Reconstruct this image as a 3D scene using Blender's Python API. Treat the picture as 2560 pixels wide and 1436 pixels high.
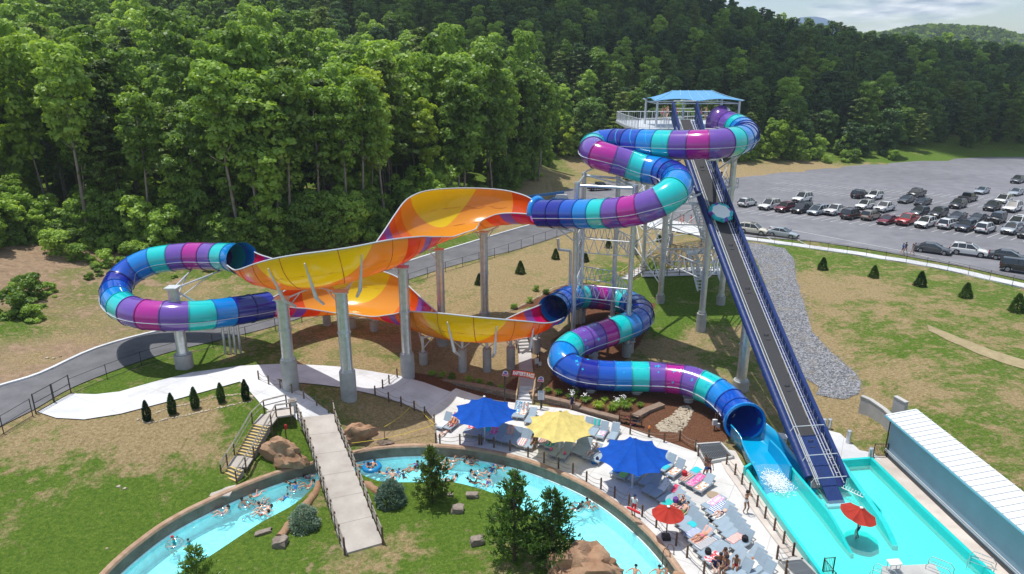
import bpy, bmesh, math, random
import numpy as np
from mathutils import Vector, Matrix, noise
from mathutils.geometry import delaunay_2d_cdt
for o in list(bpy.data.objects): bpy.data.objects.remove(o)
SC = bpy.context.scene
COL = SC.collection
R = math.radians
random.seed(7)
# ---------------- camera
F0 = 1707.0; PITCH = R(17.2); CH = 28.0
CT, ST = math.cos(PITCH), math.sin(PITCH)
cam = bpy.data.cameras.new('camera'); camo = bpy.data.objects.new('camera', cam); COL.objects.link(camo)
cam.sensor_width = 36; cam.lens = 36*F0/2560; cam.clip_end = 12000; cam.clip_start = 0.5
camo.location = (0, 0, CH); camo.rotation_euler = (math.pi/2-PITCH, 0, 0)
SC.camera = camo
SC.render.resolution_x = 1024; SC.render.resolution_y = 574
# ---------------- sky, sun, exposure
SUN_DIR = Vector((0.20, -0.10, -1)).normalized()      # the way the light travels
SUN_EL = math.asin(-SUN_DIR.z)
w = bpy.data.worlds.new('World'); SC.world = w; w.use_nodes = True
nt = w.node_tree; nt.nodes.clear()
def N(t, typ, **k):
    n = t.nodes.new(typ)
    for a, b in k.items():
        if a in ('inp',):
            for i, v in b.items(): n.inputs[i].default_value = v
        else: setattr(n, a, b)
    return n
sky = N(nt, 'ShaderNodeTexSky', sky_type='NISHITA', sun_disc=False, sun_elevation=SUN_EL,
        sun_rotation=math.atan2(-SUN_DIR.x, -SUN_DIR.y), air_density=1.0, dust_density=1.5, altitude=300)
tc = N(nt, 'ShaderNodeTexCoord'); mp = N(nt, 'ShaderNodeMapping'); mp.inputs['Scale'].default_value = (5.0, 5.0, 26.0)
nt.links.new(tc.outputs['Generated'], mp.inputs['Vector'])
cn = N(nt, 'ShaderNodeTexNoise', inp={'Scale': 1.5, 'Detail': 9.0, 'Roughness': 0.55}); nt.links.new(mp.outputs[0], cn.inputs['Vector'])
cr = N(nt, 'ShaderNodeValToRGB'); cr.color_ramp.elements[0].position = .46; cr.color_ramp.elements[1].position = .62
nt.links.new(cn.outputs['Fac'], cr.inputs['Fac'])
cn2 = N(nt, 'ShaderNodeTexNoise', inp={'Scale': 4.0, 'Detail': 6.0}); nt.links.new(mp.outputs[0], cn2.inputs['Vector'])
cr2 = N(nt, 'ShaderNodeValToRGB'); cr2.color_ramp.elements[0].position = .35; cr2.color_ramp.elements[1].position = .68
cr2.color_ramp.elements[0].color = (2.6, 3.4, 4.4, 1); cr2.color_ramp.elements[1].color = (6.6, 7.0, 7.4, 1)
nt.links.new(cn2.outputs['Fac'], cr2.inputs['Fac'])
mx = N(nt, 'ShaderNodeMixRGB'); nt.links.new(cr.outputs[0], mx.inputs[0]); nt.links.new(sky.outputs[0], mx.inputs[1]); nt.links.new(cr2.outputs[0], mx.inputs[2])
bg = N(nt, 'ShaderNodeBackground'); bg.inputs['Strength'].default_value = 0.125
nt.links.new(mx.outputs[0], bg.inputs['Color'])
wo = N(nt, 'ShaderNodeOutputWorld'); nt.links.new(bg.outputs[0], wo.inputs['Surface'])
sl = bpy.data.lights.new('sun', 'SUN'); sl.energy = 3.7; sl.angle = R(0.53); sl.color = (1, .965, .90)
so = bpy.data.objects.new('sun', sl); COL.objects.link(so); so.rotation_euler = SUN_DIR.to_track_quat('-Z', 'Y').to_euler()
SC.view_settings.view_transform = 'Standard'; SC.view_settings.look = 'None'
SC.view_settings.exposure = 0.27; SC.view_settings.gamma = 1.0
SC.render.engine = 'CYCLES'
SC.cycles.max_bounces = 6; SC.cycles.transparent_max_bounces = 8; SC.cycles.diffuse_bounces = 3
# ---------------- pixel rays (pixels of the 2560 x 1436 photograph)
def ray(u, v):
    x = (u-1280)/F0; y = (718-v)/F0
    return Vector((x, CT+y*ST, -ST+y*CT))
def PD(u, v, d): return Vector((0, 0, CH)) + ray(u, v)*d
def PZ(u, v, z):
    r = ray(u, v); return Vector((0, 0, CH)) + r*((z-CH)/r.z)
def proj(p):
    q = Vector(p)-Vector((0, 0, CH)); d = q.y*CT-q.z*ST; up = q.y*ST+q.z*CT
    return 1280+F0*q.x/d, 718-F0*up/d, d
# ---------------- ground height field
GP = [(1150,985,.2),(1300,1012,0),(1500,1060,0),(1750,1150,0),(1400,1150,0),(1600,1250,0),(1900,1400,0),(1100,1080,0),(1700,1430,0),(1250,1120,0),
(900,1130,0),(780,1160,.1),(560,1240,0),(400,1320,0),(250,1430,0),(1050,1110,0),
(1000,1250,-.6),(1200,1400,-.5),(700,1400,-.5),(900,1390,-.55),(1100,1330,-.55),(1300,1430,-.6),(600,1430,-.7),(1100,1230,-.8),(700,1300,-.8),(1300,1300,-.75),
(540,1180,.25),(400,1150,1),(200,1200,1.1),(0,1300,1),(0,1430,.5),(100,1430,.3),(0,1100,2.1),(300,1070,2.1),(600,1060,1.7),(500,1020,2.2),(200,1060,2.2),(650,960,2.4),(450,940,2.3),
(900,1000,1.3),(870,940,1.8),(1000,960,1.1),(1060,1000,.6),(950,1090,.5),(1080,1060,.2),(850,1100,.5),(700,930,2.3),(760,1000,2.2),(670,1120,.9),(740,1100,1.2),
(0,1010,2.4),(150,930,2.4),(350,860,2.4),(600,800,2.4),(800,755,2.5),(1000,680,2.8),(1200,620,3),(1380,580,3),
(100,850,2.9),(100,760,3.8),(50,660,6),(0,600,7.5),(180,600,6),(300,720,3.4),(500,720,3),(400,630,5),(700,610,4.8),(900,600,4.6),(1050,565,4.5),(1200,540,4),(1350,480,3.6),(1250,590,3.2),(0,720,5),(-200,700,7),(-200,900,4),
(1300,680,2.9),(1400,640,3),(1150,720,2.8),(1250,740,2.6),(1000,800,2.2),(900,850,2.1),(650,870,2.3),(1100,850,1.8),(1180,900,1.3),(1300,860,1.5),(1060,930,1.1),(1250,940,.8),
(1420,700,2.7),(1500,700,2.8),(1600,650,3),(1700,690,2.7),(1650,750,2.1),(1750,830,1.5),(1800,760,2.1),(1700,900,1.0),(1850,900,.9),(1620,850,1.5),(1560,890,1.1),(1450,800,1.9),(1550,780,2.1),(1850,970,.5),(1450,985,.8),(1600,1000,.6),(1750,1030,.3),(1800,1060,.15),
(1900,640,2.9),(1950,750,2.3),(2000,850,1.5),(2080,950,.7),(2120,1060,.1),(2050,640,3),(2200,700,2.9),(2100,800,2.2),(2250,900,2.2),(2400,950,2.6),(2300,1020,2.5),(2500,1200,2.4),(2600,1290,2.4),(2560,1050,2.8),(2300,800,2.9),(2500,800,3.1),(2560,740,3.0),(2200,1140,0),(2400,1390,0),(2500,1436,0),(2150,1140,0),
(1850,450,3),(2100,425,3),(2560,400,3),(2560,600,3),(2200,520,3),(1700,500,3),(1500,470,3),(2560,680,3),(2900,400,3),(2900,640,3),(3000,1000,3),(1950,420,3.6),(1400,430,3.2)]
FAR = [(-300,130,18),(-300,250,52),(-300,400,92),(-150,130,10),(-110,150,12),(-100,220,30),(-100,300,56),(-100,400,88),(0,175,9),(0,240,26),(0,310,50),(0,420,84),
(60,190,4),(100,220,5),(100,290,24),(100,350,40),(130,440,52),(60,380,70),(200,250,5),(200,330,22),(230,410,31),(270,460,32),(350,300,6),(350,430,28),(420,520,30),(150,560,20),(300,600,12),(-100,520,40),(-400,500,50),
(160,205,4),(250,230,4),(600,300,6),(600,600,20),(-500,100,20),(-60,20,1),(-120,60,4),(-90,95,8),(0,0,-.5),(60,20,0),(90,40,2.5),(150,60,3),(40,20,0),(-250,0,6),(300,0,3),(600,0,3),(0,900,15),(600,900,15),(-600,900,20),(-600,0,10)]
cp = [tuple(PZ(u, v, z)) for u, v, z in GP] + FAR
cp = np.array(cp)
RC = 4.0
def _phi(a, b):
    d = np.sqrt(((a[:, None, :]-b[None, :, :])**2).sum(-1)+RC*RC); return d
_A = _phi(cp[:, :2], cp[:, :2]); _n = len(cp)
_M = np.zeros((_n+1, _n+1)); _M[:_n, :_n] = _A - np.eye(_n)*0.0; _M[:_n, _n] = 1; _M[_n, :_n] = 1
_M[:_n, :_n] -= np.eye(_n)*1.2
_W = np.linalg.solve(_M, np.append(cp[:, 2], 0))
def HFv(xy):
    out = np.zeros(len(xy))
    for i in range(0, len(xy), 20000):
        out[i:i+20000] = _phi(xy[i:i+20000], cp[:, :2]) @ _W[:_n] + _W[_n]
    return out
def HF(x, y): return float(HFv(np.array([[x, y]]))[0])
def P(u, v, dz=0.0):
    r = ray(u, v); C0 = Vector((0, 0, CH))
    ts = np.linspace(25, 700, 900); pts = np.array([[r.x*t, r.y*t] for t in ts])
    zs = CH+ts*r.z; g = HFv(pts)
    k = np.where(zs < g)[0]
    if len(k) == 0: return C0+r*300
    i = k[0]
    if i == 0: return C0+r*25
    a, b = ts[i-1], ts[i]
    for _ in range(3):
        m = (a+b)/2
        if CH+m*r.z < HF(r.x*m, r.y*m): b = m
        else: a = m
    za = CH+a*r.z-HF(r.x*a, r.y*a); zb = CH+b*r.z-HF(r.x*b, r.y*b)
    t = a+(b-a)*za/(za-zb) if za != zb else a
    p = C0+r*t; p.z = HF(p.x, p.y)+dz
    return p
# ---------------- tagging and mesh building
def tag(o, label=None, cat=None, group=None, kind=None):
    if label: o['label'] = label
    if cat: o['category'] = cat
    if group: o['group'] = group
    if kind: o['kind'] = kind
    return o
def empty(name, loc, rz=0, label=None, cat=None, group=None):
    o = bpy.data.objects.new(name, None); COL.objects.link(o); o.location = loc; o.rotation_euler = (0, 0, rz)
    o.empty_display_size = .2
    return tag(o, label, cat, group)
def copy_tree(o, parent=None):
    c = o.copy(); COL.objects.link(c); c.parent = parent
    for ch in o.children: copy_tree(ch, c)
    return c
class MB:
    def __init__(s): s.v = []; s.f = []; s.m = []; s.uv = None
    def add(s, vs, fs, m=0):
        b = len(s.v); s.v += [tuple(p) for p in vs]; s.f += [tuple(b+i for i in f) for f in fs]
        s.m += [m]*len(fs) if isinstance(m, int) else list(m)
        return s
    def box(s, c, d, rz=0, m=0, M=None, tap=1.0):
        x, y, z = d[0]/2, d[1]/2, d[2]/2
        vs = [Vector((a*x*(tap if e > 0 else 1), b*y*(tap if e > 0 else 1), e*z)) for e in (-1, 1) for b in (-1, 1) for a in (-1, 1)]
        T = Matrix.Translation(c) @ Matrix.Rotation(rz, 4, 'Z')
        if M is not None: T = T @ M
        return s.add([T @ v for v in vs], [(0,2,3,1),(4,5,7,6),(0,1,5,4),(2,6,7,3),(0,4,6,2),(1,3,7,5)], m)
    def cyl(s, a, b, r0, r1=None, n=10, m=0, cap=True):
        if r1 is None: r1 = r0
        a = Vector(a); b = Vector(b); d = (b-a)
        if d.length < 1e-6: return s
        q = d.to_track_quat('Z', 'X').to_matrix()
        vs = []
        for p, r in ((a, r0), (b, r1)):
            for k in range(n):
                t = 2*math.pi*k/n; vs.append(p+q @ Vector((r*math.cos(t), r*math.sin(t), 0)))
        fs = [(k, (k+1) % n, n+(k+1) % n, n+k) for k in range(n)]
        if cap: fs += [tuple(range(n-1, -1, -1)), tuple(range(n, 2*n))]
        return s.add(vs, fs, m)
    def tube(s, pts, r, n=8, m=0, cap=True, closed=False):
        pts = [Vector(p) for p in pts]; L = len(pts); rr = r if isinstance(r, (list, tuple)) else [r]*L
        vs = []
        for i, p in enumerate(pts):
            a = pts[max(i-1, 0)]; b = pts[min(i+1, L-1)]
            d = (b-a).normalized(); up = Vector((0, 0, 1)) if abs(d.z) < .95 else Vector((1, 0, 0))
            x = d.cross(up).normalized(); y = x.cross(d)
            for k in range(n):
                t = 2*math.pi*k/n; vs.append(p+(x*math.cos(t)+y*math.sin(t))*rr[i])
        fs = [(i*n+k, i*n+(k+1) % n, (i+1)*n+(k+1) % n, (i+1)*n+k) for i in range(L-1) for k in range(n)]
        if cap: fs += [tuple(range(n-1, -1, -1)), tuple((L-1)*n+k for k in range(n))]
        return s.add(vs, fs, m)
    def lathe(s, c, prof, n=16, m=0, cap=False):
        c = Vector(c); vs = []
        for r, z in prof:
            for k in range(n):
                t = 2*math.pi*k/n; vs.append(c+Vector((r*math.cos(t), r*math.sin(t), z)))
        fs = [(i*n+k, i*n+(k+1) % n, (i+1)*n+(k+1) % n, (i+1)*n+k) for i in range(len(prof)-1) for k in range(n)]
        if cap: fs += [tuple(range(n-1, -1, -1)), tuple((len(prof)-1)*n+k for k in range(n))]
        return s.add(vs, fs, m)
    def sweep(s, path, prof, m=0, closed=True, cap=True):
        """prof in (lateral right of travel, up)"""
        path = [Vector(p) for p in path]; L = len(path); K = len(prof); vs = []
        for i, p in enumerate(path):
            a = path[max(i-1, 0)]; b = path[min(i+1, L-1)]; d = b-a; d.z = 0; d.normalize()
            x = Vector((d.y, -d.x, 0))
            if 0 < i < L-1:
                d1 = (path[i]-a); d1.z = 0; d1.normalize(); c = max(.5, d1.dot(d)); 
            else: c = 1
            for q in prof: vs.append(p+x*(q[0]/c)+Vector((0, 0, q[1])))
        fs = []
        for i in range(L-1):
            for k in range(K if closed else K-1):
                fs.append((i*K+k, (i+1)*K+k, (i+1)*K+(k+1) % K, i*K+(k+1) % K))
        if cap and closed: fs += [tuple(range(K)), tuple((L-1)*K+k for k in reversed(range(K)))]
        return s.add(vs, fs, m)
    def build(s, name, mats, parent=None, smooth=False, loc=None, origin=None, autos=None):
        me = bpy.data.meshes.new(name)
        vs = s.v
        if origin is not None: vs = [(p[0]-origin[0], p[1]-origin[1], p[2]-origin[2]) for p in vs]
        me.from_pydata(vs, [], s.f)
        if not isinstance(mats, (list, tuple)): mats = [mats]
        for mt in mats: me.materials.append(mt)
        me.polygons.foreach_set('material_index', s.m)
        if s.uv is not None:
            ul = me.uv_layers.new(name='UVMap'); arr = np.array([s.uv[vi] for f in s.f for vi in f], dtype=np.float32).ravel(); ul.data.foreach_set('uv', arr)
        me.update()
        bm = bmesh.new(); bm.from_mesh(me)
        if len(s.f) < 60000: bmesh.ops.recalc_face_normals(bm, faces=bm.faces)
        bm.to_mesh(me); bm.free()
        if smooth or autos:
            me.polygons.foreach_set('use_smooth', [True]*len(me.polygons))
            if autos: me.set_sharp_from_angle(angle=R(autos))
        o = bpy.data.objects.new(name, me); COL.objects.link(o); o.parent = parent
        if origin is not None and parent is None: o.location = origin
        if loc is not None: o.location = loc
        return o
def catmull(pts, n=8):
    pts = [Vector(p) for p in pts]; out = []
    P4 = [pts[0]*2-pts[1]]+pts+[pts[-1]*2-pts[-2]]
    for i in range(1, len(P4)-2):
        a, b, c, d = P4[i-1:i+3]
        for k in range(n):
            t = k/n; out.append(.5*((2*b)+(c-a)*t+(2*a-5*b+4*c-d)*t*t+(3*b-a-3*c+d)*t**3))
    out.append(pts[-1]); return out
def resample(pts, n=None, step=None):
    pts = [Vector(p) for p in pts]; s = [0]
    for a, b in zip(pts, pts[1:]): s.append(s[-1]+(b-a).length)
    L = s[-1]
    if n is None: n = max(1, round(L/step))
    out = []; j = 0
    for k in range(n+1):
        t = L*k/n
        while j < len(pts)-2 and s[j+1] < t: j += 1
        q = (t-s[j])/max(1e-9, s[j+1]-s[j]); out.append(pts[j].lerp(pts[j+1], min(1, max(0, q))))
    return out
def inpoly(xy, poly):
    x, y = xy[:, 0], xy[:, 1]; c = np.zeros(len(xy), bool); n = len(poly)
    for i in range(n):
        x1, y1 = poly[i][:2]; x2, y2 = poly[(i+1) % n][:2]
        if y1 == y2: continue
        k = ((y1 > y) != (y2 > y)) & (x < (x2-x1)*(y-y1)/(y2-y1)+x1); c ^= k
    return c
def polydist(xy, poly, closed=True):
    d = np.full(len(xy), 1e9); n = len(poly)
    for i in range(n if closed else n-1):
        a = np.array(poly[i][:2]); b = np.array(poly[(i+1) % n][:2]); ab = b-a; L = (ab**2).sum()+1e-9
        t = np.clip(((xy-a) @ ab)/L, 0, 1); q = a+t[:, None]*ab; d = np.minimum(d, np.sqrt(((xy-q)**2).sum(1)))
    return d
def sheet(name, poly, zf, mat, step=.6, thick=0.0, kind='structure'):
    """a sheet over polygon (world xy) whose height is zf(xy array) -> z array"""
    poly = [Vector((p[0], p[1])) for p in poly]
    bl = []
    for a, b in zip(poly, poly[1:]+poly[:1]):
        k = max(1, int((b-a).length/step)); bl += [a.lerp(b, j/k) for j in range(k)]
    P2 = np.array([[p.x, p.y] for p in poly]); mn = P2.min(0); mxx = P2.max(0)
    gx = np.arange(mn[0], mxx[0], step); gy = np.arange(mn[1], mxx[1], step)
    G = np.array([[x+(step/2 if j % 2 else 0), y] for j, y in enumerate(gy) for x in gx])
    if len(G):
        k = inpoly(G, P2); G = G[k]
        if len(G): G = G[polydist(G, P2) > step*.4]
    vs = bl+[Vector((float(a), float(b))) for a, b in G]
    ed = [(i, (i+1) % len(bl)) for i in range(len(bl))]
    r = delaunay_2d_cdt(vs, ed, [list(range(len(bl)))], 1, 1e-4)
    V = np.array([[p.x, p.y] for p in r[0]]); Z = zf(V)
    mb = MB(); mb.v = [(V[i][0], V[i][1], float(Z[i])) for i in range(len(V))]; mb.f = [tuple(f) for f in r[2]]; mb.m = [0]*len(mb.f)
    o = mb.build(name, mat, smooth=True)
    for pl in o.data.polygons:
        if pl.normal.z < 0: o.data.flip_normals()
        break
    if kind: tag(o, kind=kind)
    return o
# ---------------- materials
MT = {}
def mat(name, col, rough=.6, metal=0.0, coat=0.0, var=0.0, vscale=3.0, bump=0.0, bscale=20.0, spec=.5, trans=None, emit=None, sub=0):
    if name in MT: return MT[name]
    m = bpy.data.materials.new(name); m.use_nodes = True; t = m.node_tree; b = t.nodes['Principled BSDF']
    b.inputs['Base Color'].default_value = (*col, 1); b.inputs['Roughness'].default_value = rough; b.inputs['Metallic'].default_value = metal
    b.inputs['Coat Weight'].default_value = coat; b.inputs['Specular IOR Level'].default_value = spec
    if coat: b.inputs['Coat Roughness'].default_value = .06
    if var or bump:
        tc = N(t, 'ShaderNodeTexCoord')
    if var:
        n = N(t, 'ShaderNodeTexNoise', inp={'Scale': vscale, 'Detail': 6.0, 'Roughness': .6}); t.links.new(tc.outputs['Object'], n.inputs['Vector'])
        mr = N(t, 'ShaderNodeMapRange', inp={1: .3, 2: .7, 3: 1-var, 4: 1+var}); t.links.new(n.outputs['Fac'], mr.inputs[0])
        mm = N(t, 'ShaderNodeMixRGB', blend_type='MULTIPLY'); mm.inputs[0].default_value = 1; mm.inputs[1].default_value = (*col, 1)
        t.links.new(mr.outputs[0], mm.inputs[2]); t.links.new(mm.outputs[0], b.inputs['Base Color'])
    if bump:
        n2 = N(t, 'ShaderNodeTexNoise', inp={'Scale': bscale, 'Detail': 5.0}); t.links.new(tc.outputs['Object'], n2.inputs['Vector'])
        bp = N(t, 'ShaderNodeBump', inp={'Strength': 1.0, 'Distance': bump}); t.links.new(n2.outputs['Fac'], bp.inputs['Height']); t.links.new(bp.outputs[0], b.inputs['Normal'])
    MT[name] = m; return m
def link_in(t, a, b): t.links.new(a, b)
def noise_node(t, vec, scale, detail=6, rough=.6):
    n = N(t, 'ShaderNodeTexNoise', inp={'Scale': scale, 'Detail': float(detail), 'Roughness': rough}); t.links.new(vec, n.inputs['Vector']); return n.outputs['Fac']
def ramp(t, fac, stops, interp='LINEAR'):
    r = N(t, 'ShaderNodeValToRGB'); r.color_ramp.interpolation = interp; e = r.color_ramp.elements
    while len(e) < len(stops): e.new(.5)
    for i, (p, c) in enumerate(stops): e[i].position = p; e[i].color = (*c, 1) if len(c) == 3 else c
    t.links.new(fac, r.inputs['Fac']); return r.outputs['Color']
def mixc(t, fac, a, b, mode='MIX'):
    n = N(t, 'ShaderNodeMixRGB', blend_type=mode)
    for i, x in enumerate((fac, a, b)):
        if isinstance(x, (float, int)): n.inputs[i].default_value = x if i == 0 else (x, x, x, 1)
        elif isinstance(x, tuple): n.inputs[i].default_value = (*x, 1)
        else: t.links.new(x, n.inputs[i])
    return n.outputs[0]
def mth(t, op, a, b=None, clamp=False):
    n = N(t, 'ShaderNodeMath', operation=op, use_clamp=clamp)
    for i, x in enumerate((a, b)):
        if x is None: continue
        if isinstance(x, (float, int)): n.inputs[i].default_value = x
        else: t.links.new(x, n.inputs[i])
    return n.outputs[0]
def newmat(name):
    m = bpy.data.materials.new(name); m.use_nodes = True; MT[name] = m; return m, m.node_tree, m.node_tree.nodes['Principled BSDF']
# ground: grass, straw, dirt and mulch by painted region weights and noise
def ground_mat():
    m, t, b = newmat('ground_cover')
    geo = N(t, 'ShaderNodeNewGeometry'); pos = geo.outputs['Position']
    at = N(t, 'ShaderNodeAttribute', attribute_name='region'); sp = N(t, 'ShaderNodeSeparateColor'); t.links.new(at.outputs['Color'], sp.inputs[0])
    g, d, mu = sp.outputs[0], sp.outputs[1], sp.outputs[2]
    n1 = noise_node(t, pos, .35, 8, .65); n2 = noise_node(t, pos, 1.6, 8, .7); n3 = noise_node(t, pos, 9.0, 4, .7); n4 = noise_node(t, pos, .12, 4)
    n5 = noise_node(t, pos, 24.0, 3, .8); n6 = noise_node(t, pos, 4.2, 5, .75)
    green = ramp(t, n6, [(.28, (.040, .090, .010)), (.5, (.115, .195, .022)), (.72, (.23, .31, .050))])
    green = mixc(t, ramp(t, n5, [(.42, (0, 0, 0)), (.62, (.8, .8, .8))]), green, (.045, .095, .012))
    dry = ramp(t, n2, [(.25, (.20, .145, .075)), (.5, (.34, .26, .145)), (.72, (.47, .39, .25))])
    dry = ramp(t, n6, [(.28, (.17, .125, .060)), (.5, (.36, .27, .14)), (.72, (.53, .43, .26))])
    dry = mixc(t, ramp(t, n5, [(.45, (0, 0, 0)), (.65, (.7, .7, .7))]), dry, (.17, .13, .06))
    dirt = ramp(t, n2, [(.3, (.22, .15, .10)), (.7, (.44, .31, .20))])
    mul = ramp(t, n3, [(.3, (.075, .032, .018)), (.7, (.235, .110, .062))])
    s = mth(t, 'ADD', mth(t, 'MULTIPLY', mth(t, 'SUBTRACT', n1, .5), 1.7), mth(t, 'MULTIPLY', mth(t, 'SUBTRACT', n2, .5), 1.3))
    s = mth(t, 'ADD', s, mth(t, 'MULTIPLY', mth(t, 'SUBTRACT', n4, .5), .8))
    gf = mth(t, 'ADD', mth(t, 'MULTIPLY', mth(t, 'SUBTRACT', mth(t, 'ADD', g, s), .5), 2.8), .5, True)
    c = mixc(t, gf, dry, green)
    df = mth(t, 'ADD', mth(t, 'MULTIPLY', mth(t, 'SUBTRACT', mth(t, 'ADD', d, s), .62), 3.0), .5, True)
    c = mixc(t, df, c, dirt)
    mf = mth(t, 'ADD', mth(t, 'MULTIPLY', mth(t, 'SUBTRACT', mth(t, 'ADD', mu, mth(t, 'MULTIPLY', s, .35)), .5), 5.0), .5, True)
    c = mixc(t, mf, c, mul)
    t.links.new(c, b.inputs['Base Color']); b.inputs['Roughness'].default_value = .95; b.inputs['Specular IOR Level'].default_value = .15
    bp = N(t, 'ShaderNodeBump', inp={'Strength': 1.0, 'Distance': .16}); t.links.new(n3, bp.inputs['Height']); t.links.new(bp.outputs[0], b.inputs['Normal'])
    return m
GROUND = ground_mat()
def surf(name, stops, scale, joint=0, rough=.85, bump=.01, bscale=30, fine=.25, big=.12):
    """mottled stone-like surface in world space"""
    m, t, b = newmat(name); geo = N(t, 'ShaderNodeNewGeometry'); pos = geo.outputs['Position']
    n = noise_node(t, pos, scale, 8, .62); c = ramp(t, n, stops)
    n2 = noise_node(t, pos, bscale, 4, .7); c = mixc(t, mth(t, 'MULTIPLY', n2, fine), c, tuple(x*.45 for x in stops[0][1]))
    n3 = noise_node(t, pos, big, 3); c = mixc(t, 1.0, c, ramp(t, n3, [(.3, (.82, .82, .82)), (.7, (1.1, 1.1, 1.1))]), 'MULTIPLY')
    if joint:
        br = N(t, 'ShaderNodeTexBrick', inp={'Scale': 1.0, 'Mortar Size': .022, 'Brick Width': joint, 'Row Height': joint}, offset=0.0); mp_ = N(t, 'ShaderNodeMapping'); mp_.inputs['Rotation'].default_value = (0, 0, .5); t.links.new(pos, mp_.inputs[0]); t.links.new(mp_.outputs[0], br.inputs['Vector'])
        c = mixc(t, mth(t, 'MULTIPLY', br.outputs['Fac'], .45), c, (.22, .21, .20)); st = noise_node(t, pos, .45, 6, .7); c = mixc(t, ramp(t, st, [(.52, (0, 0, 0)), (.72, (.5, .5, .5))]), c, (.36, .34, .31))
    t.links.new(c, b.inputs['Base Color']); b.inputs['Roughness'].default_value = rough; b.inputs['Specular IOR Level'].default_value = .25
    bp = N(t, 'ShaderNodeBump', inp={'Strength': 1.0, 'Distance': bump}); t.links.new(n2, bp.inputs['Height']); t.links.new(bp.outputs[0], b.inputs['Normal'])
    return m
M_CONC = surf('concrete_paving', [(.3, (.54, .53, .51)), (.7, (.72, .71, .69))], .9, 3.2, bump=.004, fine=.12)
M_PATHC = surf('new_concrete', [(.3, (.56, .57, .59)), (.7, (.70, .71, .73))], .5, 4.0, bump=.003, fine=.08)
M_PINK = surf('pink_paving', [(.3, (.50, .43, .38)), (.7, (.66, .60, .55))], .8, bump=.004, fine=.15)
M_ASPH = surf('asphalt', [(.3, (.165, .165, .185)), (.7, (.245, .245, .265))], .35, bump=.006, bscale=14, big=.03)
M_ROAD = surf('road_asphalt', [(.3, (.12, .12, .13)), (.7, (.19, .19, .20))], .5, bump=.006, bscale=14)
M_PIER = surf('pier_concrete', [(.3, (.34, .34, .33)), (.7, (.50, .50, .48))], 1.2, bump=.01, bscale=12)
M_WALLC = surf('cast_concrete', [(.3, (.42, .42, .41)), (.7, (.58, .57, .55))], .7, bump=.006)
M_BRID = surf('bridge_concrete', [(.3, (.40, .36, .32)), (.7, (.58, .54, .49))], .55, bump=.006)
M_RIVW = surf('canal_stone', [(.3, (.17, .145, .11)), (.7, (.34, .30, .24))], 1.1, bump=.05, bscale=5, fine=.4)
M_CAP = surf('canal_cap', [(.3, (.36, .22, .14)), (.7, (.55, .39, .28))], 1.6, bump=.04, bscale=6, fine=.3)
M_ROCK = surf('grey_brown_rock', [(.3, (.20, .155, .125)), (.7, (.42, .36, .31))], 2.2, bump=.08, bscale=4, fine=.5)
M_TANR = surf('tan_rockwork', [(.3, (.33, .18, .10)), (.7, (.52, .34, .22))], 1.3, bump=.10, bscale=3, fine=.45)
M_COBB = surf('river_cobble', [(.3, (.34, .27, .18)), (.7, (.62, .55, .44))], 5.0, bump=.02, bscale=9)
M_CAPB = surf('cap_block', [(.3, (.22, .15, .11)), (.7, (.36, .27, .21))], 2.5, bump=.02, bscale=16, fine=.4)
def gravel_mat():
    m, t, b = newmat('gravel'); geo = N(t, 'ShaderNodeNewGeometry'); pos = geo.outputs['Position']
    v = N(t, 'ShaderNodeTexVoronoi', inp={'Scale': 8.0}); t.links.new(pos, v.inputs['Vector'])
    sp = N(t, 'ShaderNodeSeparateColor'); t.links.new(v.outputs['Color'], sp.inputs[0])
    c = ramp(t, sp.outputs[0], [(0, (.06, .065, .075)), (.5, (.17, .175, .195)), (1, (.36, .36, .38))])
    n = noise_node(t, pos, .5, 4); c = mixc(t, ramp(t, n, [(.5, (0, 0, 0)), (.75, (.6, .6, .6))]), c, (.24, .20, .13))
    t.links.new(c, b.inputs['Base Color']); b.inputs['Roughness'].default_value = .9
    bp = N(t, 'ShaderNodeBump', inp={'Strength': 1.0, 'Distance': .08}); t.links.new(v.outputs['Distance'], bp.inputs['Height']); t.links.new(bp.outputs[0], b.inputs['Normal'])
    return m
M_GRAV = gravel_mat()
def block_mat():
    m, t, b = newmat('retaining_block'); geo = N(t, 'ShaderNodeNewGeometry'); pos = geo.outputs['Position']
    sp = N(t, 'ShaderNodeSeparateXYZ'); t.links.new(pos, sp.inputs[0]); cb = N(t, 'ShaderNodeCombineXYZ')
    t.links.new(mth(t, 'ADD', sp.outputs[0], mth(t, 'MULTIPLY', sp.outputs[1], .6)), cb.inputs[0]); t.links.new(sp.outputs[2], cb.inputs[1])
    br = N(t, 'ShaderNodeTexBrick', inp={'Scale': 1.0, 'Mortar Size': .012, 'Brick Width': .45, 'Row Height': .2})
    br.inputs['Color1'].default_value = (.20, .14, .10, 1); br.inputs['Color2'].default_value = (.32, .24, .18, 1); br.inputs['Mortar'].default_value = (.06, .045, .035, 1)
    t.links.new(cb.outputs[0], br.inputs['Vector'])
    n = noise_node(t, pos, 6, 5); c = mixc(t, mth(t, 'MULTIPLY', n, .4), br.outputs['Color'], (.12, .09, .07))
    t.links.new(c, b.inputs['Base Color']); b.inputs['Roughness'].default_value = .9
    bp = N(t, 'ShaderNodeBump', inp={'Strength': 1.0, 'Distance': .03}); t.links.new(n, bp.inputs['Height']); t.links.new(bp.outputs[0], b.inputs['Normal'])
    return m
M_BLOCK = block_mat()
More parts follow.
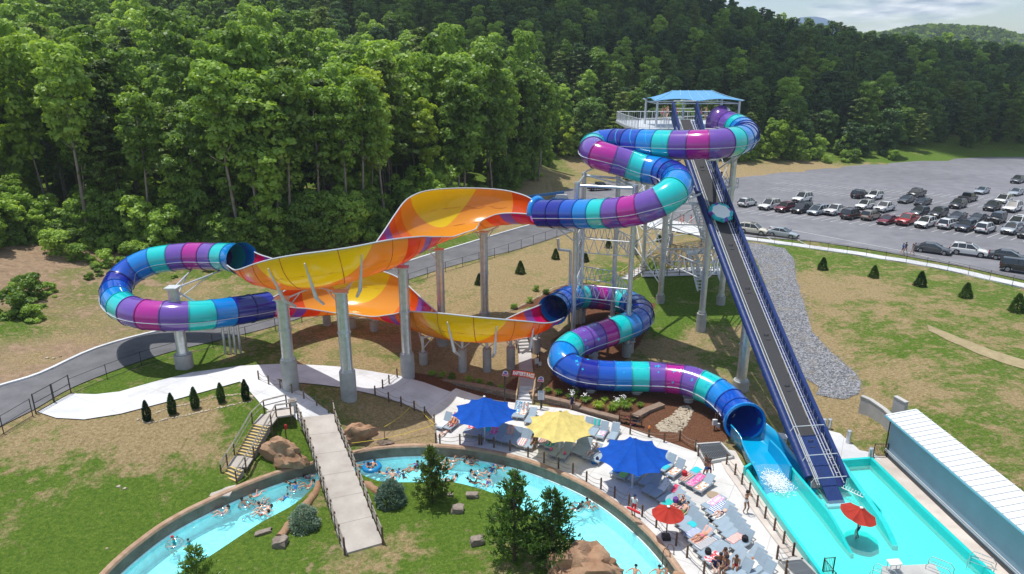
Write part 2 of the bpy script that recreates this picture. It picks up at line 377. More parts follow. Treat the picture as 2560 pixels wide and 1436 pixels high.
def water_mat(name, tint, bumpd=.02, scale=3.0):
    m = bpy.data.materials.new(name); m.use_nodes = True; MT[name] = m; t = m.node_tree; t.nodes.clear()
    geo = N(t, 'ShaderNodeNewGeometry'); pos = geo.outputs['Position']
    n = noise_node(t, pos, scale, 3, .5); bp = N(t, 'ShaderNodeBump', inp={'Strength': 1.0, 'Distance': bumpd}); t.links.new(n, bp.inputs['Height'])
    tr = N(t, 'ShaderNodeBsdfTransparent'); tr.inputs['Color'].default_value = (*tint, 1)
    gl = N(t, 'ShaderNodeBsdfGlossy', inp={'Roughness': .06}); t.links.new(bp.outputs[0], gl.inputs['Normal'])
    df = N(t, 'ShaderNodeBsdfDiffuse'); df.inputs['Color'].default_value = (tint[0]*.9, tint[1]*.8, tint[2]*.8, 1); t.links.new(bp.outputs[0], df.inputs['Normal'])
    m1 = N(t, 'ShaderNodeMixShader', inp={0: .15}); t.links.new(tr.outputs[0], m1.inputs[1]); t.links.new(df.outputs[0], m1.inputs[2])
    fr = N(t, 'ShaderNodeFresnel', inp={'IOR': 1.33}); t.links.new(bp.outputs[0], fr.inputs['Normal'])
    m2 = N(t, 'ShaderNodeMixShader'); t.links.new(fr.outputs[0], m2.inputs[0]); t.links.new(m1.outputs[0], m2.inputs[1]); t.links.new(gl.outputs[0], m2.inputs[2])
    o = N(t, 'ShaderNodeOutputMaterial'); t.links.new(m2.outputs[0], o.inputs[0]); return m
M_WRIV = water_mat('river_water', (.56, .96, 1.0), .16, 2.4)
M_WPOOL = water_mat('pool_water', (.60, 1.0, .99), .05, 3.0)
M_RIVB = mat('river_basin_paint', (.66, .90, .92), .6, var=.14, vscale=2.5)
M_TEAL = mat('teal_basin_paint', (.01, .74, .70), .35, var=.05, coat=.3)
M_TEAL2 = mat('teal_fiberglass', (.012, .56, .54), .2, coat=.6, var=.05)
M_STEEL = mat('galvanised_steel', (.60, .63, .66), .34, metal=.65, var=.16, vscale=2.0)
M_STEELW = mat('painted_pale_steel', (.62, .65, .68), .45, metal=.3, var=.08)
M_STEELD = mat('dark_steel', (.10, .105, .115), .5, metal=.5)
M_BLACK = mat('black_iron', (.022, .022, .024), .5)
M_WOOD = mat('weathered_wood', (.20, .145, .10), .85, var=.3, vscale=5, bump=.01)
M_WOODG = mat('grey_timber', (.30, .27, .23), .85, var=.25, vscale=4, bump=.01)
M_WOODN = mat('new_timber', (.58, .42, .24), .8, var=.2, vscale=4)
M_LOG = mat('brown_post', (.13, .075, .045), .85, var=.3, vscale=6)
M_ROPE = mat('rope', (.22, .18, .14), .9)
M_WHITE = mat('white_paint', (.80, .80, .79), .6)
M_LINE = mat('road_paint', (.50, .50, .49), .8, var=.2, vscale=3)
# fibreglass of the slide tubes
SEG = {'M': (.40, .010, .27), 'P': (.155, .068, .38), 'T': (.002, .54, .54), 'A': (.001, .22, .66), 'B': (.002, .075, .47), 'N': (.006, .014, .27), 'D': (.13, .05, .27),
       'S': (.01, .45, .75)}
for k_, c_ in SEG.items():
    nm = {'M': 'magenta', 'P': 'violet', 'T': 'teal', 'A': 'azure', 'B': 'blue', 'N': 'navy', 'D': 'plum', 'S': 'sky_decal'}[k_]+'_gelcoat'
    MT[k_] = mat(nm, c_, .16, coat=.7, var=.03, vscale=.8, spec=.6)
    MT[k_+'x'] = mat(nm+'_flange', tuple(x*.6 for x in c_), .3, coat=.3)
MT['seam'] = mat('pale_seam', (.55, .6, .66), .4)
# ---------------- ground
def PP(lst, z=None): return [P(u, v) if z is None else PZ(u, v, z) for u, v in lst]
# canal edges
OUT_PX = [(215,1500),(262,1440),(330,1376),(430,1303),(560,1238),(680,1190),(790,1158),(890,1133),(980,1120),(1080,1118),(1180,1126),(1290,1148),(1390,1183),(1480,1226),(1560,1283),(1630,1348),(1690,1425),(1735,1500)]
INN_PX = [(410,1500),(470,1440),(550,1382),(650,1314),(740,1266),(800,1222),(880,1196),(950,1212),(1040,1212),(1120,1210),(1180,1222),(1240,1242),(1300,1275),(1400,1345),(1440,1380),(1490,1430),(1530,1500)]
ROUT = catmull(PP(OUT_PX, 0.0), 5); RINN = catmull(PP(INN_PX, -.8), 5)
RIV_POLY = ROUT+RINN[::-1]
# pool basin (teal): outline of the walls
POOL_PX = [(1856,1130),(1868,1172),(1960,1312),(2052,1440),(2090,1500),(2560,1510),(2482,1440),(2440,1396),(2300,1262),(2175,1146),(2104,1150),(2050,1180),(1985,1165)]
POOL = PP(POOL_PX, 0.15)
LOT_PX = [(1838,445),(1950,432),(2150,413),(2350,399),(2700,380),(3400,340),(3400,800),(2700,745),(2560,700),(2400,665),(2200,628),(2040,604),(1960,598),(1850,590),(1760,575),(1650,553),(1560,540),(1460,535),(1390,555),(1320,560),(1300,545),(1400,478),(1480,458),(1600,450)]
LOT = PP(LOT_PX, 3.0)
def far_lim(p):  # keep very far corners sensible
    return p
ROAD_UP = [(-160,1035),(-60,990),(0,966),(100,935),(240,872),(400,828),(560,800),(700,772),(830,738),(1000,662),(1180,606),(1330,562),(1420,545)]
ROAD_LO = [(-160,1190),(-60,1110),(0,1068),(90,1022),(180,970),(300,922),(420,882),(560,848),(700,812),(850,760),(1020,700),(1150,660),(1300,622),(1395,592),(1470,565)]
RUP = catmull(PP(ROAD_UP), 4); RLO = catmull(PP(ROAD_LO), 4)
PATH_PX = [(92,1030),(180,985),(240,987),(300,980),(380,957),(480,932),(600,916),(700,911),(860,919),(1000,941),(1060,957),(1110,975),(1140,985),(1060,1032),(1000,1007),(935,987),(850,969),(745,958),(690,948),(715,962),(760,982),(795,1010),(832,1038),(757,1066),(732,1040),(692,1040),(655,1015),(600,955),(540,972),(420,1005),(300,1036),(210,1050),(140,1046)]
DECK_PX = [(1060,1032),(1140,984),(1230,1004),(1300,1014),(1420,1032),(1530,1062),(1640,1098),(1740,1132),(1790,1120),(1838,1128),(1862,1170),(1956,1312),(2046,1436),(2090,1500)]
DECK = PP(DECK_PX, 0.0)+ROUT[::-1][:5*9+1]+PP([(1092,1118),(1088,1058)], 0)
MULCH_PX = [(1110,985),(1040,945),(1100,880),(1200,860),(1290,850),(1300,790),(1400,730),(1460,715),(1500,760),(1560,830),(1640,900),(1700,980),(1790,1000),(1830,1090),(1790,1120),(1740,1130),(1640,1096),(1530,1060),(1420,1030),(1300,1012)]
MULCH2_PX = [(1380,850),(1460,800),(1400,760),(1330,770),(1270,780),(1290,770),(1440,700),(1490,720),(1640,760),(1600,860),(1480,1000),(1380,960)]
MULCH = PP(MULCH2_PX)
MULCHB = PP([(1350,860),(1440,950),(1560,985),(1700,960),(1780,985),(1830,1090),(1790,1122),(1740,1132),(1640,1098),(1530,1064),(1420,1036),(1350,1000),(1400,900)])
MULCHC = PP([(1030,930),(1100,945),(1260,965),(1310,930),(1300,1010),(1230,1004),(1110,985),(1020,950)])
FENCE_LOT = PP([(1700,566),(1790,588),(1852,600),(1915,608),(1960,614),(2005,620),(2055,627),(2100,633),(2150,640),(2200,649),(2250,656),(2300,665),(2350,674),(2400,685),(2450,697),(2500,708),(2560,722),(2640,745)])
def axis(lo, hi, fa, fb, st, gr=1.10):
    a = list(np.arange(fa, fb, st)); s = st; x = fa; left = []
    while x > lo: s *= gr; x -= s; left.append(x)
    s = st; x = a[-1]; right = []
    while x < hi: s *= gr; x += s; right.append(x)
    return np.array(left[::-1]+a+right)
xs = axis(-900, 1100, -42, 44, .45); ys = axis(-60, 1500, 31, 112, .45)
XX, YY = np.meshgrid(xs, ys); xy = np.stack([XX.ravel(), YY.ravel()], 1)
ZZ = HFv(xy)
def npoly(p): return [(q.x, q.y) for q in p]
def lower(poly, z, margin):
    """push the ground below a sunken basin"""
    p = npoly(poly); ins = inpoly(xy, p) & (polydist(xy, p) > margin)
    ZZ[ins] = np.minimum(ZZ[ins], z)
inl = inpoly(xy, npoly(LOT)); ZZ[inl] = np.minimum(ZZ[inl], 2.93)
nearl = (~inl) & (polydist(xy, npoly(LOT)) < 2.5); ZZ[nearl] = np.minimum(ZZ[nearl], 2.97)
# small lumps away from paving
nz = np.array([noise.noise(Vector((x*.35, y*.35, 0)))*.10+noise.noise(Vector((x*1.3, y*1.3, 5)))*.04 for x, y in xy])
paved = np.zeros(len(xy), bool)
for pl, mg in ((PP(PATH_PX), 1.0), (DECK, .8), (LOT, 2.5), (RUP+RLO[::-1], 1.2), (POOL, 1.0)):
    q = npoly(pl); paved |= inpoly(xy, q) | (polydist(xy, q) < mg)
ZZ += np.where(paved, -.05, nz)
for _pl, _z in (([(2170,1136),(2214,1137),(2330,1238),(2560,1449),(2620,1500),(2540,1510),(2486,1440),(2300,1262)], -.03), ([(2214,1139),(2300,1138),(2700,1449),(2560,1452)], .15)):
    _q = npoly(PP(_pl, .05)); _k = inpoly(xy, _q) | (polydist(xy, _q) < .35); ZZ[_k] = np.minimum(ZZ[_k], _z)
BASE_Z = ZZ.copy()
shed_poly = PP([(2212,1139),(2530,1436),(2600,1500)], 0.0)
# region weights
GREEN = [(0,1200,.7),(0,1300,.75),(100,1400,1.0),(300,1350,1.0),(500,1290,.9),(200,1180,.5),(350,1120,.2),(450,1100,.3),(300,1230,.8),(560,1120,.45),(650,1060,.8),(680,1150,.85),(200,1060,.1),(60,1080,.3),(450,1050,.2),(0,1120,.4),
(740,1090,1.0),(900,1380,.55),(1000,1250,1.0),(1150,1300,.95),(1250,1420,.7),(700,1420,.9),(650,1380,.95),(1000,1400,.6),(850,1110,.9),(1000,1010,.35),(900,1000,.4),(950,1090,.25),(1050,1090,.2),
(300,960,.85),(420,920,.9),(500,900,.75),(620,880,.5),(700,900,.5),(850,870,.4),(900,910,.35),(1000,870,.2),(980,900,.5),(750,850,.35),(1040,800,.4),(1180,880,.1),(1250,900,.35),
(50,950,.4),(100,880,.25),(50,830,.65),(200,800,.5),(150,740,.6),(300,700,.75),(350,780,.45),(500,720,.4),(60,700,.5),(250,660,.9),(400,680,.8),(560,690,.7),(0,620,.7),(200,680,.7),(450,650,.9),(620,640,.6),
(1070,625,.9),(1150,600,.8),(1250,580,.4),(1150,560,.5),(1000,640,.6),(900,640,.4),
(1080,740,.2),(1200,690,.05),(1250,740,.1),(1350,650,.1),(1150,760,.3),(1300,620,.35),(1400,680,.25),(1500,610,.2),(1540,640,.4),(1600,600,.3),(1700,630,.1),(1560,690,.75),(1640,720,1.0),(1700,690,.8),(1700,790,.85),(1790,790,.8),(1660,830,.9),(1720,850,.45),(1800,850,.3),(1620,900,.55),(1750,930,.15),(1650,860,.3),(1580,930,.5),(1800,900,.6),(1840,850,.4),(1840,700,.6),
(1990,630,.75),(2080,650,.65),(2300,690,.6),(2500,760,.6),(2040,720,.15),(2050,850,.2),(2150,720,.3),(2120,830,.45),(2180,850,.6),(2250,780,.5),(2300,870,.65),(2380,800,.55),(2330,940,.5),(2450,900,.55),(2500,1000,.45),(2400,1050,.6),(2540,1150,.5),(2300,1000,.5),(2200,960,.5),(2060,950,.2),(2100,1000,.15),(2480,850,.5),
(1400,440,.4),(1450,400,.25),(1380,420,.6),(1300,460,.3),(1950,425,.3),(2100,410,.4),(2300,395,1.0),(2450,385,1.1),(2560,378,1.1),(2030,415,.05),(1870,430,.05),(1200,500,.3)]
DIRT = [(60,700,1.0),(110,620,1.2),(140,590,1.2),(50,750,.9),(90,660,1.2),(200,740,.5),(100,930,.7),(150,890,.75),(60,880,.5),(0,800,.2),(150,680,.6),(560,640,.1),(900,600,.7),(880,590,.8),(1000,600,.3),(1290,540,.4),(1440,450,.4),(1950,420,.4),(1870,430,.4),(2100,410,.3),(2300,395,-.5),(1060,930,.6),(1000,880,.3),(1100,880,.35),(1190,920,.5),(950,1090,.7),(960,1060,.4),
(1340,870,.6),(2300,840,.2),(2450,790,.25),(1100,700,.1),(400,1150,.1),(100,1350,-.6),(1000,1250,-.5),(1000,1400,.1),(900,1390,.5),(1240,1400,.2),(650,1100,0),(400,920,-.2),(1700,780,0),(1700,930,.3),(2050,900,.2),(2090,1000,.3),(1640,880,.3)]
def idw(px, far):
    c = np.array([tuple(P(u, v))[:2] for u, v, _ in px]); w_ = np.array([g for _, _, g in px]); out = np.zeros(len(xy))
    for i in range(0, len(xy), 20000):
        d2 = ((xy[i:i+20000, None, :]-c[None])**2).sum(-1)+.3; k = 1/d2**1.5; out[i:i+20000] = (k*w_).sum(1)/k.sum(1)
    return out
gw = idw(GREEN, .6); dw = idw(DIRT, .2)
farm = (xy[:, 1] > 150) | (np.abs(xy[:, 0]) > 90)
mw = np.zeros(len(xy))
for pl in (MULCH, MULCHB, MULCHC):
    q = npoly(pl); ins = inpoly(xy, q); dd = polydist(xy, q); mw = np.maximum(mw, np.clip(.5+np.where(ins, dd, -dd)/1.2, 0, 1))
_fe = [P(u, v) for u, v in [(-700,640),(-300,660),(-100,625),(0,606),(120,592),(220,602),(330,612),(430,618),(560,625),(660,628),(760,612),(860,598),(960,580),(1060,556),(1160,528),(1260,490),(1340,455),(1372,415),(1440,398),(1600,402),(1860,407),(2000,405),(2110,410),(2200,402),(2300,394),(2420,386),(2560,376),(2760,362),(3200,335)]]
_fq = [(p.x, p.y) for p in _fe]+[(620, 330), (620, 620), (-420, 620), (-420, 90)]; _i = inpoly(xy, _fq); _d = polydist(xy, _fq)
_f = np.clip(_d/4, 0, 1)*_i; gw = gw*(1-_f)+_f*.8; dw = dw*(1-_f)+_f*.25
nxg, nyg = len(xs), len(ys)
mw = mw.astype(float); dw = np.clip(dw, 0, 1)
# the ground is one sheet; the two basins are cut out of it
bs = np.zeros((nyg-1, nxg-1), bool); near = np.zeros(len(xy), bool); inb = np.zeros(len(xy), bool); rings = []
POOLC = PP([(1866,1174),(1884,1138),(1955,1128),(1985,1165),(2050,1182),(2104,1150),(2176,1145),(2300,1260),(2482,1440),(2560,1512),(2085,1512),(2048,1436),(1960,1312)], .1)
for poly in (RIV_POLY, POOLC):
    p = [Vector((q.x, q.y)) for q in poly]; r = []
    for a, b in zip(p, p[1:]+p[:1]):
        k = max(1, int((b-a).length/.6)); r += [a.lerp(b, j/k) for j in range(k)]
    rings.append(r); q = [(c.x, c.y) for c in r]; ins = inpoly(xy, q); inb |= ins; near |= ins | (polydist(xy, q) < .2)
nb = near.reshape(nyg, nxg); jj, ii = np.where(nb); j0, j1, i0, i1 = jj.min()-2, jj.max()+2, ii.min()-2, ii.max()+2
gm = MB(); V = [(float(a), float(b), float(c)) for (a, b), c in zip(xy, ZZ)]; A = [(gw[i], dw[i], mw[i]) for i in range(len(xy))]
F = [(j*nxg+i, j*nxg+i+1, (j+1)*nxg+i+1, (j+1)*nxg+i) for j in range(nyg-1) for i in range(nxg-1) if not (j0 <= j < j1 and i0 <= i < i1)]
vid = [j*nxg+i for j in range(j0, j1+1) for i in range(i0, i1+1) if not near[j*nxg+i]]
cv = [Vector((float(xy[k][0]), float(xy[k][1]))) for k in vid]; ed = []
for r in rings:
    b0 = len(cv); rr = np.array([[c.x, c.y] for c in r]); rz = HFv(rr)
    for k, c in enumerate(r):
        cv.append(c); n_ = int(np.argmin(((xy-rr[k])**2).sum(1))); vid.append(len(V)); V.append((c.x, c.y, min(float(rz[k])-.05, .0))); A.append(A[n_])
        ed.append((b0+k, b0+(k+1) % len(r)))
res = delaunay_2d_cdt(cv, ed, [], 0, 1e-5)
orig = res[3]
vmap = []
for k, c in enumerate(res[0]):
    if orig[k]: vmap.append(vid[orig[k][0]])
    else: vmap.append(len(V)); V.append((c.x, c.y, HF(c.x, c.y)-.05)); A.append((.5, .2, 0))
cen = np.array([[sum(res[0][i].x for i in f)/3, sum(res[0][i].y for i in f)/3] for f in res[2]])
kill = np.zeros(len(cen), bool)
for r in rings: kill |= inpoly(cen, [(c.x, c.y) for c in r])
F += [tuple(vmap[i] for i in f) for f, k in zip(res[2], kill) if not k]
gm.v = V; gm.f = F; gm.m = [0]*len(F)
ground = gm.build('ground', GROUND, smooth=True); tag(ground, kind='structure')
ca = ground.data.color_attributes.new('region', 'FLOAT_COLOR', 'POINT')
ca.data.foreach_set('color', np.array([(a, b, c, 1) for a, b, c in A], dtype=np.float32).ravel())
# grid lookup of the built ground (bilinear) for draping
def GZv(q):
    i = np.clip(np.searchsorted(xs, q[:, 0])-1, 0, nxg-2); j = np.clip(np.searchsorted(ys, q[:, 1])-1, 0, nyg-2)
    fx = (q[:, 0]-xs[i])/(xs[i+1]-xs[i]); fy = (q[:, 1]-ys[j])/(ys[j+1]-ys[j]); B = BASE_Z.reshape(nyg, nxg)
    return (B[j, i]*(1-fx)+B[j, i+1]*fx)*(1-fy)+(B[j+1, i]*(1-fx)+B[j+1, i+1]*fx)*fy
def GZ(x, y): return float(GZv(np.array([[x, y]]))[0])
def G(u, v, dz=0.0):
    p = P(u, v); p.z = GZ(p.x, p.y)+dz; return p
def flat(z): return lambda q: np.full(len(q), z)
HFd = lambda dz: (lambda q: HFv(q)+dz)
sheet('parking_lot', LOT, flat(3.0), M_ASPH, 6.0)
sheet('road', RUP+RLO[::-1], HFd(.03), M_ROAD, 1.0)
sheet('path', PP(PATH_PX), HFd(.04), M_PATHC, .8)
DECKN = [p for p in DECK]
sheet('pool_deck', DECKN, lambda q: np.maximum(HFv(q), 0)*.0+np.clip(HFv(q)+.035, .02, 1.2), M_CONC, .8)
gravp = PP([(1862,606),(1905,612),(1962,622),(1985,650),(1990,700),(2010,760),(2030,830),(2075,880),(2130,925),(2152,955),(2148,985),(2110,1000),(2060,990),(2040,985),(2050,970),(1985,930),(1950,860),(1930,780),(1910,700),(1890,650)])
gv = sheet('gravel', gravp, lambda q: GZv(q)+.05, M_GRAV, .5, kind=None); tag(gv, kind='stuff')
slab = sheet('pump_slab', PP([(2060,1075),(2110,1088),(2150,1100),(2205,1155),(2185,1147),(2100,1150),(2085,1130)], .0), flat(.06), M_PATHC, 1.5)
deck2 = sheet('pool_walkway', PP([(2178,1142),(2215,1142),(2320,1238),(2540,1440),(2610,1510),(2545,1510),(2486,1440),(2445,1396),(2300,1262)], .0), flat(.05), M_PINK, 1.0)
# island side of the flume: strip of pinkish paving along the channel
strip = sheet('channel_paving', PP([(1838,1132),(1858,1170),(1870,1190),(1960,1326),(2046,1450),(2020,1450),(1950,1370),(1890,1290),(1850,1230),(1815,1180),(1790,1130)], 0.02), flat(.05+.22), M_PINK, 1.0)
strip.location.z = -.19
sheet('track', PP([(2318,812),(2380,838),(2440,862),(2500,884),(2600,915),(2600,938),(2500,906),(2435,880),(2370,852),(2322,828)]), lambda q: GZv(q)+.05, surf('bare_track', [(.3, (.27, .22, .12)), (.7, (.42, .34, .20))], 1.5, fine=.4), .6)
# sidewalk along the lot and walkway to the tower
side_in = FENCE_LOT; side_out = []
for i, p in enumerate(side_in):
    a = side_in[max(i-1, 0)]; b = side_in[min(i+1, len(side_in)-1)]; d = (b-a).normalized(); side_out.append(p+Vector((-d.y, d.x, 0))*1.9)
mb = MB(); cur = [p.lerp(q, .5) for p, q in zip(side_in, side_out)]
cur = [Vector((p.x, p.y, 3.0)) for p in catmull(cur, 3)]
mb.sweep(cur, [(-1.0, -.25), (-1.0, .13), (1.0, .13), (1.0, -.25)]); tag(mb.build('sidewalk', M_PATHC), kind='structure')
wk = PP([(1620,541),(1700,556),(1760,566),(1800,580),(1850,592),(1852,606),(1790,598),(1700,582),(1600,565)], 3.0)
sheet('walkway', wk, flat(3.09), M_PATHC, 3.0)
sheet('tower_path', PP([(1600,682),(1640,678),(1720,672),(1800,670),(1805,688),(1720,690),(1605,694)], 2.75), lambda q: HFv(q)+.12, M_PATHC, 1.0)
# kerb along the road's far edge
mb = MB(); mb.sweep([p+Vector((0, 0, .03)) for p in RUP[4:]], [(-.12, -.2), (-.12, .13), (.2, .13), (.2, -.2)]); tag(mb.build('kerb', M_PATHC), kind='structure')
# ---------------- the lazy river: basin, water and side walls
mb = MB(); rb = sheet('river_bed', RIV_POLY, flat(-1.9), M_RIVB, 1.2)
rw = sheet('river_water', RIV_POLY, flat(-.96), M_WRIV, 1.2)
def canal(name, line, prof, cap, label, cat, side):
    root = empty(name, tuple(line[len(line)//2]), 0, label, cat)
    o = Vector(root.location); s_ = .09 if side > 0 else -.03; k_ = MB(); k_.sweep([p-o+Vector((0, 0, -.12 if side < 0 else 0)) for p in line], [(s_-.12, -.80), (s_, -.80), (s_, -2.0), (s_-.12, -2.0)] if side > 0 else [(s_, -.18), (s_+.12, -.18), (s_+.12, -1.2), (s_, -1.2)]); k_.build('painted_side', M_RIVB, root)
    a = MB(); a.sweep([p-o for p in line], prof); a.build('wall_face', M_RIVW, root)
    b = MB()
    for i, pth in enumerate([line]):
        b.sweep([p-o+Vector((0, 0, .03*noise.noise(p*1.4))) for p in pth], cap)
    b.build('coping', M_CAP, root); return root
canal('canal_wall', resample(ROUT, step=.7), [(-.30, -2.0), (-.30, -.04), (.0, -.04), (.02, -.80), (.06, -.82), (.08, -1.02), (-.2, -1.02)],
      [(-.36, -.06), (-.34, .13), (-.2, .17), (0.0, .14), (.07, .02), (.04, -.06)], 'tall curved canal wall with tan rock coping on the sundeck side of the lazy river', 'wall', 1)
canal('canal_wall', resample(RINN, step=.7), [(.25, -1.2), (.25, -.05), (0, -.05), (-.02, -1.2)],
      [(.34, -.12), (.30, .06), (.12, .09), (-.02, .06), (-.05, -.3)], 'low tan kerb wall along the grassy island side of the lazy river', 'wall', -1)
# ---------------- teal pool
tz = -.55
sheet('pool_floor', PP([(1862,1172),(1880,1132),(1960,1120),(1990,1160),(2050,1180),(2104,1146),(2178,1142),(2300,1258),(2484,1440),(2560,1510),(2080,1510),(2040,1420),(1960,1308)], 0.1), flat(tz), M_TEAL, 1.5)
sheet('pool_water', PP([(1868,1174),(1886,1140),(1955,1130),(1990,1170),(2050,1190),(2104,1150),(2176,1146),(2300,1262),(2482,1440),(2555,1510),(2085,1510),(2052,1432),(1960,1306)], 0.1), flat(-.22), M_WPOOL, 1.2)
# ---------------- the raft slide
SR = 1.36
slide = empty('water_slide', tuple(G(1565, 890)), 0, 'long raft slide of purple, teal and blue tubes joined by open orange and yellow walls', 'water slide')
SO = Vector(slide.location)
def frames(path):
    out = []
    for i, p in enumerate(path):
        a = path[max(i-1, 0)]; b = path[min(i+1, len(path)-1)]; d = (b-a).normalized()
        x = Vector((d.y, -d.x, 0)).normalized(); y = x.cross(d).normalized(); out.append((p, x, y, d))
    return out
def star(mb, path_fr, i, ang, size, rad):
    """flat four-pointed star lying on the tube skin, centre frame i, angle ang"""
    p, x, y, d = path_fr[i]; pts = []
    nrm = x*math.cos(ang)+y*math.sin(ang); tn = -x*math.sin(ang)+y*math.cos(ang); c = p+nrm*(rad+.012)
    vs = [c]
    for k in range(8):
        r = size if k % 2 == 0 else size*.33; t = k*math.pi/4+.2
        q = tn*math.cos(t)*r; a2 = ang+math.cos(t)*r/rad
        vs.append(p+(x*math.cos(a2)+y*math.sin(a2))*(rad+.014)+d*math.sin(t)*r)
    mb.add(vs, [(0, k+1, (k+1) % 8+1) for k in range(8)], 2)
def tube_run(cps, cols, stars=None, flare0=None, flare1=None, swirls=None, rad=SR, NA=28):
    path = resample(catmull(cps, 10), n=len(cols)*6); fr = frames(path)
    rnd = random.Random(3)
    for s, c in enumerate(cols):
        mb = MB(); rows = []
        for k in range(7):
            i = s*6+k; p, x, y, d = fr[i]; r = rad
            if flare0 and s == 0: r = rad*(1+flare0*max(0, (1-k/3.5))**2)
            if flare1 and s == len(cols)-1: r = rad*(1+flare1*max(0, (k-2.5)/3.5)**2)
            rows.append([p-SO+(x*math.cos(2*math.pi*a/NA)+y*math.sin(2*math.pi*a/NA))*r for a in range(NA)])
        vs = [q for row in rows for q in row]
        fs = [(k*NA+a, k*NA+(a+1) % NA, (k+1)*NA+(a+1) % NA, (k+1)*NA+a) for k in range(6) for a in range(NA)]
        mb.add(vs, fs, 0)
        # flange rib at the joint, horizontal lip along both sides
        for i, rr in ((s*6, .055),):
            if s == 0: continue
            p, x, y, d = fr[i]; ring = []
            for off, q in ((-.05, .0), (-.05, rr), (.05, rr), (.05, 0)):
                ring.append([p-SO+d*off+(x*math.cos(2*math.pi*a/NA)+y*math.sin(2*math.pi*a/NA))*(rad+q) for a in range(NA)])
            vs = [q for row in ring for q in row]
            mb.add(vs, [(k*NA+a, k*NA+(a+1) % NA, (k+1)*NA+(a+1) % NA, (k+1)*NA+a) for k in range(3) for a in range(NA)], 1)
        if not (flare0 and s == 0) and not (flare1 and s == len(cols)-1):
            for sg in (-1, 1):
                vs = []
                for k in range(7):
                    p, x, y, d = fr[s*6+k]; q = p-SO+x*sg*(rad-.01)-y*.25
                    vs += [q+y*.02, q+x*sg*.07+y*.02, q+x*sg*.07-y*.02, q-y*.02]
                mb.add(vs, [(k*4+a, k*4+a+1, k*4+a+5, k*4+a+4) for k in range(6) for a in range(3)], 3)
        if stars and s in stars:
            for _ in range(rnd.choice((3, 4, 5))):
                ang = rnd.uniform(-.1, 1.0)*math.pi
                star(mb, [(p-SO, x, y, d) for p, x, y, d in fr], s*6+rnd.choice((1, 2, 3, 4, 5)), ang, rnd.choice((.13, .16, .24)), rad)
        if swirls and s in swirls:
            vs = []
            for k in range(13):
                t = k/12; i = s*6+1+4*t; i0 = int(i); f = i-i0; p = fr[i0][0].lerp(fr[min(i0+1, len(fr)-1)][0], f); _, x, y, d = fr[i0]
                a = math.pi*(1.02-.62*t)+.12*math.sin(t*6.28); wd = .07*math.sin(math.pi*t)+.01
                for o_ in (-1, 1): vs.append(p-SO+(x*math.cos(a+o_*wd)+y*math.sin(a+o_*wd))*(rad+.012))
            mb.add(vs, [(2*k, 2*k+1, 2*k+3, 2*k+2) for k in range(12)], 2)
        o = mb.build('tube_section', [MT[c], MT[c+'x'], MT['S'], MT['seam']], slide, autos=50)
    return fr
R1 = [PD(*q) for q in [(1797,303,75.5),(1822,312,74),(1848,322,72),(1864,338,69.0),(1850,350,65.5),(1810,358,63.3),(1760,362,63.2),(1700,363,64.2),(1640,361,65.6),(1580,358,67.3),(1525,357,69.3),(1493,362,69.8),(1481,372,68.2),(1490,385,66.2),(1525,397,65.6),(1565,409,65.5),(1610,423,65.0),(1655,431,64.0),(1686,444,61.8),(1692,464,59.4),(1676,486,58.2),(1640,508,58.2),(1595,524,59),(1545,532,60.3),(1490,535,62),(1430,535,64),(1385,535,65.5),(1352,535,66.6)]]
C1 = list('DPTABNBATPMPTABNBATPMPTABNBATPMPTABNN')
F1 = tube_run(R1, C1, flare0=.28, swirls={12, 13, 14, 15, 19})
L_ = [(606,648,64.5),(575,643,66),(530,642,67.3),(480,641,68),(430,645,68.3),(375,655,68.3),(325,680,68),(293,715,66.8),(291,748,64.5),(315,772,62.5),(360,786,61.2),(430,791,61),(500,789,61.9),(560,782,63.4),(620,773,65.2),(672,764,66.8)]
R2 = [PD(*q) for q in L_]
C2 = list('ATPMPTABNBATPMPTANN')
F2 = tube_run(R2, C2, flare0=.16)
B_ = [(1382,776,68.5),(1403,757,71),(1430,745,73.5),(1465,742,75.5),(1505,745,76.5),(1545,751,76.3),(1580,762,74.8),(1600,778,72.4),(1600,796,70.2),(1578,811,68.4),(1545,824,67),(1505,838,66),(1465,851,65),(1430,866,64),(1410,886,63),(1411,908,62),(1435,926,61.6),(1480,937,61.3),(1540,941,61.2),(1600,942,61),(1660,944,60.7),(1715,951,60),(1765,969,59),(1805,993,57.8),(1838,1024,56.2),(1862,1056,54.2)]
R3 = [PD(*q) for q in B_]
C3 = list('ABBATPMPTABNNBATMPPTABNBATPMPTABB')
F3 = tube_run(R3, C3, stars=set(range(17, 30)), flare0=.16, flare1=.12)
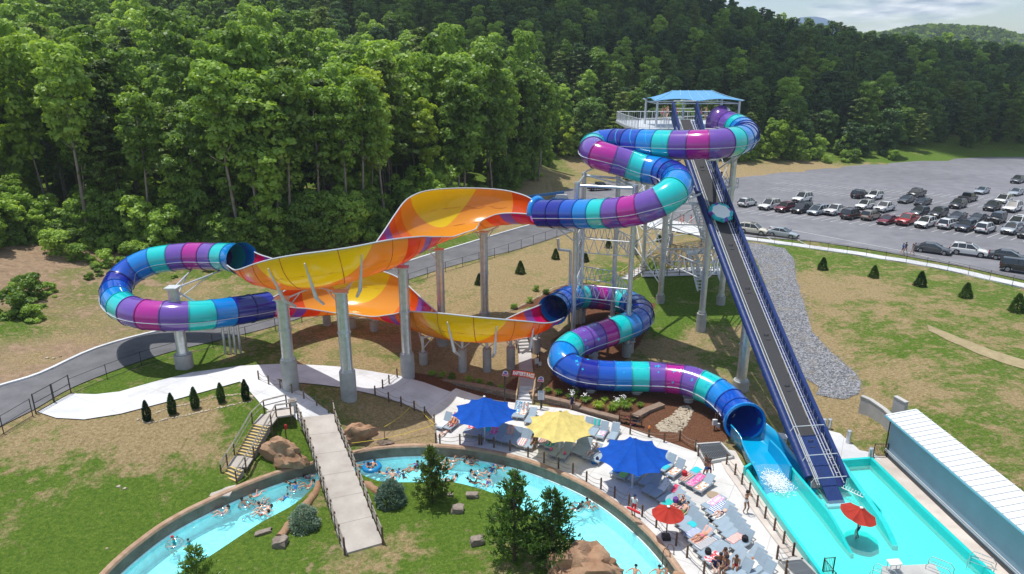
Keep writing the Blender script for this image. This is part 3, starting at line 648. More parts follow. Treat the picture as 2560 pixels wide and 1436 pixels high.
# ---- open banked walls
def wall_col_mat(name, tr=False):
    m, t, b = newmat(name); uv = N(t, 'ShaderNodeUVMap'); sp = N(t, 'ShaderNodeSeparateXYZ'); t.links.new(uv.outputs[0], sp.inputs[0])
    u, v = sp.outputs[0], sp.outputs[1]
    RED, PUR, ORR, ORG, AMB, YEL = (.72, .02, .13), (.33, .12, .52), (.85, .12, .006), (.90, .22, .006), (.90, .42, .04), (.92, .72, .003)
    base = ramp(t, u, [(0, RED), (.05, (.72, .005, .20)), (.10, PUR), (.165, ORR), (.27, AMB), (.72, ORG), (.80, ORR), (.86, PUR), (.915, (.72, .005, .20)), (.96, RED)], 'CONSTANT')
    # yellow parabola hanging from the outer rim
    du = mth(t, 'DIVIDE', mth(t, 'ABSOLUTE', mth(t, 'SUBTRACT', u, .50)), .13)
    lim = mth(t, 'POWER', mth(t, 'MAXIMUM', mth(t, 'DIVIDE', mth(t, 'SUBTRACT', v, .32), .68), 0.0), .5)
    msk = mth(t, 'LESS_THAN', du, lim)
    c = mixc(t, msk, base, YEL)
    t.links.new(c, b.inputs['Base Color']); b.inputs['Roughness'].default_value = .2; b.inputs['Coat Weight'].default_value = .5
    b.inputs['Coat Roughness'].default_value = .08
    # thin fibreglass lets the light glow through
    tl = N(t, 'ShaderNodeBsdfTranslucent'); t.links.new(c, tl.inputs['Color']); mixs = N(t, 'ShaderNodeMixShader', inp={0: .46})
    out = [n for n in t.nodes if n.type == 'OUTPUT_MATERIAL'][0]
    t.links.new(b.outputs[0], mixs.inputs[1]); t.links.new(tl.outputs[0], mixs.inputs[2]); t.links.new(mixs.outputs[0], out.inputs[0])
    return m
M_WALL = wall_col_mat('sunset_gelcoat')
def bump(t, c, wd):
    q = (t-c)/wd
    return 0.0 if abs(q) >= 1 else (math.cos(q*math.pi)*.5+.5)**.85
def banked(cps, sideA, par, n=96):
    """channel with one tall bank on side A then one on side B"""
    cA, wA, RA, pA, cB, wB, RB, pB, eA, eB = par
    path = resample(catmull(cps, 10), n=n); fr = frames(path); K = 32; rows = []; uv = []
    for i, (p, x, y, d) in enumerate(fr):
        t = i/n; a = bump(t, cA, wA); b = bump(t, cB, wB)
        rr = SR*1.02+(RA-SR)*a*(1-b)+(RB-SR)*b
        ea = eA[0]+(eA[1]-eA[0])*t; eb = eB[0]+(eB[1]-eB[0])*t
        fa = ea+(pA-ea)*a+(40-ea)*min(1, b*1.15)*(1-a); fb = eb+(pB-eb)*b+(40-eb)*min(1, a*1.15)*(1-b)
        fa, fb = R(fa), R(fb)
        for k in range(K+1):
            f = -fb+(fa+fb)*k/K
            rows.append(p-SO+x*sideA*rr*math.sin(f)+y*(rr-rr*math.cos(f)))
            ua = min(1, max(0, t/.53)); ub = min(1, max(0, (t-.43)/.57))
            if f > 0: uv.append((ua if t < .53 else ub, f/fa))
            else: uv.append((ub if t > .43 else ua, -f/fb))
    mb = MB(); KK = K+1
    mb.add(rows, [(i*KK+k, i*KK+k+1, (i+1)*KK+k+1, (i+1)*KK+k) for i in range(n) for k in range(K)], 0); mb.uv = uv
    w = mb.build('curved_wall', M_WALL, slide, smooth=True)
    so_ = w.modifiers.new('thick', 'SOLIDIFY'); so_.thickness = .035; so_.offset = 0
    for kk in (K, 0):
        rim = MB(); top = [rows[i*KK+kk] for i in range(n+1)]; rim.tube(top, .06, 6); rim.build('rim_flange', MT['seam'], w)
    rib = MB()
    for i in range(5, n-3, 6):
        pts = []
        for k in range(0, KK, 2):
            p = rows[i*KK+k]; c_ = fr[i][0]-SO+fr[i][2]*1.5; pts.append(p+(p-c_).normalized()*.03)
        rib.tube(pts, .035, 4)
    for kf in (8, 16, 24):
        pts = []
        for i in range(0, n+1, 3):
            p = rows[i*KK+kf]; c_ = fr[i][0]-SO+fr[i][2]*1.5; pts.append(p+(p-c_).normalized()*.03)
        rib.tube(pts, .018, 4)
    rib.build('panel_rib', MT['amber_rib'], w)
    return fr, rows, KK
mat('amber_rib', (.52, .15, .01), .4)
W1 = [PD(*q) for q in [(1352,563,67),(1310,560,69.0),(1265,562,71.5),(1215,570,73),(1160,583,72.6),(1105,600,69.8),(1060,618,66.2),(1020,640,63),(975,664,60),(920,684,58),(855,706,56.8),(790,718,56.8),(725,722,57.8),(665,712,59.8),(625,692,62.5),(604,678,64.2)]]
WA = banked(W1, +1, (.28, .30, 3.55, 104, .68, .32, 3.3, 96, (92, 100), (84, 64)))
W2 = [PD(*q) for q in [(672,792,66.8),(710,794,68.5),(760,790,70.5),(815,785,72),(875,783,72.6),(930,790,71.8),(985,803,69.8),(1035,818,67.4),(1080,832,65.4),(1135,845,63.9),(1200,851,63.2),(1260,848,63.6),(1315,838,64.9),(1355,822,66.6),(1382,806,68.4)]]
WB = banked(W2, -1, (.28, .30, 3.3, 102, .70, .31, 3.1, 97, (90, 100), (84, 62)))
# ---- blue exit trough, splash fan
ex = [PD(1862,1056,54.2)]
end = F3[-1]
e0 = end[0]-end[2]*SR
tr = [e0, PZ(1893,1128,.0)+Vector((0,0,.02)), PZ(1916,1165,-.25), PZ(1950,1215,-.36), PZ(1985,1262,-.38)]
tr[0] = e0
def trough(path, wid, hgt, name, m, n=16):
    path = resample(catmull(path, 8), n=n); fr = frames(path); rows = []; K = 16
    for i, (p, x, y, d) in enumerate(fr):
        t = i/n; wd = wid[0]+(wid[1]-wid[0])*t; h = hgt[0]+(hgt[1]-hgt[0])*t; up = Vector((0, 0, 1))
        pr = [(-wd-.12, h-.05), (-wd-.12, h), (-wd, h), (-wd+.03, h*.5), (-wd+.15, .12), (-wd*.6, .02), (0, 0), (wd*.6, .02), (wd-.15, .12), (wd-.03, h*.5), (wd, h), (wd+.12, h), (wd+.12, h-.05)]
        for a, b in pr: rows.append(p-SO+x*a+up*b)
    KK = 13; mb = MB(); mb.add(rows, [(i*KK+k, i*KK+k+1, (i+1)*KK+k+1, (i+1)*KK+k) for i in range(n) for k in range(KK-1)], 0)
    o = mb.build(name, m, slide, smooth=True); s = o.modifiers.new('t', 'SOLIDIFY'); s.thickness = .05; s.offset = -1
    return fr
mat('flume_blue', (.001, .34, .62), .15, coat=.7, spec=.6)
trough(tr[:3]+[PZ(1950,1210,-.40), PZ(1972,1250,-.75)], (SR*1.02, 1.9), (1.5, 1.0), 'exit_trough', MT['flume_blue'])
# exit collar: a flat lip round the last tube
mb = MB(); p, x, y, d = end
for off, r0, r1 in ((0, SR*1.10, SR*1.24),):
    vs = []
    for a in range(33):
        t = 2*math.pi*a/32
        for rr, dd in ((r0, .02), (r1, .02), (r1, -.16), (r0, -.16)): vs.append(p-SO+(x*math.cos(t)+y*math.sin(t))*rr+d*dd)
    mb.add(vs, [(a*4+k, a*4+(k+1) % 4, a*4+4+(k+1) % 4, a*4+4+k) for a in range(32) for k in range(4)], 0)
mb.build('exit_collar', MT['A'], slide, autos=40)
# side wing of the upper tube mouth (azure flap) at the first wall
for fr_, sg in ((F1[-1], 1),):
    p, x, y, d = fr_; vs = []
    for k in range(15):
        a = math.pi*(k/14)
        vs += [p-SO+(x*math.cos(a)+y*math.sin(a))*SR, p-SO+(x*math.cos(a)+y*math.sin(a))*(SR+.32+.1*math.sin(a))+d*.35]
    mb = MB(); mb.add(vs, [(2*k, 2*k+1, 2*k+3, 2*k+2) for k in range(14)], 0); o = mb.build('tube_mouth_flare', MT['A'], slide, smooth=True); s = o.modifiers.new('t', 'SOLIDIFY'); s.thickness = .05
# ---------------- supports, tower, conveyor
def Zat(x, y, v):
    yv = (718-v)/F0; return CH+y*(yv*CT-ST)/(CT+yv*ST)
def flange(mb, c, r, m=0): mb.cyl((c[0], c[1], c[2]-.04), (c[0], c[1], c[2]+.04), r, n=14, m=m)
def support(u, vb, top, r, ph, pr, label, group='steel columns carrying the slide', arms=None, gz=None, name='slide_column'):
    """steel pipe on a round concrete pier; top = world z of the pipe head; arms = points the brackets reach"""
    p = P(u, vb); g = GZ(p.x, p.y)
    o = empty(name, (p.x, p.y, g), 0, label, 'column', group)
    a = MB(); a.cyl((0, 0, -.4), (0, 0, ph-.06), pr, n=20); a.cyl((0, 0, ph-.06), (0, 0, ph), pr, pr*.96, n=20); a.build('concrete_pier', M_PIER, o, autos=40)
    h = top-g
    if h > ph:
        b = MB(); b.cyl((0, 0, ph), (0, 0, h), r, n=20)
        for z in (ph+.05, h-.05): b.cyl((0, 0, z-.05), (0, 0, z+.05), r*1.22, n=20)
        for k in range(10): t = k*math.pi/5; b.cyl((math.cos(t)*r*1.1, math.sin(t)*r*1.1, ph), (math.cos(t)*r*1.1, math.sin(t)*r*1.1, ph+.16), .03, n=5)
        if h-ph > 5: b.cyl((0, 0, (h+ph)/2-.05), (0, 0, (h+ph)/2+.05), r*1.14, n=20)
        b.build('steel_pipe', M_STEEL, o, autos=40)
    if arms:
        c = MB()
        for q in arms:
            q = Vector(q)-Vector((p.x, p.y, g)); st = Vector((0, 0, h-.15))
            c.cyl(st, q, .09, .07, 8)
            lo = Vector((0, 0, max(ph, h-1.3))); c.cyl(lo, st.lerp(q, .75), .05, .05, 6)
            c.box(q, (.35, .35, .06))
        c.box((0, 0, h+.045), (r*2.3, r*2.3, .07))
        c.build('bracket', M_STEELW, o)
    return o
def near_arms(fr, pt, n=2, off=0.0, spread=1.6, dz=-.12):
    """points under a channel either side of a column head"""
    best = min(range(len(fr)), key=lambda i: (Vector((fr[i][0].x, fr[i][0].y))-Vector((pt.x, pt.y))).length)
    out = []; step = max(1, int(spread/((fr[1][0]-fr[0][0]).length+1e-6)))
    for s in (-1, 1):
        i = min(len(fr)-1, max(0, best+s*step)); p, x, y, d = fr[i]; out.append(p+y*(off+dz))
    return out, fr[best][0]+fr[best][2]*off
def wall_support(u, vb, fr, r, ph, pr, label, off=0, drop=.42, ztop=None, **k):
    p = P(u, vb); arms, c = near_arms(fr, p, off=off); 
    return support(u, vb, (c.z-drop) if ztop is None else ztop, r, ph, pr, label, arms=arms, **k)
wall_support(728, 972, WA[0], .50, 2.8, .68, 'thick silver column beside the left end of the upper orange wall, on a tall pier at the path fork')
wall_support(873, 996, WA[0], .50, 2.6, .68, 'thick silver column under the middle of the upper orange wall, standing between path and dry slope')
wall_support(1020, 940, WA[0], .46, 2.3, .66, 'silver column where the two upper walls cross, on the pier at the end of the block wall')
wall_support(1106, 862, WA[0], .40, 1.3, .62, 'silver column behind the lower wall, reflecting orange, left one of the far pair')
wall_support(1212, 800, WA[0], .43, .9, .60, 'silver column under the tall upper orange wall, right one of the far pair')
support(462, 918, 10.0, .48, 1.3, .80, 'stout silver column standing inside the leftmost tube loop',
        arms=[F2[24][0]-Vector((0,0,SR)), F2[12][0]-Vector((0,0,SR)), F2[84][0]-Vector((0,0,SR)), F2[96][0]+Vector((0,1.2,-.4))])
support(1851, 972, 8.3, .46, .9, .72, 'silver column below the middle of the blue conveyor', arms=None, group='columns carrying the conveyor')
for u, v, lab in ((818, 812, 'short concrete pier under the far lower orange wall, nearest the left loop'), (880, 820, 'short concrete pier under the far lower orange wall, middle of three'), (935, 827, 'short concrete pier under the far lower orange wall, closest to the crossing')):
    wall_support(u, v, WB[0], .2, 1.15, .42, lab, group='low piers under the lower wall')
for u, v, ph, lab in ((1157, 928, 2.3, 'pale concrete pier under the near lower orange wall, leftmost of three'), (1218, 926, 2.3, 'pale concrete pier under the near lower orange wall, middle of three'), (1277, 920, 2.2, 'pale concrete pier under the near lower orange wall, beside the hillside stairs'), (1341, 882, 1.5, 'short concrete pier behind the hillside stairs at the red end of the lower wall'), (1059, 908, 1.2, 'small pier with twin pipes beneath the crossing of the lower walls')):
    o = wall_support(u, v, WB[0], .14, ph, .42, lab, drop=.35, group='low piers under the lower wall')
# long tapering struts up the outside of the near walls
def wall_strut(W, i, base, label):
    fr, rows, KK = W; top = rows[i*KK+int((KK-1)*.12 if True else 0)]+SO
    a, b = rows[i*KK]+SO, rows[i*KK+KK-1]+SO
    t = a if a.z > b.z else b; f = fr[i][0]; k_ = int((KK-1)*(.10 if a.z > b.z else .90)); t = rows[i*KK+k_]+SO; n_ = (t-f); n_.z = 0; n_.normalize(); t = t+n_*.16; bt = f-Vector((0, 0, .45))+n_*2.0
    mb = MB(); q = t-SO; w_ = bt-SO; mb.cyl(w_, q, .17, .05, 6); mb.cyl(w_, w_-Vector((0, 0, .9))-n_*1.2, .15, .12, 6)
    for s in (.4, .8): 
        m_ = w_.lerp(q, s); mb.cyl(m_, m_-n_*.35, .035, .035, 5)
    mb.build('wall_strut', M_STEELW, slide)
for W, idx in ((WA, (63, 68, 73)), (WB, (67, 74, 81))):
    for i in idx: wall_strut(W, i, None, '')
# small supports below the low tube
for k, (i, lab) in enumerate(((30, 'short pier below the far bend of the low tube, nearest its dark mouth'), (58, 'short pier hidden below the violet part of the far low bend'), (84, 'short pier at the right end of the far low bend'), (104, 'short pier below the blue run of tube behind the lattice frame'), (120, 'short pier beneath the shaded violet tube run'), (136, 'bracketed short pier at the left turn of the low tube'), (152, 'round pier below the navy starry tube section beside the flower bed'), (170, 'short pier below the teal starry tube section'), (186, 'short pier below the last bend before the blue exit'))):
    p = F3[min(i, len(F3)-1)][0]; g = GZ(p.x, p.y); h = max(.25, p.z-SR-.12-g)
    o = empty('slide_pier', (p.x, p.y, g), 0, lab, 'pier', 'low piers under the winding tube')
    mb = MB(); mb.cyl((0, 0, -.4), (0, 0, h*.8), .42, n=16); mb.build('concrete_pier', M_PIER, o, autos=40)
    mb = MB(); mb.box((0, 0, h*.8+.05), (.9, .9, .08)); mb.cyl((-.35, 0, h*.8), (-.6, 0, h+.45), .06, n=6); mb.cyl((.35, 0, h*.8), (.6, 0, h+.45), .06, n=6); mb.build('bracket', M_STEELW, o)
# supports of the left loop
def pipes(name, base, pts_list, label, cat, r=.11):
    o = empty(name, tuple(base), 0, label, cat); b = Vector(base)
    for pts in pts_list: mb = MB(); mb.tube([Vector(p)-b for p in pts], r, 8); mb.build('pipe', M_STEEL, o, autos=50)
    return o
gb = G(583, 885)
pp = []
for du, dd in ((0, 0), (12, .4), (24, .1), (-14, .2)):
    a = G(578+du, 883+dd*6); t = Vector((a.x, a.y, 5.3)); pp.append([a, t-Vector((0, 0, .4)), t])
pipes('pipe_cluster', gb, pp, 'cluster of upright drain pipes under the right end of the leftmost tube loop', 'pipes', .13)
# ---- lattice frame beside the tower
def truss(mb, a, b, dz, r=.055, rd=.04, n=6, m=0):
    a = Vector(a); b = Vector(b); mb.cyl(a, b, r, n=6, m=m); a2 = a-Vector((0, 0, dz)); b2 = b-Vector((0, 0, dz)); mb.cyl(a2, b2, r, n=6, m=m)
    for k in range(n):
        p = a.lerp(b, k/n); q = a.lerp(b, (k+1)/n); mid = a2.lerp(b2, (k+.5)/n); mb.cyl(p, mid, rd, n=5, m=m); mb.cyl(mid, q, rd, n=5, m=m)
pb = P(1566, 890); zt = Zat(pb.x, pb.y, 462)
tops = [PZ(1583, 464, zt), PZ(1443, 455, zt), PZ(1461, 431, zt), PZ(1547, 438, zt)]
fo = empty('lattice_frame', (pb.x, pb.y, GZ(pb.x, pb.y)), 0, 'tall square frame of four silver posts and trusses inside the curving tubes', 'steel frame')
FO = Vector(fo.location); tops[0].x, tops[0].y = pb.x, pb.y
for t in tops:
    g = GZ(t.x, t.y); mb = MB(); mb.cyl(Vector((t.x, t.y, g+1.2))-FO, t-FO, .24, n=16)
    for f in (.05, .35, .66, .99): q = Vector((t.x, t.y, g+1.2)).lerp(t, f)-FO; mb.cyl(q-Vector((0, 0, .05)), q+Vector((0, 0, .05)), .30, n=16)
    mb.build('post', M_STEEL, fo, autos=40)
    mb = MB(); mb.cyl(Vector((t.x, t.y, g-.4))-FO, Vector((t.x, t.y, g+1.3))-FO, .48, n=18); mb.build('pier', M_PIER, fo, autos=40)
for i in range(4):
    a, b = tops[i], tops[(i+1) % 4]; mb = MB(); mb.cyl(a-FO-Vector((0, 0, .35)), b-FO-Vector((0, 0, .35)), .13, n=10); mb.build('top_beam', M_STEEL, fo, autos=40)
    for zz, dz in ((Zat(pb.x, pb.y, 606), 1.4), (Zat(pb.x, pb.y, 724), 1.35)):
        mb = MB(); truss(mb, Vector((a.x, a.y, zz))-FO, Vector((b.x, b.y, zz))-FO, dz); mb.build('truss', M_STEELW, fo)
mb = MB(); mb.cyl(tops[0]-FO-Vector((0, 0, .3)), tops[2]-FO-Vector((0, 0, .3)), .09, n=8); mb.build('top_beam', M_STEEL, fo)
# brackets from frame to the three tube runs
mb = MB()
for i, t in ((190, 0), (205, 1), (214, 1), (176, 0)):
    p = F1[i][0]-Vector((0, 0, SR+.05)); q = Vector((tops[t].x, tops[t].y, p.z-.5)); mb.cyl(p-FO, q-FO, .09, n=7); mb.cyl(p-FO, q-FO-Vector((0, 0, 1.1)), .06, n=6)
for i, t in ((118, 2), (138, 3)):
    p = F1[i][0]-Vector((0, 0, SR+.05)); mb.cyl(p-FO, tops[t]-FO, .09, n=7)
mb.build('bracket', M_STEELW, fo)
# upright drain pipes beside the frame
dp = G(1440, 815); pts = []
for u, zt_, bend in ((1417, 10.5, -1.3), (1437, 12.0, 0), (1446, 13.0, .5)):
    b = PZ(u+5, 810, 2.0); pts.append([b, Vector((b.x, b.y, zt_-.6)), Vector((b.x+.05*bend, b.y, zt_-.25)), Vector((b.x+bend, b.y-.4, zt_)), Vector((b.x+bend*1.1, b.y-.5, zt_+1.2))])
pipes('drain_pipe', dp, pts, 'tall silver drain pipes rising on the left of the square steel frame', 'pipes', .16)
# ---- slide tower
DZ = 22.5
TP = {}
for k, (u, v) in {'A': (1650, 757), 'B': (1751, 828), 'C': (1801, 761), 'E': (1607, 673)}.items():
    p = P(u, v); TP[k] = p
tw = empty('slide_tower', tuple(TP['B']), 0, 'tall galvanised slide tower with braced legs, stairs and a railed launch deck under a canopy', 'tower')
TW = Vector(tw.location); TW.z = GZ(TW.x, TW.y); tw.location = TW
for k, (u, v) in {'F': (1584, 636), 'G': (1673, 612), 'H': (1757, 598)}.items(): TP[k] = P(u, v)
ph_ = {'A': .9, 'B': 2.0, 'C': 1.0, 'E': .6, 'F': 2.2, 'G': 1.8, 'H': 1.6}
for k, p in TP.items():
    g = GZ(p.x, p.y); ph = ph_[k]; top = DZ-.25; mb = MB(); a = Vector((p.x, p.y, g+ph))-TW; b = Vector((p.x, p.y, top))-TW
    rr = .33 if k in 'ABC' else .27
    mb.cyl(a, b, rr, n=16)
    for f in (.01, .33, .66): q = a.lerp(b, f); mb.cyl(q-Vector((0, 0, .06)), q+Vector((0, 0, .06)), rr*1.2, n=16)
    mb.build('leg', M_STEEL, tw, autos=40)
    mb = MB(); mb.cyl(Vector((p.x, p.y, g-.4))-TW, a, .52, n=18); mb.build('pier', M_PIER, tw, autos=40)
def Tz(k, z): p = TP[k]; return Vector((p.x, p.y, z))-TW
mb = MB()
for a, b in (('A', 'B'), ('B', 'C'), ('C', 'A'), ):
    truss(mb, Tz(a, Zat(TP['A'].x, TP['A'].y, 622)), Tz(b, Zat(TP['A'].x, TP['A'].y, 622)), 1.5, .08, .055, 6)
mb.build('truss', M_STEELW, tw)
mb = MB(); lv = [4.2, 8.0, 12.0, 16.0, 20.0, 22.2]
for a, b in (('A', 'E'), ('E', 'F'), ('F', 'G'), ('G', 'H'), ('H', 'C'), ('G', 'A'), ('E', 'G')):
    for i, z in enumerate(lv):
        mb.cyl(Tz(a, z), Tz(b, z), .075, n=6)
        if i < len(lv)-2 and (a+b) not in ('GA',):
            z2 = lv[i+1]; mb.cyl(Tz(a, z), Tz(b, z2), .055, n=5); mb.cyl(Tz(a, z2), Tz(b, z), .055, n=5)
for a, b in (('A', 'B'), ('B', 'C'), ('A', 'C')):
    for z in (11.6, 16.0, 20.0): mb.cyl(Tz(a, z), Tz(b, z), .075, n=6)
    mb.cyl(Tz(a, 11.6), Tz(b, 16), .055, n=5); mb.cyl(Tz(a, 16), Tz(b, 20), .055, n=5)
mb.build('brace', M_STEELW, tw)
# deck
d0 = PZ(1595, 323, DZ); d1 = PZ(1563, 313, DZ); d3 = PZ(1585, 297, DZ); d2 = PZ(1846, 297, DZ); d4 = PZ(1846, 316, DZ); d5 = PZ(1735, 321, DZ)
dk = [d0, d1, Vector((d1.x+.2, d1.y+9, DZ)), Vector((d4.x, d1.y+9, DZ)), Vector((d4.x, d0.y+1.2, DZ)), Vector((d4.x-2, d0.y+.2, DZ))]
mb = MB(); n_ = len(dk); vs = [q-TW for q in dk]+[q-TW-Vector((0, 0, .30)) for q in dk]
mb.add(vs, [tuple(range(n_)), tuple(range(2*n_-1, n_-1, -1))]+[(i, (i+1) % n_, n_+(i+1) % n_, n_+i) for i in range(n_)]); mb.build('deck', M_STEELW, tw)
mb = MB()
for i in range(9):
    y_ = d0.y+1+i; mb.box(Vector(((d1.x+d4.x)/2, y_, DZ-.45))-TW, (d4.x-d1.x-.6, .12, .28))
mb.build('deck_beam', M_STEELW, tw)
def railing(mb, path, h=1.07, sp=1.2, mids=(), pk=None, r=.028, m=0):
    path = [Vector(p) for p in path]; up = Vector((0, 0, h))
    for a, b in zip(path, path[1:]):
        mb.cyl(a+up, b+up, r, n=5, m=m)
        for f in mids: mb.cyl(a+up*f, b+up*f, r*.8, n=4, m=m)
        n = max(1, round((b-a).length/sp))
        for k in range(n+1): q = a.lerp(b, k/n); mb.cyl(q, q+up, r*1.1, n=5, m=m)
        if pk:
            n = max(1, round((b-a).length/pk))
            for k in range(1, n): q = a.lerp(b, k/n); mb.cyl(q+up*.12, q+up, r*.35, n=3, m=m)
    return mb
mb = MB(); o_ = lambda q: q-TW
railing(mb, [o_(q) for q in (d5+Vector((-1.2, .05, 0)), d0+Vector((0, .05, 0)), d1+Vector((.1, 0, 0)), dk[2]+Vector((.1, -.1, 0)), dk[3]+Vector((-.1, -.1, 0)), Vector((d4.x-.1, d4.y+1, DZ)))], 1.1, 1.5, (.12,), .28, r=.035)
railing(mb, [o_(q) for q in (Vector((d0.x+3.3, d0.y+.1, DZ)), Vector((d0.x+3.3, d0.y+2.6, DZ)))], 1.1, 1.2, (.12,), .28, r=.035)
mb.build('railing', M_STEELW, tw)
# canopy
ez = 25.35
cx0, cx1 = 15.55, 25.1; cy0 = d0.y+1.6; cy1 = cy0+6.6
cn_ = empty('tower_canopy', (0, 0, 0), 0, 'pale blue hipped fabric canopy on white posts over the launch deck', 'canopy'); cn_.location = ((cx0+cx1)/2, (cy0+cy1)/2, DZ)
CO = Vector(cn_.location)
mb = MB(); posts = [(cx0+.3, cy0), (cx0+.3, cy1), ((cx0+cx1)/2, cy1), ((cx1-.3), cy1), (cx1-.3, cy0)]
for x, y in posts: mb = MB(); mb.cyl(Vector((x, y, DZ))-CO, Vector((x, y, ez))-CO, .13, n=12); mb.build('post', M_STEELW, cn_, autos=40)
mb = MB()
for (x, y), (x2, y2) in zip(posts, posts[1:]+posts[:1]): mb.cyl(Vector((x, y, ez-.25))-CO, Vector((x2, y2, ez-.25))-CO, .06, n=6)
for x, y in posts: mb.cyl(Vector((x, y, ez))-CO, Vector((x+(.35 if x > CO.x else -.35), y, ez+.06))-CO, .07, n=6)
mb.build('ring_beam', M_STEELW, cn_)
mat('canopy_fabric', (.10, .31, .55), .6, var=.06)
cornr = [(cx0-.1, cy0-.3), (cx1+.1, cy0-.3), (cx1+.1, cy1+.3), (cx0-.1, cy1+.3)]; rz = ez+1.05; ry = (cy0+cy1)/2; r0 = (cx0+2.6, ry); r1 = (cx1-2.6, ry)
def hip(name, m, parent, O, corners, ra, rb, ze, zr, sag, n=10, parts=2):
    mb = MB()
    def panel(p, q, s, t, nn, sc):
        # eave from p to q, ridge from s to t
        vs = []; K = 5
        for j in range(K+1):
            for i in range(nn+1):
                f = i/nn; e = p.lerp(q, f); r = s.lerp(t, f); g = j/K; v_ = e.lerp(r, g)
                wob = math.sin(math.pi*((f*sc) % 1.0)) if sc else 0
                v_ = v_+Vector((0, 0, -sag*math.sin(math.pi*g)+(.22*wob*(1-g)))) ; inward = (r-e); inward.z = 0
                v_ = v_+inward.normalized()*(.22*wob*(1-g)) if inward.length > 0 else v_
                vs.append(v_-O)
        mb.add(vs, [(j*(nn+1)+i, j*(nn+1)+i+1, (j+1)*(nn+1)+i+1, (j+1)*(nn+1)+i) for j in range(K) for i in range(nn)])
    c = [Vector((x, y, ze)) for x, y in corners]; a = Vector((*ra, zr)); b = Vector((*rb, zr))
    panel(c[0], c[1], a, b, 24, 2); panel(c[2], c[3], b, a, 24, 2); panel(c[1], c[2], b, b, 12, 1); panel(c[3], c[0], a, a, 12, 1)
    o = mb.build(name, m, parent, autos=25); s = o.modifiers.new('t', 'SOLIDIFY'); s.thickness = .03; return o
hip('fabric_roof', MT['canopy_fabric'], cn_, CO, cornr, r0, r1, ez+.02, rz, .10)
mb = MB()
for f in (.0, .2, .4, .6, .8, 1.0):
    x = r0[0]+(r1[0]-r0[0])*f; x2 = (cx0-.1)+(cx1-cx0+.2)*(.16+.68*f) if 0 < f < 1 else (cx0-.1 if f == 0 else cx1+.1)
    a = Vector((x, ry, rz+.02)); b = Vector((x2, cy0-.3, ez+.06)); K = 8
    mb.tube([a.lerp(b, k/K)-Vector((0, 0, .10*math.sin(math.pi*k/K)))-CO+Vector((0, -.02, .03)) for k in range(K+1)], .022, 4)
mb.build('seam', mat('canopy_seam', (.35, .60, .78), .6), cn_)
# zig-zag queue stairs at the back right of the tower
mb = MB(); rl = MB(); xs0, xs1 = TP['C'].x-1.7, TP['C'].x+.5; ya, yb = TP['C'].y+1, TP['C'].y+9.5
z_ = 3.0; k = 0
while z_ < DZ-1.5:
    z2 = min(DZ, z_+3.2); x_ = xs0 if k % 2 == 0 else xs1-.9; A_ = Vector((x_, ya+1.3 if k % 2 == 0 else yb-1.3, z_)); B_2 = Vector((x_, yb-1.3 if k % 2 == 0 else ya+1.3, z2))
    for s in (-.45, .45):
        mb.cyl(A_+Vector((s, 0, 0))-TW, B_2+Vector((s, 0, 0))-TW, .10, n=6)
        railing(rl, [A_+Vector((s, 0, 0))-TW, B_2+Vector((s, 0, 0))-TW], 1.0, 1.2, (.5,), None, .03)
    for j in range(12): q = A_.lerp(B_2, (j+.5)/12); mb.box(q-TW, (.9, .42, .04))
    ye = yb-.6 if k % 2 == 0 else ya+.6; mb.box(Vector(((xs0+xs1)/2, ye, z2-.04))-TW, (xs1-xs0+1.0, 1.6, .08))
    yo = ye+(.75 if k % 2 == 0 else -.75); railing(rl, [Vector((xs0-.5, ye, z2))-TW, Vector((xs0-.5, yo, z2))-TW, Vector((xs1+.5, yo, z2))-TW, Vector((xs1+.5, ye, z2))-TW], 1.0, 1.0, (.5,), None, .03)
    z_ = z2; k += 1
mb.build('stairs', M_STEELW, tw); rl.build('stair_railing', M_STEELW, tw)
# arms holding the upper tube runs
mb = MB()
for i, k_ in ((44, 'B'), (60, 'B'), (30, 'C')):
    p = F1[i][0]-Vector((0, 0, SR+.05)); q = Vector((TP[k_].x, TP[k_].y, p.z-.6)); mb.cyl(p-TW, q-TW, .12, n=8); mb.cyl(p-TW, q-TW-Vector((0, 0, 1.4)), .08, n=7)
for i, k_ in ((92, 'A'), (150, 'B'), (165, 'B')):
    p = F1[i][0]-Vector((0, 0, SR+.05)); q = Vector((TP[k_].x, TP[k_].y, p.z-.4)); mb.cyl(p-TW, q-TW, .12, n=8); mb.cyl(p-TW, q-TW-Vector((0, 0, 1.5)), .08, n=7)
mb.build('outrigger', M_STEELW, tw)
# ---- conveyor lift
BP = [(1714,290),(1722,330),(1731,362),(1748,403),(1776,483),(1801,540),(1865,709),(1916,836),(1963,955),(2013,1078),(2028,1122),(2062,1190),(2095,1250)]
p0 = PD(1714, 290, 72.0); p1 = PZ(2095, 1250, -.05)
nv = Vector((p1.y-p0.y, -(p1.x-p0.x), 0)).normalized(); line = []
for u, v in BP:
    r = ray(u, v); C0 = Vector((0, 0, CH)); t = (p0-C0).dot(nv)/r.dot(nv); line.append(C0+r*t)
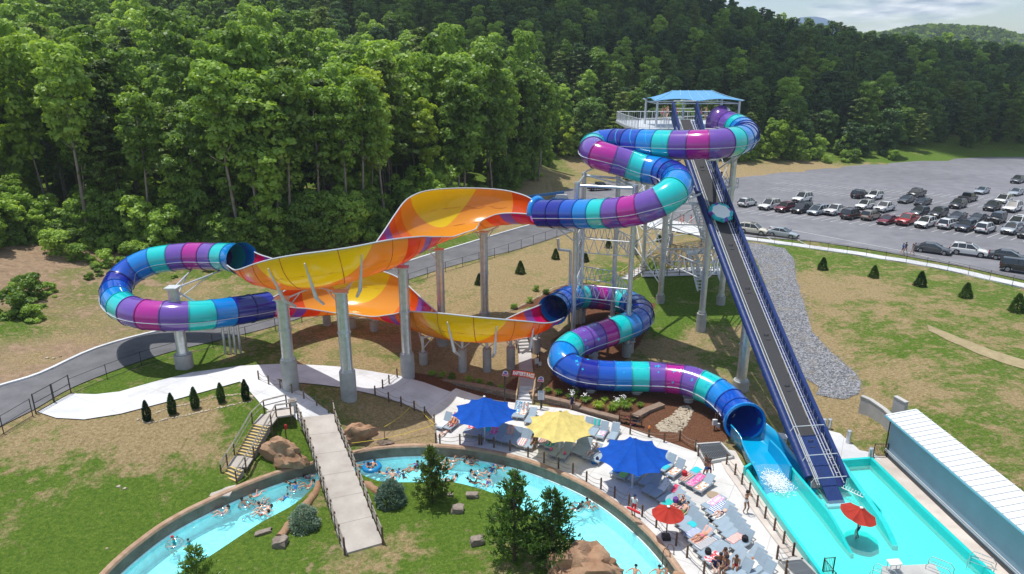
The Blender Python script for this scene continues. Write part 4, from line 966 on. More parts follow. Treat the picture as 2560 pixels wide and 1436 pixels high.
# smooth the height profile
L0 = [math.hypot(q.x-p0.x, q.y-p0.y) for q in line]; co = np.polyfit(L0, [q.z for q in line], 3)
LT = math.hypot(p1.x-p0.x, p1.y-p0.y); hd = Vector(((p1.x-p0.x)/LT, (p1.y-p0.y)/LT, 0)); lat = Vector((-hd.y, hd.x, 0)); lat = -lat if lat.x < 0 else lat
def CV(s, l=0, h=0): q = p0+hd*s+lat*l; q.z = float(np.polyval(co, s))+h; return q
cv = empty('conveyor_lift', tuple(CV(LT*.55)), 0, 'long steep raft conveyor with black belt, silver rails and blue side covers', 'conveyor')
cv.location.z = GZ(cv.location.x, cv.location.y); CVO = Vector(cv.location)
SS = [LT*k/60 for k in range(61)]
M_BELT = mat('rubber_belt', (.038, .038, .042), .7, var=.15, vscale=6); M_NAVY = mat('blue_cover', (.004, .026, .135), .5, var=.15, vscale=1.5, bump=.02, bscale=3); M_NAVD = mat('navy_side', (.006, .018, .13), .5)
def strip_(l0, l1, h0, h1, s0=0, s1=60, m=None, name='belt', th=.06, mb=None):
    mb_ = mb or MB(); vs = []
    for s in SS[s0:s1+1]: vs += [CV(s, l0, h0)-CVO, CV(s, l1, h1)-CVO, CV(s, l1, h1-th)-CVO, CV(s, l0, h0-th)-CVO]
    n = s1-s0; mb_.add(vs, [(i*4+k, i*4+(k+1) % 4, i*4+4+(k+1) % 4, i*4+4+k) for i in range(n) for k in range(4)]+[(0, 1, 2, 3), (n*4+3, n*4+2, n*4+1, n*4)])
    if mb is None: return mb_.build(name, m, cv)
strip_(-.54, .54, 0, 0, 0, 52, M_BELT, 'belt')
strip_(-.58, .58, .01, .01, 52, 60, M_NAVY, 'belt')
for l in (-.86, -.62, .62, .86): strip_(l-.025, l+.025, .05, .05, 0, 57, M_STEELW, 'rail', .08)
strip_(-1.25, -.68, -.10, -.06, 0, 58, M_STEELD, 'service_deck', .05)
strip_(.68, 1.15, -.10, -.10, 0, 58, M_NAVD, 'service_deck', .05)
mb = MB(); mb.tube([CV(s, -1.30, .08)-CVO for s in SS[2:58]], .30, 12)
for s in SS[2:57:2]:
    a = CV(s, -1.30, .08)-CVO; q = (CV(s+.1, -1.3, .08)-CV(s, -1.3, .08)).normalized(); mb.cyl(a-q*.02, a+q*.02, .315, n=12, m=1)
mb.build('side_cover', [M_NAVY, mat('strap_blue', (.01, .03, .22), .5)], cv, autos=40)
strip_(1.15, 1.20, .55, .55, 0, 58, M_NAVY, 'side_guard', .85)
strip_(1.20, 1.45, .58, .58, 0, 58, M_NAVY, 'guard_cap', .05)
mb = MB()
for k in range(1, 118):
    s = LT*k/120
    if s > LT*.95: break
    if k % 2 == 0: mb.cyl(CV(s, .70, -.05)-CVO, CV(s, 1.15, -.02)-CVO, .018, n=4)
    if k % 2: mb.cyl(CV(s, 1.12, -.1)-CVO, CV(s, 1.12, .5)-CVO, .02, n=4)
    if k % 2 == 0: mb.cyl(CV(s, -1.2, .02)-CVO, CV(s, -.82, .02)-CVO, .018, n=4)
for l, h in ((.70, -.05), (1.12, -.06), (-1.2, .02), (-.82, .02)): mb.tube([CV(s, l, h)-CVO for s in SS[1:57]], .014, 4)
mb.build('rung_rail', M_STEEL, cv)
for k in range(7):
    s = LT*(.16+.12*k); mb = MB(); 
    for l in (-.16, .16): mb.cyl(CV(s, l, .02)-CVO, CV(s, l, .16)-CVO, .03, n=5)
    mb.cyl(CV(s, -.2, .15)-CVO, CV(s, .2, .15)-CVO, .03, n=5); mb.cyl(CV(s+.35, -.2, .03)-CVO, CV(s+.35, .2, .03)-CVO, .03, n=5); mb.build('pusher', M_STEELD, cv)
for l in (-1.0, 1.0):
    mb = MB(); vs = [CV(s, l, -.3)-CVO for s in SS[:57]]; lo = [CV(s, l, -1.05)-CVO for s in SS[:57]]
    mb.tube(vs, .07, 6); mb.tube(lo, .07, 6)
    for i in range(0, 54, 2): mb.cyl(vs[i], lo[i+1], .04, n=5); mb.cyl(lo[i+1], vs[i+2], .04, n=5)
    mb.build('truss', M_STEELD, cv)
# gate frames near the foot and at the head
mb = MB()
for s, h in ((LT*.865, .75), (LT*.925, .8), (LT*.965, .6)):
    mb.tube([CV(s, -1.35, -.2)-CVO, CV(s, -1.4, h*.5)-CVO, CV(s, -1.2, h)-CVO, CV(s, 1.2, h)-CVO, CV(s, 1.4, h*.5)-CVO, CV(s, 1.35, -.2)-CVO], .035, 5)
for l in (-1.0, -.85, 1.0): mb.tube([CV(LT*(.87+.02*k), l, .28)-CVO for k in range(6)], .03, 5)
for k in range(4): mb.cyl(CV(LT*(.9+.015*k), .8, .06)-CVO, CV(LT*(.9+.015*k), 1.3, .1)-CVO, .035, n=5)
mb.build('frame_tube', M_STEELW, cv)
mb = MB(); mb.box(CV(LT*1.003, 0, -.02)-CVO, (1.7, .35, .16), rz=math.atan2(hd.y, hd.x)+math.pi/2); mb.build('foot_plate', mat('pale_plastic', (.55, .57, .66), .5), cv)
mb = MB()
for l in (-1.35, 1.25):
    a = CV(-.6, l, 1.35); b = CV(-.6, l, -.5); c = CV(3.4, l, .1); d = CV(3.4, l, -.6); w_ = lat*.12
    vs = [q-CVO for q in (a, b, d, c, a+w_*2, b+w_*2, d+w_*2, c+w_*2)]; mb.add(vs, [(0, 1, 2, 3), (7, 6, 5, 4), (0, 3, 7, 4), (3, 2, 6, 7), (0, 4, 5, 1), (1, 5, 6, 2)])
mb.build('head_side_cover', M_NAVY, cv)
mb = MB(); mb.cyl(CV(-.6, -1.2, 1.4)-CVO, CV(-.6, 1.3, 1.4)-CVO, .06, n=8); mb.cyl(CV(-.3, -.9, .9)-CVO, CV(-.3, 1.0, .9)-CVO, .04, n=6); mb.build('head_bar', M_STEELW, cv)
for s, lab in ((.80, 'thick steel leg under the lower end of the conveyor'),):
    pass
# raft riding the conveyor
s = LT*.318; c = CV(s, 0, .52); rf = empty('raft', tuple(c), 0, 'round white and teal raft riding up the conveyor', 'raft')
dn = (CV(s+.5)-CV(s-.5)).normalized(); xa = lat; up = xa.cross(dn)
if up.z < 0: dn = -dn; up = -up
RM = Matrix((xa, dn, up)).transposed(); rf.rotation_euler = RM.to_euler()
mb = MB(); ring = []
for k in range(32):
    t = 2*math.pi*k/32; rr = .95+.05*math.cos(t*8)
    for j in range(10):
        q = 2*math.pi*j/10; ring.append(((rr+.24*math.cos(q))*math.cos(t), (rr+.24*math.cos(q))*math.sin(t), .2*math.sin(q)))
mb.add(ring, [(k*10+j, k*10+(j+1) % 10, ((k+1) % 32)*10+(j+1) % 10, ((k+1) % 32)*10+j) for k in range(32) for j in range(10)], [0 if (k//2) % 4 else 1 for k in range(32) for j in range(10)])
mb.build('tube_ring', [mat('raft_teal', (.01, .45, .48), .3), mat('raft_violet', (.16, .05, .36), .3)], rf, smooth=True)
mb = MB(); mb.cyl((0, 0, -.05), (0, 0, .17), .90, n=28); mb.build('floor', mat('raft_white', (.78, .82, .80), .5), rf)
for k in range(6): t = k*math.pi/3+.3; mb = MB(); mb.tube([(math.cos(t-.12)*1.1, math.sin(t-.12)*1.1, .14), (math.cos(t)*1.14, math.sin(t)*1.14, .28), (math.cos(t+.12)*1.1, math.sin(t+.12)*1.1, .14)], .03, 5); mb.build('handle', M_BLACK, rf)
# ---------------- vegetation
def leaf_mat(name, dark, mid, light, trans=.45, rough=.6, nscale=.5):
    m = bpy.data.materials.new(name); m.use_nodes = True; MT[name] = m; t = m.node_tree; t.nodes.clear()
    tc = N(t, 'ShaderNodeTexCoord'); oi = N(t, 'ShaderNodeObjectInfo'); n = noise_node(t, tc.outputs['Object'], nscale, 3); n2 = noise_node(t, tc.outputs['Object'], 3.1, 2)
    f = mth(t, 'ADD', mth(t, 'MULTIPLY', n, .55), mth(t, 'MULTIPLY', n2, .35)); f = mth(t, 'ADD', f, mth(t, 'MULTIPLY', mth(t, 'SUBTRACT', oi.outputs['Random'], .5), .55), True)
    c = ramp(t, f, [(.22, dark), (.48, mid), (.78, light)])
    d = N(t, 'ShaderNodeBsdfDiffuse'); tr = N(t, 'ShaderNodeBsdfTranslucent'); g = N(t, 'ShaderNodeBsdfGlossy', inp={'Roughness': .45}); g.inputs['Color'].default_value = (.5, .5, .5, 1)
    t.links.new(c, d.inputs['Color']); t.links.new(mixc(t, 1.0, c, (1.25, 1.2, .5), 'MULTIPLY'), tr.inputs['Color'])
    m1 = N(t, 'ShaderNodeMixShader', inp={0: trans}); t.links.new(d.outputs[0], m1.inputs[1]); t.links.new(tr.outputs[0], m1.inputs[2])
    m2 = N(t, 'ShaderNodeMixShader', inp={0: .05}); t.links.new(m1.outputs[0], m2.inputs[1]); t.links.new(g.outputs[0], m2.inputs[2])
    o = N(t, 'ShaderNodeOutputMaterial'); t.links.new(m2.outputs[0], o.inputs[0]); return m
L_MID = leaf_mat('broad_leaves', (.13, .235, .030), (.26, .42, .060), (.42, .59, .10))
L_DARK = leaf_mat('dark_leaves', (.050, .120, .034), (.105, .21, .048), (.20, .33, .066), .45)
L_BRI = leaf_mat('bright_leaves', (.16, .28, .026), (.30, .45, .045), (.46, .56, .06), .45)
L_PINE = leaf_mat('pine_needles', (.065, .115, .020), (.135, .205, .034), (.22, .29, .055), .3)
L_YPINE = leaf_mat('young_pine_needles', (.055, .12, .024), (.115, .22, .042), (.20, .32, .06), .35, nscale=1.5)
L_SPR = leaf_mat('blue_spruce_needles', (.10, .17, .135), (.19, .29, .235), (.32, .43, .34), .25, nscale=2)
L_ARB = leaf_mat('arborvitae_foliage', (.022, .062, .018), (.046, .11, .026), (.09, .17, .036), .25, nscale=2)
BARK = mat('pale_bark', (.24, .20, .165), .9, var=.35, vscale=1.2, bump=.03, bscale=6); BARKD = mat('dark_bark', (.09, .065, .05), .9, var=.3)
def quads(rng, C, Rd, n, size, nrm_up=.35, squash=.75, hollow=.55, asp=1.0):
    """n leaf quads round each centre; C (k,3), Rd (k,)"""
    k = len(C); d = rng.normal(size=(k, n, 3)); d /= np.linalg.norm(d, axis=2, keepdims=True); d[:, :, 2] = np.where(rng.random((k, n)) < .25, d[:, :, 2], np.abs(d[:, :, 2]))
    r = hollow+(1-hollow)*rng.random((k, n, 1))**.6; p = C[:, None, :]+d*r*Rd[:, None, None]*np.array([1, 1, squash])
    nm = d+rng.normal(size=d.shape)*.55+np.array([0, 0, nrm_up]); nm /= np.linalg.norm(nm, axis=2, keepdims=True)
    u = np.cross(nm, rng.normal(size=nm.shape)); u /= np.linalg.norm(u, axis=2, keepdims=True); v = np.cross(nm, u)
    s = size*(.6+.8*rng.random((k, n, 1))); a = (u*s*asp).reshape(-1, 3); b = (v*s).reshape(-1, 3); p = p.reshape(-1, 3)
    V = np.stack([p-a-b*.6, p+a-b, p+a*.8+b, p-a+b*.8], 1).reshape(-1, 3)
    return V
def fast_mesh(name, V, mats, mi=None, verts_per=4):
    me = bpy.data.meshes.new(name); nv = len(V); nf = nv//verts_per
    me.vertices.add(nv); me.vertices.foreach_set('co', V.astype(np.float32).ravel()); me.loops.add(nv); me.loops.foreach_set('vertex_index', np.arange(nv, dtype=np.int32))
    me.polygons.add(nf); me.polygons.foreach_set('loop_start', np.arange(0, nv, verts_per, dtype=np.int32)); me.polygons.foreach_set('loop_total', np.full(nf, verts_per, dtype=np.int32))
    for m in mats: me.materials.append(m)
    me.update(calc_edges=True); me.validate(); return me
def mb_mesh(mb, name, m, sm=True):
    o = mb.build(name, m, smooth=sm); me = o.data; bpy.data.objects.remove(o); return me
def broadleaf(seed, h, base, rad, nb, nq, size, m, lean=.4, trunk=.22, nmeshname='tree', br=1.35, limbs=9):
    rng = np.random.default_rng(seed); rd = random.Random(seed); tr = MB()
    lx, ly = rd.uniform(-lean, lean), rd.uniform(-lean, lean); n = 7
    axis_ = [Vector((lx*math.sin(2.2*k/n)+rd.uniform(-.08, .08), ly*math.sin(1.9*k/n)+rd.uniform(-.08, .08), h*.9*k/n)) for k in range(n+1)]
    tr.tube(axis_, [trunk*(1.25 if k == 0 else 1)*(1-.85*k/n) for k in range(n+1)], 7)
    C = []; RR = []
    def ax(t): i = min(n-1, int(t*n)); return axis_[i].lerp(axis_[i+1], t*n-i)
    for k in range(limbs):
        t = base+(.95-base)*(k+.3)/limbs; p = ax(t*.98); az = k*2.4+rd.uniform(-.4, .4); q = (t-base)/(1-base)
        L = rad*(.55+.5*math.sin(math.pi*min(1, .15+q*.9)))*rd.uniform(.75, 1.1); e = p+Vector((math.cos(az)*L*.8, math.sin(az)*L*.8, L*.45)); mid = p.lerp(e, .5)+Vector((0, 0, -.15*L*.3))
        tr.tube([p, mid, e], [trunk*.4*(1-.5*t), trunk*.25, trunk*.08], 5)
    for k in range(nb):
        q = (k+.5)/nb; t = base+(1.02-base)*q; az = rd.uniform(0, 6.283); env = rad*(math.sin(math.pi*(.14+q*.68)))**.7*rd.uniform(.8, 1.1); r = env*math.sqrt(rd.uniform(.12, 1))*.86
        p = ax(min(.99, t)); C.append((p.x+math.cos(az)*r, p.y+math.sin(az)*r, h*t+rd.uniform(-.5, .5)-r*.12)); RR.append(br*rd.uniform(.65, 1.25))
    V = quads(rng, np.array(C), np.array(RR), int(nq*1.9), size*.72)
    return mb_mesh(tr, nmeshname+'_trunk', BARK), fast_mesh(nmeshname+'_crown', V, [m])
def pine_tall(seed, h, base, rad, m):
    rng = np.random.default_rng(seed); rd = random.Random(seed); tr = MB(); n = 6
    ax = [Vector((rd.uniform(-.15, .15), rd.uniform(-.15, .15), h*k/n)) for k in range(n+1)]; tr.tube(ax, [.2*(1-.8*k/n) for k in range(n+1)], 6)
    C = []; RR = []
    for k in range(26):
        q = k/26; z = h*(base+(1-base)*q); L = rad*(1-q)**.55*rd.uniform(.6, 1.1)+.5; az = k*2.5+rd.uniform(-.5, .5); e = Vector((math.cos(az)*L, math.sin(az)*L, z+L*.08))
        tr.cyl((0, 0, z), e, .05, .02, 4)
        for j in range(4): f = .3+.25*j; C.append((e.x*f+rd.uniform(-.5, .5), e.y*f+rd.uniform(-.5, .5), z+L*.08*f+rd.uniform(-.15, .25))); RR.append(1.05*rd.uniform(.7, 1.2))
    V = quads(rng, np.array(C), np.array(RR), 30, .17, .7, .28, .1, 1.9)
    return mb_mesh(tr, 'pine_trunk', BARKD), fast_mesh('pine_crown', V, [m])
VAR = {}
VAR['a'] = broadleaf(1, 24, .30, 5.2, 80, 56, .30, L_MID); VAR['b'] = broadleaf(2, 21, .24, 5.0, 76, 56, .30, L_MID); VAR['c'] = broadleaf(3, 26, .34, 4.6, 76, 56, .29, L_MID, 1.0)
VAR['t'] = broadleaf(24, 25, .56, 3.1, 42, 52, .28, L_MID, 1.3, .30, limbs=7); VAR['s'] = broadleaf(4, 25, .50, 3.4, 48, 52, .28, L_MID, 1.2, .23); VAR['s2'] = broadleaf(14, 22, .46, 3.0, 40, 52, .28, L_BRI, 1.0, .18)
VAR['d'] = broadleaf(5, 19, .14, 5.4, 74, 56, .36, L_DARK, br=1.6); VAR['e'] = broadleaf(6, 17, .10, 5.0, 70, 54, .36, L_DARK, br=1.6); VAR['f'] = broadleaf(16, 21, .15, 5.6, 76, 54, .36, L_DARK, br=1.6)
VAR['u'] = broadleaf(7, 9, .16, 2.9, 40, 46, .23, L_BRI, .6, .09, br=.95); VAR['v'] = broadleaf(8, 7.5, .10, 2.6, 36, 46, .22, L_MID, .5, .08, br=.9)
VAR['p'] = pine_tall(9, 24, .42, 4.2, L_PINE); VAR['q'] = pine_tall(10, 20, .35, 3.8, L_PINE)
VAR['g'] = broadleaf(21, 3.2, .0, 1.9, 20, 56, .15, L_MID, .3, .05, br=.75)
KIND = {'a': 'tall broad green hardwood', 'b': 'round crowned green hardwood', 'c': 'high leaning green hardwood', 's': 'slender tree with long bare pale trunk', 's2': 'slender tree with yellow green crown', 'd': 'dark green bushy hardwood', 'e': 'low dark green hardwood', 'f': 'large dark green hardwood',
        'u': 'small bright yellow green understorey tree', 'v': 'small green understorey tree', 'p': 'tall sparse olive pine', 'q': 'shorter sparse olive pine', 'g': 'low green bush'}
def plant(k, x, y, s, rz, label, cat='tree', group='trees of the wooded hillside', name=None, sz=1.0, dz=-.2):
    tm, cm = VAR[k]; nm = name or {'p': 'pine_tree', 'q': 'pine_tree', 'g': 'bush'}.get(k, 'forest_tree')
    o = empty(nm, (x, y, HF(x, y)+dz), rz, label, cat, group); o.scale = (s, s, s*sz)
    for n_, me in (('trunk', tm), ('crown', cm)):
        c = bpy.data.objects.new(n_, me); COL.objects.link(c); c.parent = o
    return o
EDGE = [(-700,640),(-300,660),(-100,625),(0,606),(120,592),(220,602),(330,612),(430,618),(560,625),(660,628),(760,612),(860,598),(960,580),(1060,556),(1160,528),(1260,490),(1340,455),(1372,415),(1440,398),(1600,402),(1860,407),(2000,405),(2110,410),(2200,402),(2300,394),(2420,386),(2560,376),(2760,362),(3200,335)]
EP = [P(u, v) for u, v in EDGE]
fpoly = [(p.x, p.y) for p in EP]+[(620, 330), (620, 620), (-420, 620), (-420, 90)]
rt = random.Random(11); cand = []
y_ = 60.0
while y_ < 560:
    sp = 5.6 if y_ < 170 else (7.2 if y_ < 300 else 8.8)
    x_ = -330.0
    while x_ < 520:
        cand.append((x_+rt.uniform(-.42, .42)*sp, y_+rt.uniform(-.42, .42)*sp)); x_ += sp
    y_ += sp
ca_ = np.array(cand); ins = inpoly(ca_, fpoly); ca_ = ca_[ins]; ed_ = polydist(ca_, fpoly); zz_ = HFv(ca_)
trees = []
for (x, y), e, z in zip(ca_, ed_, zz_):
    d = y*CT+(CH-z)*ST
    u = 1280+F0*x/d; ut, vt, _ = proj((x, y, z+20))
    if not (-160 < u < 2720) or vt > 900: continue
    west = x < 60*(y/150) and y < 185+0.25*max(0, -x)
    r = rt.random()
    if west:
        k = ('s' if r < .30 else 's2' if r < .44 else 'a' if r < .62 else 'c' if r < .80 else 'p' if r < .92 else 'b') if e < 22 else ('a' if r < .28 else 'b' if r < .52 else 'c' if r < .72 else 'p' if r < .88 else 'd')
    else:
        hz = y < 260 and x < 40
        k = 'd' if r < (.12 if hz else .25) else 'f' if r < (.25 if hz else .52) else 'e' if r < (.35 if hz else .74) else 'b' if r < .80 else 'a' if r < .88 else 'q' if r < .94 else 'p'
        if e < 14 and y > 150: k = rt.choice('bevq')
    s = rt.uniform(.64, 1.14)*(1.0 if y < 190 else .86)
    if not west and y > 150: s *= .92
    trees.append((d, x, y, z, k, s, rt.uniform(0, 6.28), rt.uniform(.9, 1.12)))
# understorey along the forest edge
for i in range(330):
    j = rt.randint(2, 13); f = rt.random(); q = EP[j].lerp(EP[j+1], f); x, y = q.x+rt.gauss(0, 1.6), q.y+rt.gauss(-.5, 1.8); z = HF(x, y)
    trees.append((y*CT+(CH-z)*ST, x, y, z, rt.choice('gggv'), rt.uniform(.45, 1.0), rt.uniform(0, 6.28), rt.uniform(.7, 1.0)))
for i in range(3600):
    x = rt.uniform(-110, 230); y = rt.uniform(70, 215)
    q = np.array([[x, y]]);
    if not inpoly(q, fpoly)[0]: continue
    e = polydist(q, fpoly)[0]
    if e > 9 or rt.random() < .35: continue
    z = HF(x, y); d = y*CT+(CH-z)*ST; u = 1280+F0*x/d
    if not (-60 < u < 2620): continue
    trees.append((d, x, y, z, rt.choice(['u', 'v', 'v', 'u', 'g', 'g']) if e < 6 else rt.choice('uv'), rt.uniform(.7, 1.25), rt.uniform(0, 6.28), rt.uniform(.9, 1.2)))
def lotgap(x, y):
    q = np.array([[x, y]]); return inpoly(q, npoly(LOT))[0] or polydist(q, npoly(LOT))[0] < 3
trees = [t for t in trees if not lotgap(t[1], t[2])]
trees.sort(key=lambda t: t[0]/(t[5]*(1 if t[4] not in 'uvg' else .45)))
NI = 285
for d, x, y, z, k, s, rz, sz in trees[:NI]:
    where = 'in the woods edge behind the slide' if y < 125 else ('deeper in the sunlit woods' if x < 60 else 'in shaded woods behind the car park')
    plant(k, x, y, s, rz, KIND[k]+' '+where, 'bush' if k == 'g' else 'tree', 'forest: '+KIND[k]+' '+where, sz=sz)
for u, v, s in ((75, 548, 1.0), (222, 606, 1.02), (376, 618, .8), (606, 628, .98), (657, 632, .9), (727, 622, .95), (797, 604, .85), (868, 594, .85), (905, 588, .9), (965, 575, .8), (1150, 532, .9), (1345, 452, .85)):
    p = P(u, v); plant('t', p.x, p.y, s, u*.7, 'very slender tree with long bare pale trunk standing at the woods edge', group='bare trunked trees at the woods edge')
rest = trees[NI:]
src = bpy.data.collections.new('tree_sources'); order = sorted(VAR); 
for k in order:
    tm, cm = VAR[k]
    ob = bpy.data.objects.new('src_'+k, cm); src.objects.link(ob)
for i in range(2600):
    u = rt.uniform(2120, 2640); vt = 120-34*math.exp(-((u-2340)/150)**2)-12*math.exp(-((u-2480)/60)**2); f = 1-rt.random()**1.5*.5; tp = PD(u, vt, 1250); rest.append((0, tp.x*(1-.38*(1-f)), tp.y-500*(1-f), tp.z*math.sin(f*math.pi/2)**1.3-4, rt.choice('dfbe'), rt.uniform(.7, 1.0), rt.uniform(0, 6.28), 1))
pm = bpy.data.meshes.new('forest'); pm.from_pydata([(x, y, z-.3) for _, x, y, z, *_ in rest], [], [])
for nm_, ty, vals in (('vi', 'INT', [order.index(t[4]) for t in rest]), ('sc', 'FLOAT', [t[5] for t in rest]), ('rz', 'FLOAT', [t[6] for t in rest])):
    at = pm.attributes.new(nm_, ty, 'POINT'); at.data.foreach_set('value', vals)
fo_ = bpy.data.objects.new('forest', pm); COL.objects.link(fo_); tag(fo_, 'dense dark green forest covering the far hillside', 'forest', kind='stuff')
ng = bpy.data.node_groups.new('scatter', 'GeometryNodeTree'); ng.interface.new_socket('Geometry', in_out='INPUT', socket_type='NodeSocketGeometry'); ng.interface.new_socket('Geometry', in_out='OUTPUT', socket_type='NodeSocketGeometry')
gi = ng.nodes.new('NodeGroupInput'); go = ng.nodes.new('NodeGroupOutput'); ci = ng.nodes.new('GeometryNodeCollectionInfo'); ci.inputs['Collection'].default_value = src; ci.inputs['Separate Children'].default_value = True; ci.inputs['Reset Children'].default_value = True
ip = ng.nodes.new('GeometryNodeInstanceOnPoints'); ip.inputs['Pick Instance'].default_value = True
def na(n_, ty): a = ng.nodes.new('GeometryNodeInputNamedAttribute'); a.data_type = ty; a.inputs['Name'].default_value = n_; return a.outputs['Attribute']
ng.links.new(gi.outputs[0], ip.inputs['Points']); ng.links.new(ci.outputs[0], ip.inputs['Instance']); ng.links.new(na('vi', 'INT'), ip.inputs['Instance Index'])
cx_ = ng.nodes.new('ShaderNodeCombineXYZ'); ng.links.new(na('rz', 'FLOAT'), cx_.inputs[2]); ng.links.new(cx_.outputs[0], ip.inputs['Rotation']); ng.links.new(na('sc', 'FLOAT'), ip.inputs['Scale']); ng.links.new(ip.outputs[0], go.inputs[0])
md = fo_.modifiers.new('scatter', 'NODES'); md.node_group = ng
print('TREES', len(trees), 'stuff', len(rest))
# far hills
def hill(name, pts, base, m, depth=300):
    mb = MB(); n = len(pts); vs = []; K = 10
    for u, v, d in pts:
        top = PD(u, v, d)
        for k in range(K+1):
            f = k/K; a = f*math.pi/2*1.0; vs.append((top.x, top.y-depth*(1-f), base+(top.z-base)*math.sin(a)**1.3))
        vs.append((top.x, top.y+depth, base))
    KK = K+2; mb.add(vs, [(i*KK+k, i*KK+k+1, (i+1)*KK+k+1, (i+1)*KK+k) for i in range(n-1) for k in range(KK-1)])
    o = mb.build(name, m, smooth=True); tag(o, kind='structure'); return o
fh = surf('far_woods', [(.25, (.016, .036, .016)), (.5, (.04, .075, .028)), (.75, (.075, .12, .04))], .055, bump=3.0, bscale=.12, fine=.5)
pts = []
for i in range(41):
    u = 2020+i*26; pts.append((u, 118-34*math.exp(-((u-2340)/150)**2)-12*math.exp(-((u-2480)/60)**2)+2*math.sin(u*.09)+1.5*math.sin(u*.31)-(u-2300)*.0, 1250))
hill('hills', pts, 0, fh, 500)
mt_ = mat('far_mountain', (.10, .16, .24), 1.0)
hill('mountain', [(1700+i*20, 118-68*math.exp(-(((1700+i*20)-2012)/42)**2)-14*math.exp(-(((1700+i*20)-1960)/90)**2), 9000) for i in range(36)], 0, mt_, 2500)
# ---- planted conifers
def conifer(seed, h, rad, m, ntuft, tl, dens=1.0, shape='pine', bark=BARKD):
    rng = np.random.default_rng(seed); rd = random.Random(seed); tr = MB(); n = 5
    tr.tube([Vector((rd.uniform(-.04, .04)*h*.2, rd.uniform(-.04, .04)*h*.2, h*.97*k/n)) for k in range(n+1)], [h*.016*(1-.85*k/n)+.01 for k in range(n+1)], 6)
    T = []; D = []
    if shape == 'pine':
        lev = int(5+h*2.0)
        for k in range(lev):
            q = (k+.5)/lev; z = h*(.06+.88*q); L0_ = rad*((1-q)**.62)*(1.0 if q > .12 else .75)
            for j in range(rd.randint(4, 6)):
                az = rd.uniform(0, 6.28); L = L0_*rd.uniform(.65, 1.12); up = rd.uniform(.18, .5)+.3*q
                e = Vector((math.cos(az)*L, math.sin(az)*L, z+L*up)); tr.cyl((0, 0, z), e, .012*h*.35, .006, 4)
                nt_ = max(3, int(ntuft*L/rad))
                for i in range(nt_):
                    f = .25+.8*(i+rd.random())/nt_; s_ = .24*L*(1.2-abs(f-.6)); p = Vector((0, 0, z)).lerp(e, f)
                    T.append((p.x+rd.uniform(-s_, s_), p.y+rd.uniform(-s_, s_), p.z+rd.uniform(-.3*s_, .6*s_))); dd = Vector((math.cos(az), math.sin(az), up+.6)); D.append(tuple(dd.normalized()))
    else:
        for i in range(int(ntuft)):
            q = rd.random()**1.15; az = rd.uniform(0, 6.28)
            prof = (math.sin(math.pi*min(1, .16+q*.86))**.75)*(1-.35*q) if shape == 'column' else (math.sqrt(max(0, 1-(q*1.02)**2.2)) if shape == 'ball' else (1-q)**.8+.05)
            r = rad*prof*(.72+.28*rd.random())*(1+.12*math.sin(az*3+q*9)); T.append((math.cos(az)*r, math.sin(az)*r, h*(.03+.97*q))); D.append(tuple(Vector((math.cos(az), math.sin(az), .8)).normalized()))
    T = np.array(T); D = np.array(D); k = 6; rnd_ = rng.normal(size=(len(T), k, 3)); dv = D[:, None, :]+rnd_*.62; dv /= np.linalg.norm(dv, axis=2, keepdims=True)
    sd = np.cross(dv, rng.normal(size=dv.shape)); sd /= np.linalg.norm(sd, axis=2, keepdims=True); L_2 = tl*(.7+.6*rng.random((len(T), k, 1))); p = T[:, None, :]; W = tl*.17
    V = np.stack([p-sd*W*.5+dv*0, p+sd*W*.5+dv*0, p+dv*L_2+sd*W*.7, p+dv*L_2-sd*W*.7], 2).reshape(-1, 3)
    return mb_mesh(tr, 'conifer_trunk', bark), fast_mesh('conifer_crown', V, [m])
VAR['pineN'] = conifer(31, 6.6, 2.1, L_YPINE, 15, .30); VAR['pineN2'] = conifer(33, 6.0, 1.9, L_YPINE, 15, .30); VAR['pineS'] = conifer(32, 4.6, 1.45, leaf_mat('light_pine_needles', (.045, .085, .016), (.10, .155, .028), (.17, .23, .045), .3, nscale=1.5), 14, .27)
VAR['spr'] = conifer(34, 1.75, 1.0, L_SPR, 900, .17, shape='ball'); VAR['arb'] = conifer(35, 2.3, .42, L_ARB, 900, .13, shape='column'); VAR['smp'] = conifer(36, 1.9, .72, L_ARB, 800, .15, shape='cone')
def conif(k, u, v, s, label, cat='tree', group=None, name='conifer', sz=1):
    p = G(u, v); return plant(k, p.x, p.y, s, rt.uniform(0, 6.28), label, cat, group, name, sz, -.05)
conif('pineS', 1082, 1258, 1.0, 'light green young pine on the island just left of the bathing crowd', name='pine_tree')
conif('pineN', 1285, 1402, .98, 'bigger of two overlapping dark pines, in front of the river bend', name='pine_tree')
conif('pineN2', 1378, 1412, .92, 'right hand one of two overlapping dark pines, beside the open river', name='pine_tree')
conif('pineN2', 507, 1520, .72, 'dark pine at the bottom edge in front of the left river arm', name='pine_tree')
conif('spr', 978, 1258, 1.0, 'rounded blue spruce right of the concrete bridge', name='blue_spruce')
conif('spr', 762, 1318, .92, 'rounded blue spruce left of the concrete bridge', name='blue_spruce')
for i, (u, v) in enumerate(((369, 1052), (432, 1035), (489, 1021), (554, 1006), (615, 999))):
    conif('arb', u, v, .76+.03*(i % 3), ['slim dark evergreen at the left end of the stone-edged row', 'second slim evergreen from the left in the stone-edged row', 'middle one of five slim evergreens in the stone-edged row', 'fourth slim evergreen from the left in the stone-edged row', 'slim evergreen at the right end of the row, beside the path'][i], group='row of five slim evergreens', name='arborvitae')
